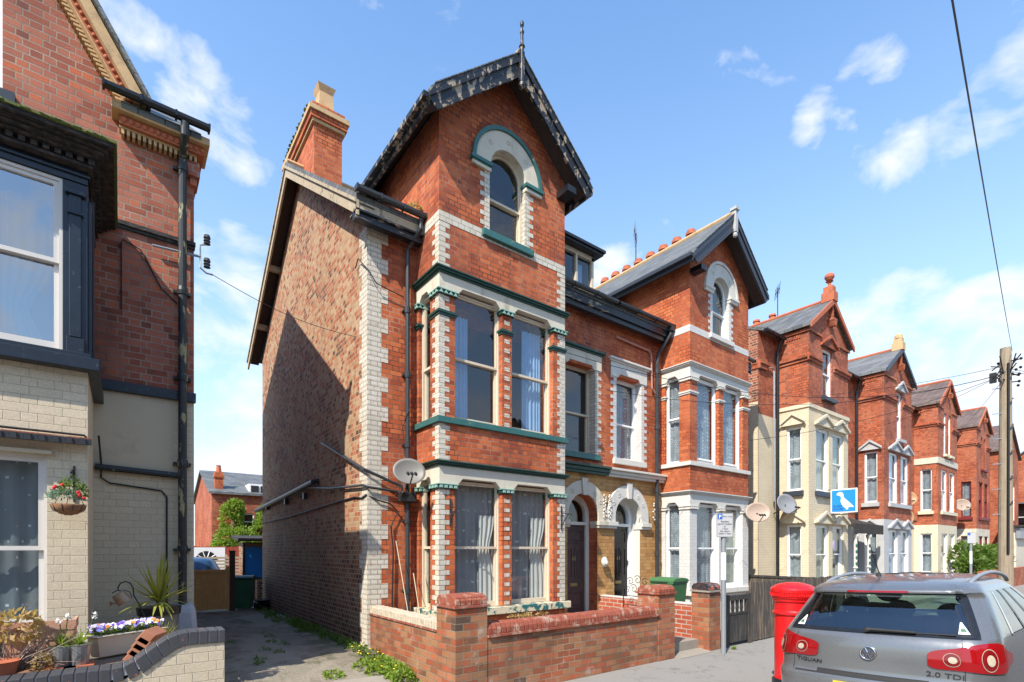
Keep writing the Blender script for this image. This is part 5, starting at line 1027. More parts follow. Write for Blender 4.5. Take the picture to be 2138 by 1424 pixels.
m.box(17.62, 17.70, 2.87, 3.0, 6.15, 6.4); m.build('terminal_fittings', MT['cable'], tp)
def wire(a, b, sag, label, r=.006, n=14, grp=None):
    a, b = Vector(a), Vector(b); m = MB(); m.tube([a.lerp(b, k/n) - Vector((0, 0, sag*4*(k/n)*(1-k/n))) for k in range(n+1)], r, 4); return m.build('overhead_wire', MT['cable'], label=label, cat='wire', group=grp)
PT = Vector((17.85, 2.73, 6.5))
wire((17.8, 2.6, 6.9), AT(1978, -60, .62), .05, 'thick overhead wire rising from the pole to the top right corner', .0045)
for e, s, l in (((13.9, 7.3, 4.95), .25, 'low wire from the pole to the white-bay house'), ((8.9, 8.1, 5.6), .55, 'sagging wire from the pole toward the two middle windows'), ((6.9, 7.3, 5.75), .75, 'longest sagging wire from pole to the green-trimmed bay'), ((17.9, 7.3, 6.9), .1, 'wire from the pole to the cream bay house'), ((24.7, 7.3, 7.0), .12, 'wire from the pole to the second terrace gable'), ((32.2, 7.3, 7.0), .2, 'wire from the pole to the third terrace gable'), ((44, -8, 7.5), .6, 'wire leaving the pole across the road, upper'), ((30, -4, 6.0), .3, 'wire leaving the pole across the road, lower')): wire(PT+Vector((0, 0, rnd(-.2, .2))), e, s, l, .006)
# satellite dishes
def dish(c, n, r, mat, label, wall):
    """c centre, n facing direction, wall: anchor point"""
    c = Vector(c); n = Vector(n).normalized(); u = n.cross(Vector((0, 0, 1))).normalized(); w = u.cross(n)
    if w.z < 0: w = -w
    t = thing('satellite_dish', label, 'satellite dish', tuple(c), 'satellite dishes'); m = MB(); R0 = []
    for side in (0, .012):
        rings = []
        for j in range(7):
            f = j/6; rings.append([m.V(c + u*(r*1.0*f*cos(a)) + w*(r*.86*f*sin(a)) + n*(-.075*(1-f*f)*(r/.3) - side)) for a in [k*2*pi/28 for k in range(28)]])
        for j in range(6):
            for k in range(28): m.F((rings[j][k], rings[j][(k+1) % 28], rings[j+1][(k+1) % 28], rings[j+1][k]))
        R0.append(rings[-1])
    for k in range(28): m.F((R0[0][k], R0[0][(k+1) % 28], R0[1][(k+1) % 28], R0[1][k]))
    m.build('reflector', mat, t, smooth=True)
    f = c + n*r*.95 - w*r*.75; m = MB(); m.tube([c - w*r*.86, f], .012, 6); m.tube([c - n*.09, c - n*.09 - w*.05, Vector(wall)], .022, 8); m.build('arm', MT['iron'], t)
    m = MB()
    for dx in (-.06, 0, .06): q = f + u*dx + w*.02; m.tube([q, q - (f-c).normalized()*.09], [.022, .026], 8)
    m.build('receiver', MT['iron'], t); return t
MT['dish_rust'] = plain('pale_rusted_dish', (.18,.17,.15), .5, .1, 6, dirt=(.42,.22,.08), dirt_amt=.8, dscale=9, lo=.62, hi=.70); MT['dish_brown'] = plain('brown_stained_dish', (.36,.27,.21), .5, .3, 4); MT['dish_grey'] = plain('grey_dish', (.22,.23,.25), .4, .15, 4); MT['dish_tan'] = plain('tan_dish', (.40,.22,.11), .5, .3, 4)
DN = (-.30, -1, .32)
dish((3.72, 7.62, 3.18), DN, .265, MT['dish_rust'], 'pale rust-spotted satellite dish on the alley corner beside the grey downpipe', (3.88, 8.05, 2.95))
dish((13.80, 7.02, 2.93), (-.9, -.9, .4), .33, MT['dish_brown'], 'brownish satellite dish on the corner of the white painted bay', (13.86, 7.35, 3.2))
dish((17.25, 7.82, 3.40), (-.35, -1, .3), .40, MT['dish_grey'], 'dark grey satellite dish on the cream terrace house', (17.3, 8.28, 3.1))
dish((29.6, 7.9, 4.35), (-.9, -.8, .3), .42, MT['dish_tan'], 'upper tan satellite dish between distant terrace houses', (29.6, 8.28, 4.1)); dish((29.6, 7.9, 3.45), (-.5, -1, .1), .40, MT['dish_tan'], 'lower tan satellite dish between distant terrace houses', (29.6, 8.28, 3.2)); dish((38.6, 7.7, 4.5), (-.9, -.8, .3), .42, MT['dish_brown'], 'farthest reddish satellite dish on the dark red house', (38.7, 8.28, 4.2))
# pipes and cables on the side wall and beside the dish
m = MB(); m.tube([(3.14, 10.85, 3.30), (3.16, 15.0, 3.12), (3.16, 16.6, 3.05)], .055, 10); m.tube([(3.22, 10.75, 3.33), (3.14, 10.85, 3.30)], .045, 8)
for y in (11.6, 13.2, 15.2): m.box(3.14, 3.225, y-.03, y+.03, 3.0, 3.14)
m.build('side_pipe', MT['pipe'], h65)
def sidept(px, py, off=.05): u = (px-1069)/1069; X = 3.226-off; d = X/(.6067+.7949*u); return Vector((X, d*(.7949-.6067*u), 1.9+(1148-py)*d/1069))
m = MB(); a = sidept(672, 924); b = sidept(760, 972); m.tube([a, (3.165, 8.10, 3.206), (3.8, 8.04, 2.97)], .026, 8); m.build('diagonal_pipe', MT['pipe'], h65)
m = MB(); m.tube([sidept(630, 1017), sidept(690, 1020), sidept(757, 1013), (3.2, 8.10, 2.93), (3.80, 8.08, 2.88)], .022, 8); m.build('level_pipe', MT['pipe'], h65)
m = MB(); m.tube([sidept(x, y, .02) for x, y in ((549, 1092), (600, 1080), (640, 1068), (690, 1053), (740, 1038), (755, 1040), (764, 1033))] + [(3.4, 8.11, 2.72), (3.6, 8.11, 2.68), (3.75, 8.11, 2.55), (3.62, 8.11, 2.3), (3.66, 8.11, 1.9), (3.64, 8.11, .9)], .014, 6)
for k in range(9): m.tube([(3.75+rnd(-.1, .1), 8.0, 3.05+rnd(-.05, .08)), (3.72+rnd(-.12, .15), 7.93, 2.9+rnd(-.1, .05)), (3.84+rnd(-.1, .1), 8.0, 2.75+rnd(-.1, .1))], .006, 4)
m.tube([(3.9, 8.0, 4.3), (3.82, 8.08, 4.0), (3.86, 8.08, 3.5), (3.84, 8.0, 3.2)], .008, 5)
m.tube([sidept(742, 560, .03), sidept(748, 540, .06), (3.21, 8.05, 6.45), (3.35, 8.08, 6.3), (3.85, 8.09, 6.22)], .009, 5); m.build('cable', MT['cable'], h65)
m = MB(); m.box(3.74, 4.02, 7.97, 8.09, 2.72, 2.88); m.build('junction_box', MT['pipe'], h65, bevel=.01)
for i, (x0, z1, dx, lab) in enumerate(((3.66, 2.05, .14, 'pale cane leaning by the black cable at the corner'), (3.98, 1.5, .02, 'pale cane upright beside the downpipe'), (4.2, 1.45, -.1, 'pale brown cane leaning at the bay side'))): m = MB(); m.tube([(x0, 8.0, z1), (x0+dx, 7.6, .25)], .008, 5); m.build('garden_cane', plain('pale_cane', (.60,.48,.32), .7, .1), label=lab, cat='cane', group='garden canes behind the side wall')
# wall lamp brackets (hanging-basket irons) on the bay piers
for x, y in ((4.30, 7.32), (6.78, 7.32)):
    m = MB(); m.tube([(x, y-.015, 2.75), (x, y-.015, 2.28)], .012, 5); m.tube([(x, y-.02, 2.35), (x, y-.22, 2.60), (x, y-.30, 2.50)], .009, 5); m.tube([(x, y-.02, 2.62), (x, y-.30, 2.56)], .009, 5); m.tube([(x, y-.06+.05*cos(a), 2.52+.05*sin(a)) for a in [k*.6 for k in range(11)]], .006, 4); m.build('basket_bracket', MT['iron'], h65)
m = MB(); m.blob((8.83, 8.06, 1.62), (.10, .05, .12), 12, 8, .06); m.blob((8.83, 8.0, 1.60), (.05, .03, .06), 8, 6, .1); m.build('wall_plaque', MT['stone_white'], label='round white wall planter face between the two doors', cat='wall planter', smooth=True)
m = MB(); c = AT(862, 448, 7.8); bushy(m, (c.x+.05, 7.8, 7.60), (.12, .06, .09), 160, .05, True); m.build('gutter_weed', MT['dry'], label='dry weed growing in gutter beside the tall gable', cat='weed', recalc=False)
# weeds along the foot of the wall and pavement
def weeds(name, spots, lab, mat, cat='weeds', kind='stuff'):
    mb = MB()
    for x, y, r, h, n in spots: bushy(mb, (x, y, terrain_z(x, y)), (r, r, h), n, .05, True)
    return mb.build(name, mat, label=lab, cat=cat, kind=kind, recalc=False)
sp = [(3.13-rnd(0, .12), 7.3+k*.17, rnd(.07, .16), rnd(.06, .14), 70) for k in range(30)] + [(3.05-rnd(0, .2), 10.5+k*.3, rnd(.1, .18), rnd(.05, .1), 60) for k in range(16)]
weeds('wall_foot_weeds', sp, 'green weeds growing along foot of the alley wall', MT['leaf'])
weeds('dandelion_clump', [(3.05, 7.0+k*.1-.55, .17, .22-.01*k, 260) for k in range(9)] + [(2.86, 6.9, .16, .15, 260), (2.8, 7.2, .15, .14, 200)], 'bright green clump with yellow dandelions at corner of side wall', MT['leaf_b'])
weeds('alley_moss_tufts', [(rnd(1.0, 2.9), 8+k*.35, rnd(.05, .12), rnd(.02, .04), 25) for k in range(9)], 'low green tufts scattered over the alley surface', MT['leaf'])
weeds('small_weed', [(2.30, 7.05, .14, .08, 160)], 'isolated small bright weed in the alley concrete', MT['leaf_b'], 'weed', None)
m = MB()
for k in range(14): q = Vector((rnd(2.75, 3.1), rnd(6.4, 7.6), 0)); q.z = terrain_z(q.x, q.y)+rnd(.14, .24); m.blob(q, (.016, .016, .008), 8, 4)
m.build('dandelion_flower', PC['yellow'], label='yellow dandelion flowers in the green clump', cat='flowers', kind='stuff')
m = MB(); blades(m, (3.13, 6.1, .0), 60, .22, .012, .6, .2); blades(m, (3.05, 5.85, 0), 50, .14, .012, .8, .2); blades(m, (8.95, 5.2, 0), 60, .10, .01, .9, .3); blades(m, (9.3, 5.2, 0), 90, .10, .01, .9, .3); m.build('grass_tufts', MT['leaf_b'], label='grass tufts at the foot of pier and sign post', cat='grass', kind='stuff', recalc=False)
m = MB(); [bushy(m, (5.2+rnd(-.9, .9), 7.05, .72), (.14, .05, .06), 60, .04, True) for _ in range(5)]; m.build('sill_plants', MT['dry'], label='small dry plants below the peeling bay sill', cat='plants', kind='stuff', recalc=False)
# ------------------------------------------------------------------ terrace beyond
MT['trim_red'] = plain('dark_red_paint', (.16,.02,.02), .5, .2, 8)
def pediment(mb, T, c, w, z, h=.34, o=.16):
    mb.prism([(c-w/2, z), (c+w/2, z), (c+w/2, z+.07), (c, z+h), (c-w/2, z+.07)], -o*.6, -.001); mb.prism([(c-w/2-.06, z+.02), (c-w/2-.06, z+.09), (c, z+h+.08), (c+w/2+.06, z+.09), (c+w/2+.06, z+.02), (c, z+h-.02)], -o, -o*.6-.001)
def row_house(x0, x1, bx, bw, P):
    YR, B = 8.3, -.95; T = lambda a, b, z: (a, YR+b, z); H = thing('terraced_house', P['label'], 'house', (x0, 12, 0), 'terraced houses with gabled bays')
    zb = P['zb']; ap = P.get('apex', 10.3); ez = P.get('eave', 9.2); cx = bx+bw/2; bx1 = bx+bw; up, lo, st, fr = P['up'], P['lo'], P['st'], P['fr']
    w0, w1 = bx+.55, bx+bw*.48; w2, w3 = bx+bw*.58, bx1-.4
    def fronts(z0, z1, holes, mat, nm='front_wall'):
        m = MB(T); hs = [h for h in holes if h[2] >= z0-.01 and h[3] <= z1+.01]; m.sheet(rect(x0, bx, z0, z1), [rect(*h) for h in hs if h[1] < bx], 0, .18); m.build(nm, mat, H); m = MB(T); m.sheet(rect(bx1, x1, z0, z1), [rect(*h) for h in hs if h[0] > bx1], 0, .18); m.build(nm, mat, H)
    ra = (bx1+.45, min(bx1+1.15, x1-.1)) if x1-bx1 > 1.0 else ((x0+.5, bx-.5) if bx-x0 > 1.3 else None)
    rh = [] if ra is None else [(ra[0], ra[1], 3.9, 5.7), (ra[0], ra[1], 6.5, 8.1), (ra[0], ra[1], .3, 2.5)]
    fronts(0, 3.2, rh, P.get('g', lo)); fronts(3.2, 6.3, rh, P.get('fup', up)); fronts(6.3, 9.0, rh, up)
    def bay(z0, z1, wins, mat, th=.14):
        m = MB(T); m.sheet(rect(bx, bx1, z0, z1), [rect(a, b, c, d) for a, b, c, d in wins], B, th)
        side = [(-.72, -.25, c, d) for a, b, c, d in wins[:1]] if len(wins) > 1 else []
        f = lambda p, t: (t, p[0], p[1]); m.sheet([(B, z0), (0, z0), (0, z1), (B, z1)], [rect(*s) for s in side], bx, th, f=f); m.sheet([(B, z0), (0, z0), (0, z1), (B, z1)], (), bx1, f=f); m.build('bay_wall', mat, H); return side
    gw_ = [(w0, w1, .75, 2.72), (w2, w3, .75, 2.72)]; fw_ = [(w0, w1, 3.85, 5.95), (w2, w3, 3.85, 5.95)]
    s1 = bay(0, 3.15, gw_, lo); s2 = bay(3.15, zb, fw_, P['mid'])
    aw = P['attic']; m = MB(T)
    m.sheet([(bx, zb), (bx1, zb), (bx1, ez), (cx, ap), (bx, ez)], [rect(*a) for a in aw], B, .14); f = lambda p, t: (t, p[0], p[1])
    for a in (bx, bx1): m.sheet([(B, zb), (3.0, zb), (3.0, ez), (B, ez)], (), a, f=f)
    m.build('gable_wall', up, H)
    m = MB(T); g0, g1 = aw[0][0]-.1, aw[-1][1]+.1; [ (m.box(p, q, B-.04, B-.001, 8.05, 8.15), m.box(p, q, B-.09, B-.001, 8.15, 8.24)) for p, q in ((bx-.09, g0), (g1, bx1+.09)) ]; m.box(bx-.04, bx-.001, B, 0, 8.05, 8.15); m.box(bx-.09, bx-.001, B, 0, 8.15, 8.24)
    for k in range(6): m.box(bx-.03, bx-.001, B+.25+k*.08, B+.29+k*.08, 8.85, 8.95)
    [m.box(p, q, B-.05, B-.001, 9.0, 9.08) for p, q in ((bx-.05, g0), (g1, bx1+.05))]; m.box(bx-.05, bx-.001, B, 0, 9.0, 9.08); m.build('string_course', P.get('sc', MT['brick_row']), H)
    if P['mid'] is not up or P.get('belt'):
        m = MB(T); m.box(bx-.04, bx1+.04, B-.04, B-.001, zb-.12 if not P.get('belt') else 6.2, zb if not P.get('belt') else 6.5); m.box(bx-.04, bx-.001, B, 0, zb-.12 if not P.get('belt') else 6.2, zb if not P.get('belt') else 6.5); m.build('belt_course', st, H)
    TB_ = lambda a, b, z: (a, YR+B+b, z); TS_ = lambda a, b, z: (bx+b, YR+a, z)
    for i, (a, b, c, d) in enumerate(gw_+fw_):
        window(H, TB_, a, b, c, d, .07, fr, (c+d)/2, fw=.07, cur=((a, b, c+.1, d, P['cur'], .22, dict(folds=4)),))
    for z0, z1 in ((.75, 2.72), (3.85, 5.95)): window(H, TS_, -.72, -.25, z0, z1, .07, fr, (z0+z1)/2, fw=.06, cur=((-.72, -.25, z0, z1, MT['net_lace'], .2, dict(folds=3)),))
    for a in aw: window(H, TB_, a[0], a[1], a[2], a[3], .07, fr, (a[2]+a[3])/2, fw=.06)
    for a in rh: window(H, T, *a, .08, fr, (a[2]+a[3])/2, fw=.06)
    for z0, z1, o in ((3.68, 3.84, -.1), (.62, .74, -.08)):
        m = MB(TB_); m.box(w0-.1, w3+.1, o, -.001, z0, z1); m.build('window_sill', P['sill'], H); m = MB(TS_); m.box(-.8, -.17, o, -.001, z0, z1); m.build('window_sill', P['sill'], H)
    for a in aw: m = MB(TB_); m.box(a[0]-.12, a[1]+.12, -.14, -.001, a[2]-.13, a[2]-.01); m.build('window_sill', P['sill'], H)
    if P['ped']:
        for zp in ((6.02, 2.78) if P['pedlo'] else (6.02,)):
            for a, b in ((w0, w1), (w2, w3)): m = MB(TB_); pediment(m, TB_, (a+b)/2, b-a+.30, zp); m.build('pediment', st, H)
            m = MB(TS_); pediment(m, TS_, -.485, .72, zp); m.build('pediment', st, H)
        for a in aw: m = MB(TB_); pediment(m, TB_, (a[0]+a[1])/2, a[1]-a[0]+.35, a[3]+.05); m.build('pediment', P['pa'], H)
        for a in rh[:2]: m = MB(T); pediment(m, T, (a[0]+a[1])/2, a[1]-a[0]+.25, a[3]+.05); m.build('pediment', P['pr'], H)
    m = MB(T); ah = bw/2+.14; sl = (ap-ez)/(bw/2); zt = ap+.12; ze = zt-ah*sl
    for s in (-1, 1): e = cx+s*ah; m.hexa([(e, B-.12, ze-.1), (cx, B-.12, zt-.1), (cx, 3.5, zt-.1), (e, 3.5, ze-.1), (e, B-.12, ze), (cx, B-.12, zt), (cx, 3.5, zt), (e, 3.5, ze)])
    m.hexa([(x0, -.25, 8.75), (x1, -.25, 8.75), (x1, 4, 10.9), (x0, 4, 10.9), (x0, -.25, 8.87), (x1, -.25, 8.87), (x1, 4, 11.0), (x0, 4, 11.0)]) if False else m.hexa([(x0, -.2, 8.9), (x1, -.2, 8.9), (x1, 4, 10.6), (x0, 4, 10.6), (x0, -.2, 9.0), (x1, -.2, 9.0), (x1, 4, 10.7), (x0, 4, 10.7)])
    m.hexa([(x0, 4, 10.6), (x1, 4, 10.6), (x1, 8, 8.9), (x0, 8, 8.9), (x0, 4, 10.7), (x1, 4, 10.7), (x1, 8, 9.0), (x0, 8, 9.0)])
    rf = m.build('roof', P['roof'], H)
    m = MB(T); q = lambda x, dz: (x, zt - abs(x-cx)*sl + dz)
    for s in (-1, 1): e = cx+s*(ah+.02); m.prism([q(cx, -.005), q(e, -.005), q(e, -.16), q(cx, -.19)], B-.17, B-.121)
    m.build('verge', P['verge'], rf); m = MB(T); m.tube([(cx, B-.1, zt+.01), (cx, 3.6, zt+.01)], .07, 8); m.build('ridge_tiles', MT['terracotta'], rf)
    m = MB(T); m.prism([(cx-.14, zt-.75), (cx-.05, zt-.95), (cx+.05, zt-.95), (cx+.14, zt-.75), (cx+.14, zt-.7), (cx-.14, zt-.7)], B-.2, B-.002); m.box(cx-.06, cx+.06, B-.12, B-.002, zt-.7, zt-.2); m.build('gable_corbel', MT['brick_row'], H)
    if P['fin']:
        m = MB(T); m.box(cx-.17, cx+.17, B-.2, B+.2, zt-.1, zt+.22); m.box(cx-.13, cx+.13, B-.15, B+.15, zt+.221, zt+.42)
        if P['fin'] == 2: m.lathe([(.12, 0), (.05, .06), (.05, .16), (.12, .2), (.05, .22), (.10, .25), (.15, .33), (.15, .4), (.09, .47), (.0, .49)], cx, B, 14, zt+.42)
        else: m.lathe([(.16, 0), (.15, .12), (.08, .2), (0, .22)], cx, B, 10, zt+.42)
        m.build('finial', MT['terracotta'] if P['fin'] == 2 else MT['buffstone'], rf)
    m = MB(T); gutter(m, x0, bx-.15, -.25, 8.95, .07); gutter(m, bx1+.15, x1, -.25, 8.95, .07); m.build('gutter', MT['black_paint'], H)
    m = MB(T); m.tube([(P['dp'], -.2, 8.9), (P['dp'], -.08, 8.5), (P['dp'], -.08, .2)], .055, 8); m.build('downpipe', MT['black_paint'], H)
    m = MB(T); m.box(x1-.55, x1+.05, 2.2, 3.6, 9.0, 11.35); m.box(x1-.62, x1+.12, 2.13, 3.67, 11.35, 11.5); ch = m.build('chimney', MT['brick_row'], H)
    for k in range(2): m = MB(T); m.lathe([(.15, 0), (.12, .5), (.16, .52), (.14, .6)], x1-.25, 2.5+k*.7, 10, 11.5); m.build('chimney_pot', MT['terracotta'], ch)
    m = MB(T); m.box(x0+.1, x1-.1, 1.4, 1.5, 0, 9); m.box(bx+.15, bx1-.15, B+.16, 1.4, 3.0, 3.1); m.box(bx+.15, bx1-.15, B+.16, 1.4, 6.35, 6.45); m.build('interior', MT['room'], H)
    return H, T
bR = MT['brick_row']
H3, T3 = row_house(16.3, 22.7, 17.7, 3.2, dict(label='terraced house painted cream below red brick gable with ball finial', zb=6.66, up=bR, lo=MT['brick_creamy'], mid=MT['brick_creamy'], fup=MT['brick_creamy'], g=MT['brick_creamy'], st=MT['creamstone'], fr=MT['upvc'], sill=MT['slateblue'], attic=[(18.75, 19.5, 7.05, 8.7)], cur=MT['blind'], ped=1, pedlo=1, pa=bR, pr=MT['greystone'], roof=MT['slate'], verge=MT['terracotta'], fin=2, dp=17.45, apex=10.35))
H4, T4 = row_house(22.72, 29.4, 24.6, 3.45, dict(label='red brick terraced house with grey pediments and grey concrete tiled gable roof', zb=6.5, up=bR, lo=MT['render'] if False else MT['greystone'], mid=bR, g=MT['greystone'], st=MT['greystone'], fr=MT['upvc'], sill=MT['greystone'], attic=[(26.1, 26.75, 6.6, 8.6)], cur=MT['curtain_blue'], ped=1, pedlo=1, pa=MT['greystone'], pr=MT['greystone'], roof=MT['slate_big'], verge=MT['slateblue'], fin=1, dp=24.3, apex=10.35))
H5, T5 = row_house(29.42, 36.6, 32.1, 3.5, dict(label='red brick terraced house with pale belt course and cream ground floor bay', zb=6.5, belt=1, up=bR, lo=MT['creamstone'], mid=bR, st=MT['stone'], fr=MT['upvc'], sill=MT['creamstone'], attic=[(33.15, 33.6, 6.75, 8.85), (34.0, 34.45, 6.75, 8.85)], cur=MT['curtain_white'], ped=0, pedlo=0, pa=bR, pr=bR, roof=MT['slate_brown'], verge=MT['terracotta'], fin=0, dp=29.7, apex=10.5))
H6, T6 = row_house(36.62, 44.2, 39.9, 3.4, dict(label='farthest gabled terraced house with dark red window frames', zb=6.5, up=bR, lo=MT['stone'], mid=bR, st=MT['trim_red'], belt=0, fr=MT['trim_red'], sill=MT['trim_red'], attic=[(41.0, 41.4, 6.75, 8.65), (41.8, 42.2, 6.75, 8.65)], cur=MT['net_lace'], ped=0, pedlo=0, pa=bR, pr=bR, roof=MT['slate_brown'], verge=MT['terracotta'], fin=0, dp=39.5, apex=10.4))
# exposed end wall of the cream house
m = MB(); m.sheet([(8.3, 0), (16, 0), (16, 8.9), (12.3, 10.6), (8.3, 8.95)], (), 16.3, f=lambda p, t: (t, p[0], p[1])); m.build('end_wall', MT['brick_row_side'], H3)
m = MB(T3); z = 0; k = 0
while z < 6.6:
    L = .45 if k % 2 else .3; m.box(16.29, 16.32, 0, L, z, z+.245); z += .2475; k += 1
m.build('painted_quoins', MT['brick_creamy'], H3)
m = MB(T3); m.tube([(17.0, -.05, 7.9), (17.15, -.07, 7.9), (17.2, -.08, 7.8), (17.2, -.08, 3.5)], .03, 6); m.build('waste_pipe', MT['metal'], H3)
m = MB(T3); m.box(16.28, 16.9, -.12, .3, 7.9, 8.0); m.box(16.28, 16.75, -.08, .3, 7.75, 7.9); m.box(16.26, 16.34, 0, 1.5, 7.9, 8.0); m.build('string_course', bR, H3)
# porch between the cream and grey houses
pc = thing('porch', 'dark canopied porch on ornate white-and-green scrolled posts between terraced houses', 'porch', (22, 7.8, 0)); m = MB(); m.hexa([(20.95,7.2,2.72),(23.9,7.2,2.72),(23.9,8.29,3.0),(20.95,8.29,3.0),(20.95,7.2,2.84),(23.9,7.2,2.84),(23.9,8.29,3.2),(20.95,8.29,3.2)]); m.box(20.95, 23.9, 7.16, 7.199, 2.5, 2.86); m.build('canopy', MT['sooty'], pc)
for x in (21.3, 22.6): m = MB(); m.lathe([(.09, .0), (.06, .1), (.06, 1.2), (.09, 1.24), (.06, 1.28), (.06, 2.3), (.1, 2.4), (.1, 2.48)], x, 7.25, 12, 0); m.build('post', MT['stone_white'], pc); m = MB(); [m.blob((x-.05, 7.2, .3+k*.22), (.03, .03, .07), 6, 5) for k in range(9)]; m.build('scrollwork', MT['green'], pc)
# hanging sign with a white bird
sg = thing('guest_house_sign', 'blue projecting sign with a white seabird on the cream terraced house', 'sign', (19.03, 6.8, 3.1)); m = MB(); m.box(19.0, 19.06, 6.42, 7.2, 3.13, 3.92); m.build('frame', MT['upvc'], sg)
m = MB(); m.box(18.99, 18.999, 6.46, 7.16, 3.17, 3.88); m.build('blue_panel', plain('bright_blue_sign', (.02,.24,.60), .4, .03), sg)
bird = [(.20,.80),(.24,.88),(.34,.93),(.44,.90),(.50,.80),(.50,.68),(.58,.58),(.74,.42),(.90,.24),(.93,.18),(.78,.20),(.68,.17),(.70,.10),(.60,.08),(.60,.16),(.52,.20),(.42,.34),(.38,.50),(.40,.64),(.38,.72),(.30,.76)]
m = MB(); m.prism([(7.16-x*.70, 3.17+z*.70) for x, z in bird], 18.984, 18.9895, 'a'); m.build('bird_emblem', MT['upvc'], sg)
text_mesh('wording', 'GUEST\nHOUSE', .10, Vector((18.984, 6.98, 3.32)), (R(90), 0, R(-90)), plain('dark_blue_lettering', (.01,.06,.25), .5, .03), sg, .001)
m = MB(); m.tube([(19.03, 7.38, 3.08), (19.03, 6.4, 3.08)], .02, 6); m.tube([(19.03, 7.3, 3.92), (19.03, 6.9, 3.92)], .015, 6); m.build('bracket', MT['iron'], sg)
# plates by the cream house windows
m = MB(); m.prism([(19.62+.08*cos(R(a)), 2.05+.17*sin(R(a))) for a in range(0, 360, 30)], 7.32, 7.345); m.build('oval_plaque', plain('lilac_plaque', (.35,.32,.5), .5, .4, 60), label='oval lilac plaque between ground floor windows of cream house', cat='plaque')
m = MB(); m.box(19.55, 19.7, 7.32, 7.345, 1.28, 1.42); m.build('name_plate', MT['black_paint'], label='small black rectangular plate below the oval plaque', cat='plate')
# TV aerials
def aerial(x, y, z, h, label, n=5):
    m = MB(); m.tube([(x, y, z-.6), (x, y, z+h)], .02, 6); m.tube([(x-.45, y-.3, z+h*.85), (x+.4, y+.3, z+h*.95)], .015, 5)
    for k in range(n): t = k/(n-1); q = Vector((x-.45+.85*t, y-.3+.6*t, z+h*(.85+.1*t))); m.tube([q-Vector((.05, 0, .28)), q+Vector((.05, 0, .28))], .010, 4)
    return m.build('tv_aerial', MT['iron'], label=label, cat='aerial', group='rooftop television aerials')
aerial(14.3, 11.6, 12.0, .95, 'spiky black aerial beside the chimney pots of the white-bay house'); aerial(22.5, 10.6, 11.5, 1.7, 'thin aerial above the first terrace chimney'); aerial(29.2, 10.8, 11.2, .8, 'small aerial above the second terrace chimney', 3)
# buildings closing the street
def simple_house(name, x0, x1, y0, y1, ze, zr, axis, mat, roofm, label, wins, face='x', g='houses closing the far end of the street'):
    H = thing(name, label, 'house', ((x0+x1)/2, (y0+y1)/2, 0), g); f = lambda p, t: (t, p[0], p[1]); ym = (y0+y1)/2; xm_ = (x0+x1)/2; m = MB(); hx = [rect(*w) for w in wins] if face == 'x' else []; hy = [rect(*w) for w in wins] if face == 'y' else []
    if axis == 'x':   # ridge runs along x, gables at x0/x1
        m.sheet([(y0, 0), (y1, 0), (y1, ze), (ym, zr), (y0, ze)], hx, x0, .12, f=f); m.sheet([(y0, 0), (y1, 0), (y1, ze), (ym, zr), (y0, ze)], (), x1, f=f); m.sheet(rect(x0, x1, 0, ze), hy, y0, .12); m.sheet(rect(x0, x1, 0, ze), (), y1)
        R_ = [[(x0-.15, y0-.2, ze-.15), (x1+.15, y0-.2, ze-.15), (x1+.15, ym, zr), (x0-.15, ym, zr)], [(x0-.15, y1+.2, ze-.15), (x1+.15, y1+.2, ze-.15), (x1+.15, ym, zr), (x0-.15, ym, zr)]]
    else:
        m.sheet(rect(y0, y1, 0, ze), hx, x0, .12, f=f); m.sheet(rect(y0, y1, 0, ze), (), x1, f=f); gbl = [(x0, 0), (x1, 0), (x1, ze), (xm_, zr), (x0, ze)]; m.sheet(gbl, hy, y0, .12); m.sheet(gbl, (), y1)
        R_ = [[(x0-.2, y0-.15, ze-.15), (x0-.2, y1+.15, ze-.15), (xm_, y1+.15, zr), (xm_, y0-.15, zr)], [(x1+.2, y0-.15, ze-.15), (x1+.2, y1+.15, ze-.15), (xm_, y1+.15, zr), (xm_, y0-.15, zr)]]
    m.build('wall', mat, H); m = MB()
    for P in R_: m.hexa([(p[0], p[1], p[2]) for p in P] + [(p[0], p[1], p[2]+.12) for p in P])
    m.build('roof', roofm, H)
    for w in wins:
        Tw = (lambda a, b, z: (x0+b, a, z)) if face == 'x' else (lambda a, b, z: (a, y0+b, z)); window(H, Tw, *w, .06, MT['upvc'], (w[2]+w[3])/2, fw=.07, glassm=MT['glass_dark'])
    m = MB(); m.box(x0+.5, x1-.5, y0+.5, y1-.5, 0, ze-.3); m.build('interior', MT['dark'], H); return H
simple_house('corner_house', 44.4, 50, 7.0, 15, 8.3, 10.2, 'y', bR, MT['slate_brown'], 'red brick gabled house just past the terrace with white band above window', [(45.0, 46.6, 3.9, 6.3), (47.2, 48.8, 3.9, 6.3)], 'y')
simple_house('end_house', 56, 66, 3.6, 9.8, 7.2, 10.3, 'x', bR, MT['slate'], 'red brick house with tall gable facing along the street at right edge', [(4.6, 6.2, 3.3, 5.6), (7.2, 8.6, 3.3, 5.6)], 'x')
m = MB(); m.box(55.7, 55.99, 3.6, 9.8, .3, 2.9); m.build('shop_front', MT['stone_white'], bpy.data.objects['end_house'])
ps = thing('shop_unit', 'low boarded shop front with grey fascia beside dark red house', 'shop', (45, 7, 0)); m = MB(); m.box(43.6, 52, 6.2, 6.99, 0, 3.3); m.build('wall', MT['stone'], ps); m = MB(); m.box(43.5, 52.1, 6.0, 6.19, 2.6, 3.25); m.build('fascia_board', MT['metal'], ps); m = MB(); m.box(43.3, 52.2, 5.9, 7, 3.3, 3.4); m.build('canopy', MT['sooty'], ps)
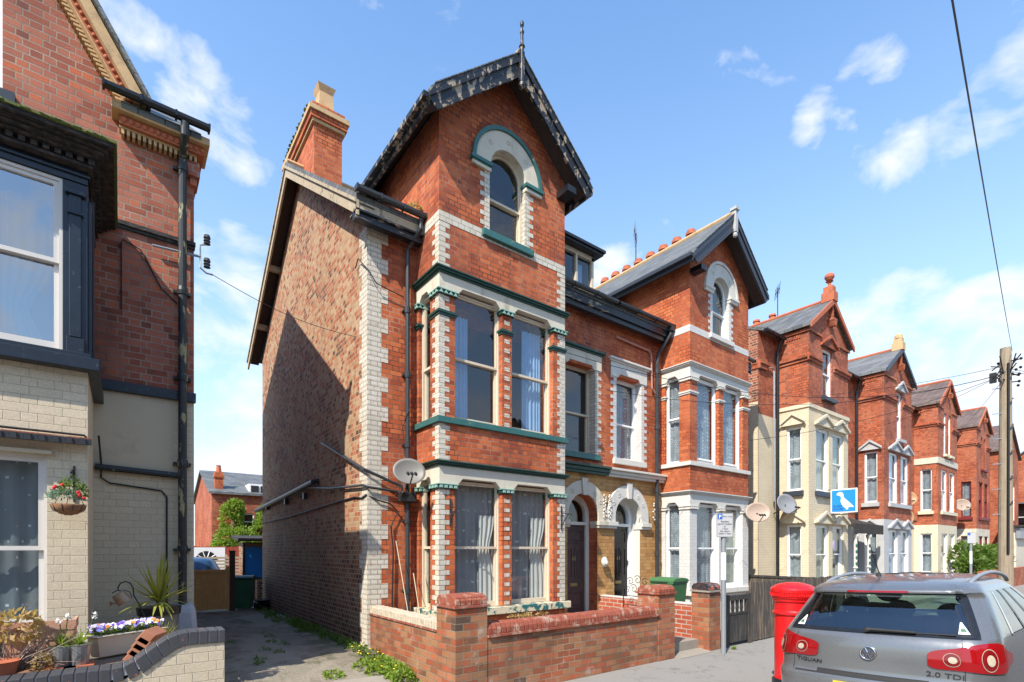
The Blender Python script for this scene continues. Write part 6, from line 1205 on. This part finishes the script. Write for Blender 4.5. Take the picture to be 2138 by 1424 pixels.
m = MB(); m.box(30, 55, 5.3, 5.5, 0, .95); m.build('front_wall', bR, label='low red brick front wall beyond the telegraph pole', cat='wall')
hd = thing('hedge_bush', 'dense green bush in a front garden beyond the telegraph pole', 'bush', (34.5, 6.3, 0)); m = MB()
for _ in range(11): c = (rnd(33.2, 37.2), rnd(5.9, 6.9), rnd(.9, 1.7)); bushy(m, c, (.8, .6, .75), 420, .20)
m.build('foliage', MT['leaf'], hd, recalc=False); m = MB(); [m.tube([(x, 6.3, 0), (x+rnd(-.3, .3), 6.3, 1.6)], .04, 6) for x in (33.8, 35, 36.3)]; m.build('trunk', MT['twig'], hd)
# ------------------------------------------------------------------ alley end
hz = simple_house('brick_house_far', 3.9, 16.5, 32, 40, 5.1, 6.6, 'x', MT['brick_row'], MT['slate'], 'red brick house with slate roof and ivy seen down the alley', [(5.15, 6.0, 3.0, 3.95)], 'y', None); hz.name = 'back_house'
m = MB(); m.box(4.1, 4.5, 32.3, 32.7, 5.0, 6.2); m.box(4.05, 4.55, 32.25, 32.75, 5.9, 6.0); ch = m.build('chimney', MT['brick_front2'], hz); m = MB(); m.lathe([(.15, 0), (.11, .35), (.14, .38)], 4.3, 32.5, 10, 6.2); m.build('chimney_pot', MT['terracotta'], ch)
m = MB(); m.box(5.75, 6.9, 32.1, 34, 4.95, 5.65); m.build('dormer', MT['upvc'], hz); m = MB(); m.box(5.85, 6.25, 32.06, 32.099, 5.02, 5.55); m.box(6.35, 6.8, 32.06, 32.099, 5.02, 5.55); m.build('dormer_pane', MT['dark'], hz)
simple_house('far_house', -1, 3.6, 44, 52, 4.4, 6.4, 'x', MT['brick_row'], MT['slate'], 'distant grey roofed house behind the alley fence, left of the ivy', [(1.9, 2.9, 2.2, 3.6)], 'y', None)
iv = thing('ivy_tree', 'bright green ivy-clad tree against the red brick back house', 'tree', (5.2, 31, .2)); m = MB(); random.seed(5)
for c, r in (((4.7, 31.0, 2.3), (.75, .5, .75)), ((5.3, 31.1, 2.3), (.6, .4, .8)), ((4.75, 31.4, 3.6), (.5, .35, .9)), ((5.0, 31.5, 4.1), (.35, .3, .5)), ((6.4, 31.2, 2.8), (.6, .4, 1.0)), ((6.6, 31.5, 3.7), (.5, .35, .7)), ((5.7, 31.0, 2.1), (.8, .5, .5)), ((4.2, 30.8, 2.0), (.4, .4, .4)), ((7.2, 31.3, 3.0), (.7, .4, 1.2))): bushy(m, c, (r[0]*1.15, r[1], r[2]*1.1), 1100, .16)
m.build('crown', MT['leaf_b'], iv, recalc=False); m = MB(); m.tube([(4.8, 31.5, 0), (4.8, 31.6, 2.5), (5.0, 31.7, 4)], [.15, .1, .05], 8); m.build('trunk', MT['twig'], iv)
rfz = thing('red_fence', 'red stained timber board fence across the alley end', 'fence', (5.5, 26, .2)); MT['redwood'] = plain('red_stained_boards', (.34,.06,.035), .8, .3, 6, dirt=(.16,.04,.03), dirt_amt=.6, dscale=6, dsc=(3,3,.3)); x = 1.5
while x < 7.2: m = MB(); m.box(x, x+.125, 26, 26.03, .2, 2.05+rnd(-.02, .02)); m.build('board', MT['redwood'], rfz); x += .14
lt = thing('lattice_fence', 'pale slatted trellis fence in front of the red fence', 'fence', (3.8, 22.5, .2)); MT['paleslat'] = plain('pale_weathered_slats', (.42,.33,.24), .85, .3, 8)
for k in range(11): m = MB(); m.box(1.8, 4.6, 22.5, 22.53, .3+k*.125, .38+k*.125); m.build('slat', MT['paleslat'], lt)
m = MB(); [m.box(x, x+.08, 22.53, 22.6, .2, 1.72) for x in (1.8, 3.2, 4.5)]; m.build('fence_post', MT['paleslat'], lt)
wd = thing('white_door', 'white door with fan-shaped window behind the trellis fence', 'door', (2.6, 25, .2)); m = MB(); m.box(2.0, 3.55, 25.0, 25.06, .2, 2.0); m.build('leaf', MT['upvc'], wd); m = MB(); m.prism(arc(2.85, 1.45, .4, 0, 180, 12), 24.97, 24.999); w_ = m.build('fanlight', MT['dark'], wd)
m = MB(); [m.tube([(2.85, 24.96, 1.45), (2.85+.4*cos(R(a)), 24.96, 1.45+.4*sin(R(a)))], .018, 4) for a in (36, 72, 108, 144)]; m.build('glazing_bar', MT['upvc'], wd)
ag = thing('alley_gate', 'honey-coloured timber gate closing the yard behind the left house', 'gate', (1.6, 15.5, .27)); MT['honey'] = plain('honey_stained_timber', (.66,.36,.12), .6, .25, 8, dirt=(.42,.22,.07), dirt_amt=.6, dscale=5, dsc=(4,4,.3))
m = MB(); [m.box(.82+k*.14, .955+k*.14, 15.5, 15.53, .32, 1.30) for k in range(10)]; m.build('boards', MT['honey'], ag); m = MB(); m.box(.82, 2.22, 15.47, 15.53, 1.301, 1.38); m.box(2.221, 2.30, 15.47, 15.54, .30, 1.46); m.build('frame', MT['honey'], ag); m = MB(); m.box(2.31, 2.44, 15.48, 15.6, .2, 1.84); m.box(2.30, 2.45, 15.46, 15.61, 1.84, 1.88); m.build('gate_post', plain('dark_brown_post', (.09,.05,.03), .8, .3, 8), ag)
bc = thing('parked_car_rear', 'blue car roof just visible over the honey-coloured gate', 'car', (1.7, 18.5, .25)); bc.name = 'parked_car'; m = MB(); m.lathe([(.1, 0), (1.0, .1), (1.0, .75), (.95, .85), (.72, 1.28), (.62, 1.36), (.3, 1.41), (0, 1.42)], 1.75, 19.5, 28, .25); o = m.build('body', plain('blue_car_paint', (.03,.08,.17), .2, .1, 3, spec=.6), bc, smooth=True)
m = MB(); m.lathe([(.93, 0), (.73, .36)], 1.75, 19.5, 28, 1.14); o = m.build('window_band', MT['glass_dark'], bc, smooth=True)
sh = thing('brick_garage', 'low brick garage with bright blue tarpaulin beyond the alley wall', 'garage', (5.5, 20, .2)); m = MB(); m.box(3.2, 9, 18.8, 19.6, .2, 2.15); m.build('wall', MT['brick_side'], sh); m = MB(); m.hexa([(3.0,18.5,2.18),(9,18.5,2.18),(9,19.8,2.3),(3.0,19.8,2.3),(3.0,18.5,2.28),(9,18.5,2.28),(9,19.8,2.4),(3.0,19.8,2.4)]); m.build('roof', MT['sooty'], sh)
m = MB()
N = 14; rows = [[m.V((3.24+k*(3.2/N), 18.74+.03*sin(k*2.3+j), .98+j*.2+(.03*sin(k*1.7) if j in (0, 5) else 0))) for k in range(N+1)] for j in range(6)]
for j in range(5):
    for k in range(N): m.F((rows[j][k], rows[j][k+1], rows[j+1][k+1], rows[j+1][k]))
m.build('blue_tarpaulin', plain('blue_tarpaulin', (.01,.20,.62), .35, .12, 4), sh, smooth=True); m = MB(); m.tube([(3.2, 18.7, .25), (3.2, 18.7, 2.15)], .04, 8); m.build('downpipe', MT['black_paint'], sh)
m = MB(); m.box(3.35, 7, 17.4, 17.7, .2, .95); m.build('rubble_wall', MT['brick_side'], label='short rough brick wall behind the dark green bin', cat='wall')
m = MB(); m.lathe([(.16, 0), (.19, .18), (.19, .2), (.12, .2)], 3.05, 15.2, 12, .26); m.lathe([(.10, .2), (.2, .26), (.2, .28), (.0, .28)], 3.05, 15.2, 12, .26); m.build('black_pot', MT['black_paint'], label='stacked black pots at the far foot of the side wall', cat='pot')

# unseen houses behind the camera, added so windows and car paint reflect something
OPP = 'added houses for reflections'
simple_house('added_opposite_house', -14, -5, -20, -10, 6.5, 10.5, 'y', MT['brick_row'], MT['slate'], 'red brick gabled house added across the road to mirror in left bay windows', [(-12.6, -11.2, 1, 3)], 'x', OPP)
simple_house('added_opposite_house', -4.5, 4.5, -20, -10, 6.2, 9.6, 'y', MT['render'], MT['slate'], 'cream rendered gabled house added directly behind the camera for reflections', [(-12.6, -11.2, 1, 3)], 'x', OPP)
simple_house('added_opposite_house', 5, 14, -20, -10, 6.6, 10.8, 'y', MT['brick_left'], MT['slate_brown'], 'rose brick house with brown roof added for reflections, opposite the pillar box', [(-12.6, -11.2, 1, 3)], 'x', OPP)
simple_house('added_opposite_house', 14.5, 24, -20, -10, 6.4, 10.0, 'y', MT['brick_buff'], MT['slate'], 'buff brick house added for reflections, opposite the telegraph pole', [(-12.6, -11.2, 1, 3)], 'x', OPP)
# ------------------------------------------------------------------ silver SUV parked at the kerb
CX, CY, ROLL, CZ = 5.50, 1.785, R(2.6), -.02
MT['badge_dark'] = plain('dark_chrome', (.10,.10,.10), .25, .1, 5, metal=.8)
car = thing('parked_car', 'silver-grey estate car parked at the kerb, seen from behind', 'car', (CX+2.2, CY, -.11))
def interp(tab, z):
    for (a, va), (b, vb) in zip(tab, tab[1:]):
        if a <= z <= b: t = (z-a)/(b-a); t = t*t*(3-2*t)*.0+t; return va+(vb-va)*t
    return tab[0][1] if z < tab[0][0] else tab[-1][1]
HW = [(.2,.82),(.35,.87),(.55,.895),(.8,.90),(.95,.895),(1.08,.875),(1.14,.862),(1.3,.80),(1.45,.735),(1.53,.695),(1.58,.66),(1.62,.59),(1.65,.48),(1.665,.33),(1.672,.1)]
XR = [(.2,.16),(.35,.06),(.5,.01),(.70,.0),(.74,.045),(.8,.055),(.95,.05),(1.06,.065),(1.12,.10),(1.14,.125),(1.3,.24),(1.45,.36),(1.50,.40),(1.505,.33),(1.53,.335),(1.56,.38),(1.60,.52),(1.64,.80),(1.665,1.2),(1.672,1.6)]
XF = [(.2,4.25),(.5,4.40),(.7,4.40),(.85,4.30),(.95,4.15),(1.03,3.95),(1.08,3.30),(1.14,3.22),(1.3,2.85),(1.5,2.35),(1.58,2.15),(1.62,2.0),(1.65,1.85),(1.665,1.75),(1.672,1.7)]
def CP(t, z, off=0.0):
    s = -1 if t < 0 else 1; t = abs(t); w = interp(HW, z)+off; xr = interp(XR, z)-off; xf = interp(XF, z)+off; r = min(.26, w*.5); bow = .10 if z > .7 else .07
    if t <= 1: y = t*(w-r); x = xr + bow*(y/w)**2
    elif t <= 2: a = (t-1)*pi/2; y = (w-r)+r*sin(a); x = xr + bow*((w-r)/w)**2 + (r*1.15)*(1-cos(a)) + .00
    elif t <= 3: xs = xr+bow*((w-r)/w)**2+r*1.15; xe = xf-.5; y = w; x = xs+(xe-xs)*(t-2)
    elif t <= 4: a = (t-3)*pi/2; y = w-.35*(1-cos(a)); x = xf-.5+.42*sin(a)
    else: y = (w-.35)*(5-t); x = xf-.08+.08*sin((t-4)*pi/2)
    y *= s                                     # + = right-hand side (towards the road)
    yy, zz = -y, z
    return (CX + x, CY + yy*cos(ROLL) + zz*sin(ROLL)*-0 - (zz-.0)*sin(ROLL)*(-1)*0 + 0, CZ + zz - yy*sin(ROLL)*1.0) if True else None
def patch(name, mat, t0, t1, z0, z1, off=0.0, nt=None, nz=None, par=None, zf=None, smooth=True, thick=0):
    nt = nt or max(4, int(abs(t1-t0)*14)); nz = nz or max(3, int((z1-z0)/.03)); m = MB(); rows = []
    for j in range(nz+1):
        rows.append([m.V(CP(t0+(t1-t0)*i/nt, (zf(t0+(t1-t0)*i/nt, j/nz) if zf else z0+(z1-z0)*j/nz), off)) for i in range(nt+1)])
    for j in range(nz):
        for i in range(nt): m.F((rows[j][i], rows[j][i+1], rows[j+1][i+1], rows[j+1][i]))
    return m.build(name, mat, par or car, smooth=smooth, recalc=True)
mp = Mat('silver_grey_metallic_paint', .28, .55, .5); mp.col(mp.mix(mp.noise(3, 3), (.17,.175,.18), (.20,.205,.21))); mp.bsdf.inputs['Coat Weight'].default_value = .7; mp.bsdf.inputs['Coat Roughness'].default_value = .06
dn = mp.noise(38, 4, .7); mp.rough(mp.ramp(dn, [(.3, (.26,)*3), (.8, (.34,)*3)])); MT['paint'] = mp.mat
MT['lamp_red'] = plain('red_lamp_plastic', (.25,.003,.005), .1, .1, 8, spec=.7); MT['lamp_clear'] = plain('clear_lamp_lens', (.42,.36,.27), .12, .3, 40, spec=.7); MT['lamp_dark'] = plain('deep_red_lamp_ring', (.17,.004,.006), .1, .1, 8, spec=.7); MT['chrome'] = plain('chrome', (.7,.7,.7), .12, .03, 3, metal=1); MT['rubber'] = plain('black_rubber', (.02,.02,.02), .7, .2, 8); MT['seat'] = plain('dark_seat_fabric', (.03,.035,.045), .9, .2, 8)
MT['carglass'] = glass('tinted_car_glass', (.62,.78,.70), 1.5, .09); MT['cabin_dark_glass'] = glass('dark_side_glass', (.12,.14,.15), 1.6, .08)  # side glass tinted near-black, darkness of the cabin put into its colour
def circ(t, z, r, off, k, n): a = 2*pi*k/n; return CP(t+r*cos(a)/.63, z+r*sin(a), off)
# lower body all round with shoulder, then pillars and roof
m = MB(); N = 100; zs = [.22,.3,.4,.5,.6,.69,.705,.735,.75,.8,.9,1.0,1.04,1.08,1.11,1.13]; rows = [[m.V(CP(-5+10*i/N, z)) for i in range(N)] for z in zs]
for j in range(len(zs)-1):
    for i in range(N): m.F((rows[j][i], rows[j][(i+1) % N], rows[j+1][(i+1) % N], rows[j+1][i]))
m.build('body', MT['paint'], car, smooth=True)
m = MB(); hoodr = [[m.V(CP(s*(5-k*.0) if False else s*(3.0+2.0*i/10), 1.10)) for i in range(11)] for s in (-1, 1)]
for i in range(10): m.F((hoodr[0][i], hoodr[0][i+1], hoodr[1][i+1], hoodr[1][i]))
m.build('bonnet', MT['paint'], car)
m = MB(); zs = [1.505, 1.51, 1.53, 1.55, 1.58, 1.60, 1.62, 1.64, 1.65, 1.66, 1.665, 1.669, 1.672]; N = 120; rows = [[m.V(CP(-5+10*i/N, z)) for i in range(N)] for z in zs]
for j in range(len(zs)-1):
    for i in range(N): m.F((rows[j][i], rows[j][(i+1) % N], rows[j+1][(i+1) % N], rows[j+1][i]))
m.F(rows[-1]); m.build('roof', MT['paint'], car, smooth=True)
for s in (-1, 1):
    patch('rear_pillar', MT['paint'], s*1.42, s*2.16, 1.128, 1.507, 0, 14); patch('window_pillar', MT['black_paint'], s*2.40, s*2.43, 1.13, 1.507, .002, 3); patch('window_pillar', MT['black_paint'], s*2.64, s*2.68, 1.13, 1.507, .002, 3); patch('front_pillar', MT['paint'], s*2.95, s*3.2, 1.13, 1.507, .002, 5)
    patch('side_glass', MT['cabin_dark_glass'], s*2.161, s*2.40, 1.135, 1.505, -.003, 8); patch('side_glass', MT['cabin_dark_glass'], s*2.43, s*2.64, 1.135, 1.505, -.003, 6); patch('side_glass', MT['cabin_dark_glass'], s*2.68, s*2.95, 1.135, 1.505, -.003, 6)
    patch('chrome_strip', MT['chrome'], s*2.15, s*2.95, 1.115, 1.135, .006, 16, 2); patch('chrome_strip', MT['chrome'], s*2.14, s*2.165, 1.135, 1.5, .004, 2, 12)
rw = patch('rear_window', MT['carglass'], -1.42, 1.42, 1.135, 1.505, -.002, 40, 14)
for z0, z1 in ((1.128, 1.165), (1.485, 1.506)): patch('window_surround', MT['black_paint'], -1.42, 1.42, z0, z1, .001, 40, 3, rw)
for s in (-1, 1): patch('window_surround', MT['black_paint'], s*1.26, s*1.425, 1.166, 1.484, .001, 6, 8, rw)
patch('windscreen', MT['carglass'], 3.2, 5, 1.12, 1.50, 0, 10); patch('windscreen', MT['carglass'], -5, -3.2, 1.12, 1.50, 0, 10)
m = MB(); n = 24; e = [m.V(CP(-1.35+2.7*k/n, 1.506, .075 if abs(-1.35+2.7*k/n) < 1.2 else .03)) for k in range(n+1)]; f = [m.V(CP(-1.35+2.7*k/n, 1.548, .04)) for k in range(n+1)]; g = [m.V(CP(-1.35+2.7*k/n, 1.60, -.004)) for k in range(n+1)]; h = [m.V(CP(-1.35+2.7*k/n, 1.508, -.01)) for k in range(n+1)]
for k in range(n): m.F((e[k], e[k+1], f[k+1], f[k])); m.F((f[k], f[k+1], g[k+1], g[k])); m.F((h[k], h[k+1], e[k+1], e[k]))
m.build('spoiler', MT['paint'], car, smooth=True)
patch('brake_light', MT['lamp_red'], -.48, .48, 1.512, 1.53, .082, 14, 2)
patch('bumper', MT['rubber'], -3, 3, .24, .50, .012, 60, 6); patch('tailgate_seam', MT['rubber'], -1.05, 1.05, .715, .728, .004, 24, 2)
for s in (-1, 1): patch('tailgate_seam', MT['rubber'], s*1.10, s*1.115, .72, 1.13, .0015, 2, 10)
patch('number_plate', plain('yellow_plate', (.75,.52,.03), .4, .05), -.42, .42, .56, .67, .02, 8, 3)
patch('plate_recess', MT['rubber'], -.7, .7, .725, .76, .003, 12, 2)
# tail lamps: two rings in each red lens
for s in (-1, 1):
    def zf(t, j, s=s):
        a = abs(t); lo = .872 if a < 1.1 else .872-.02*sin((a-1.1)/.95*pi/2); hi = 1.02+.05*(a-.68)/.42 if a < 1.1 else 1.07+.035*sin((a-1.1)/.95*pi)
        k = 1.0; 
        if a > 1.75: k = sqrt(max(.01, 1-((a-1.75)/.32)**2))
        if a < .82: k = .6+.4*sqrt(max(0, 1-((.82-a)/.14)**2))
        c = (lo+hi)/2; return c+(lo-c)*k+(hi-lo)*k*j
    lp = patch('tail_lamp', MT['lamp_red'], s*.68, s*2.06, 0, 1, .010, 44, 12, None, zf)
    for tc_, zc, rr in ((.93, .958, .058), (1.50, .968, .094)):
        for r0, r1, mt, of in ((rr, rr*.94, MT['lamp_clear'], .014), (rr*.92, rr*.58, MT['lamp_dark'], .015), (rr*.50, 0, MT['lamp_clear'], .019)):
            m = MB(); n = 24; A = [m.V(circ(s*tc_, zc, r0, of, k, n)) for k in range(n)]
            if r1: B = [m.V(circ(s*tc_, zc, r1, of, k, n)) for k in range(n)]; [m.F((A[k], A[(k+1) % n], B[(k+1) % n], B[k])) for k in range(n)]
            else: m.F(A)
            m.build('lens_ring' if r1 else 'lens', mt, lp, recalc=False)
# wiper, aerial, rails, badge, lettering, stickers
m = MB(); m.tube([CP(-.05, 1.165, .035), CP(.0, 1.17, .035), CP(.55, 1.165, .03)], [.026, .018, .012], 6); m.tube([CP(.0, 1.155, .02), CP(1.0, 1.158, .015)], .006, 5); m.tube([CP(-.05, 1.165, 0), CP(-.05, 1.165, .05)], .022, 8); m.build('wiper', MT['rubber'], car)
b0 = Vector(CP(0, 1.66)); b0 = Vector((CX+.98, CY+.20, CZ+1.635)); m = MB(); m.lathe([(.03, 0), (.02, .03), (.008, .05)], b0.x, b0.y, 10, b0.z); m.tube([b0+Vector((0, 0, .04)), b0+Vector((-.16, 0.03, .34))], [.006, .003], 5); m.build('aerial', MT['rubber'], car)
for s in (-1, 1):
    y = CY - s*.60; m = MB(); L0, L1 = .66, 2.3; pts = [(CX+L0+(L1-L0)*t, y, CZ+1.56+.105*max(0, sin(pi*t))**.55 + s*.6*sin(ROLL)) for t in [k/18 for k in range(19)]]; m.tube(pts, .02, 8); m.build('roof_rail', MT['metal'], car, smooth=True)
BC = Vector(CP(.0, .955, .008)); TBd = lambda r, a, o: CP(r*cos(a)/.63, .955+r*sin(a), o)
bd = None; m = MB(); n = 32; A, B, C, D = [[m.V(TBd(r, 2*pi*k/n, o)) for k in range(n)] for r, o in ((.066, .004), (.064, .016), (.054, .016), (.052, .006))]
for P_, Q_ in ((A, B), (B, C), (C, D)): [m.F((P_[k], P_[(k+1) % n], Q_[(k+1) % n], Q_[k])) for k in range(n)]
bd = m.build('badge', MT['chrome'], car, smooth=True)
def bpt(x, z, o=.014): return CP(x/.63, .955+z, o)
m = MB(); m.F([m.V(TBd(.053, 2*pi*k/n, .007)) for k in range(n)]); m.build('badge_field', MT['lamp_dark'] if False else plain('dark_badge_blue', (.05,.055,.07), .2, .1), bd, recalc=False)
m = MB()
for (xa, za, xb, zb_) in ((-.022,.046,0,.006),(.022,.046,0,.006),(-.046,.018,-.022,-.044),(-.022,-.044,0,-.002),(0,-.002,.022,-.044),(.022,-.044,.046,.018)): m.tube([bpt(xa, za), bpt(xb, zb_)], .0045, 5)
m.build('badge_letters', MT['chrome'], bd)
def cartext(nm, body, size, t, z):
    p = Vector(CP(t, z, .006)); q = Vector(CP(t+.05, z, .006)); ang = atan2(q.y-p.y, q.x-p.x); text_mesh(nm, body, size, p, (R(90), 0, ang), MT['badge_dark'], car, .003, sx=1.35)
cartext('lettering', 'TIGUAN', .05, -.82, .815); cartext('lettering', '2.0 TDI', .062, .86, .80)
for s in (-1, 1):
    tt = s*1.16; m = MB(); m.F([m.V(CP(tt+dx/.63, 1.17+dz, .004)) for dx, dz in ((-.06, 0), (.06, 0), (.008, .095), (-.008, .095))]); st_ = m.build('window_sticker', MT['upvc'], rw, recalc=False); m = MB(); m.F([m.V(CP(tt+dx/.63, 1.17+dz, .006)) for dx, dz in ((-.033, .02), (.035, .02), (.012, .052), (-.004, .042), (-.014, .055))]); m.build('sticker_picture', MT['bin_dark'], st_, recalc=False)
# cabin
m = MB()
for y, w in ((-.42, .22), (.42, .22), (0, .2)): 
    m.hexa([(CX+1.05, CY+y-w, .6), (CX+1.05, CY+y+w, .6), (CX+1.2, CY+y+w, .6), (CX+1.2, CY+y-w, .6), (CX+.92, CY+y-w*.9, 1.2), (CX+.92, CY+y+w*.9, 1.2), (CX+1.04, CY+y+w*.9, 1.2), (CX+1.04, CY+y-w*.9, 1.2)]); m.blob((CX+.97, CY+y, 1.29), (.06, .13, .09), 10, 7)
for y in (-.38, .38): m.hexa([(CX+2.0, CY+y-.25, .6), (CX+2.0, CY+y+.25, .6), (CX+2.2, CY+y+.25, .6), (CX+2.2, CY+y-.25, .6), (CX+1.85, CY+y-.2, 1.25), (CX+1.85, CY+y+.2, 1.25), (CX+1.97, CY+y+.2, 1.25), (CX+1.97, CY+y-.2, 1.25)]); m.blob((CX+1.9, CY+y, 1.37), (.06, .14, .1), 10, 7)
m.build('seats', MT['seat'], car); m = MB(); m.box(CX+.25, CX+1.0, CY-.75, CY+.75, .95, 1.0); m.box(CX+2.7, CX+3.3, CY-.72, CY+.72, .8, 1.07); m.build('parcel_shelf', MT['seat'], car)
for x in (.86, 3.47):
    for s in (-1, 1):
        y = CY+s*.80; m = MB(); m.tube([(CX+x, y-.11, .24), (CX+x, y+.11, .24)], .345, 28); w = m.build('wheel', MT['rubber'], car, bevel=.02); m = MB(); m.tube([(CX+x, y-s*.0, .24), (CX+x, y+s*.118, .24)], .235, 20); m.build('rim', MT['metal'], w)
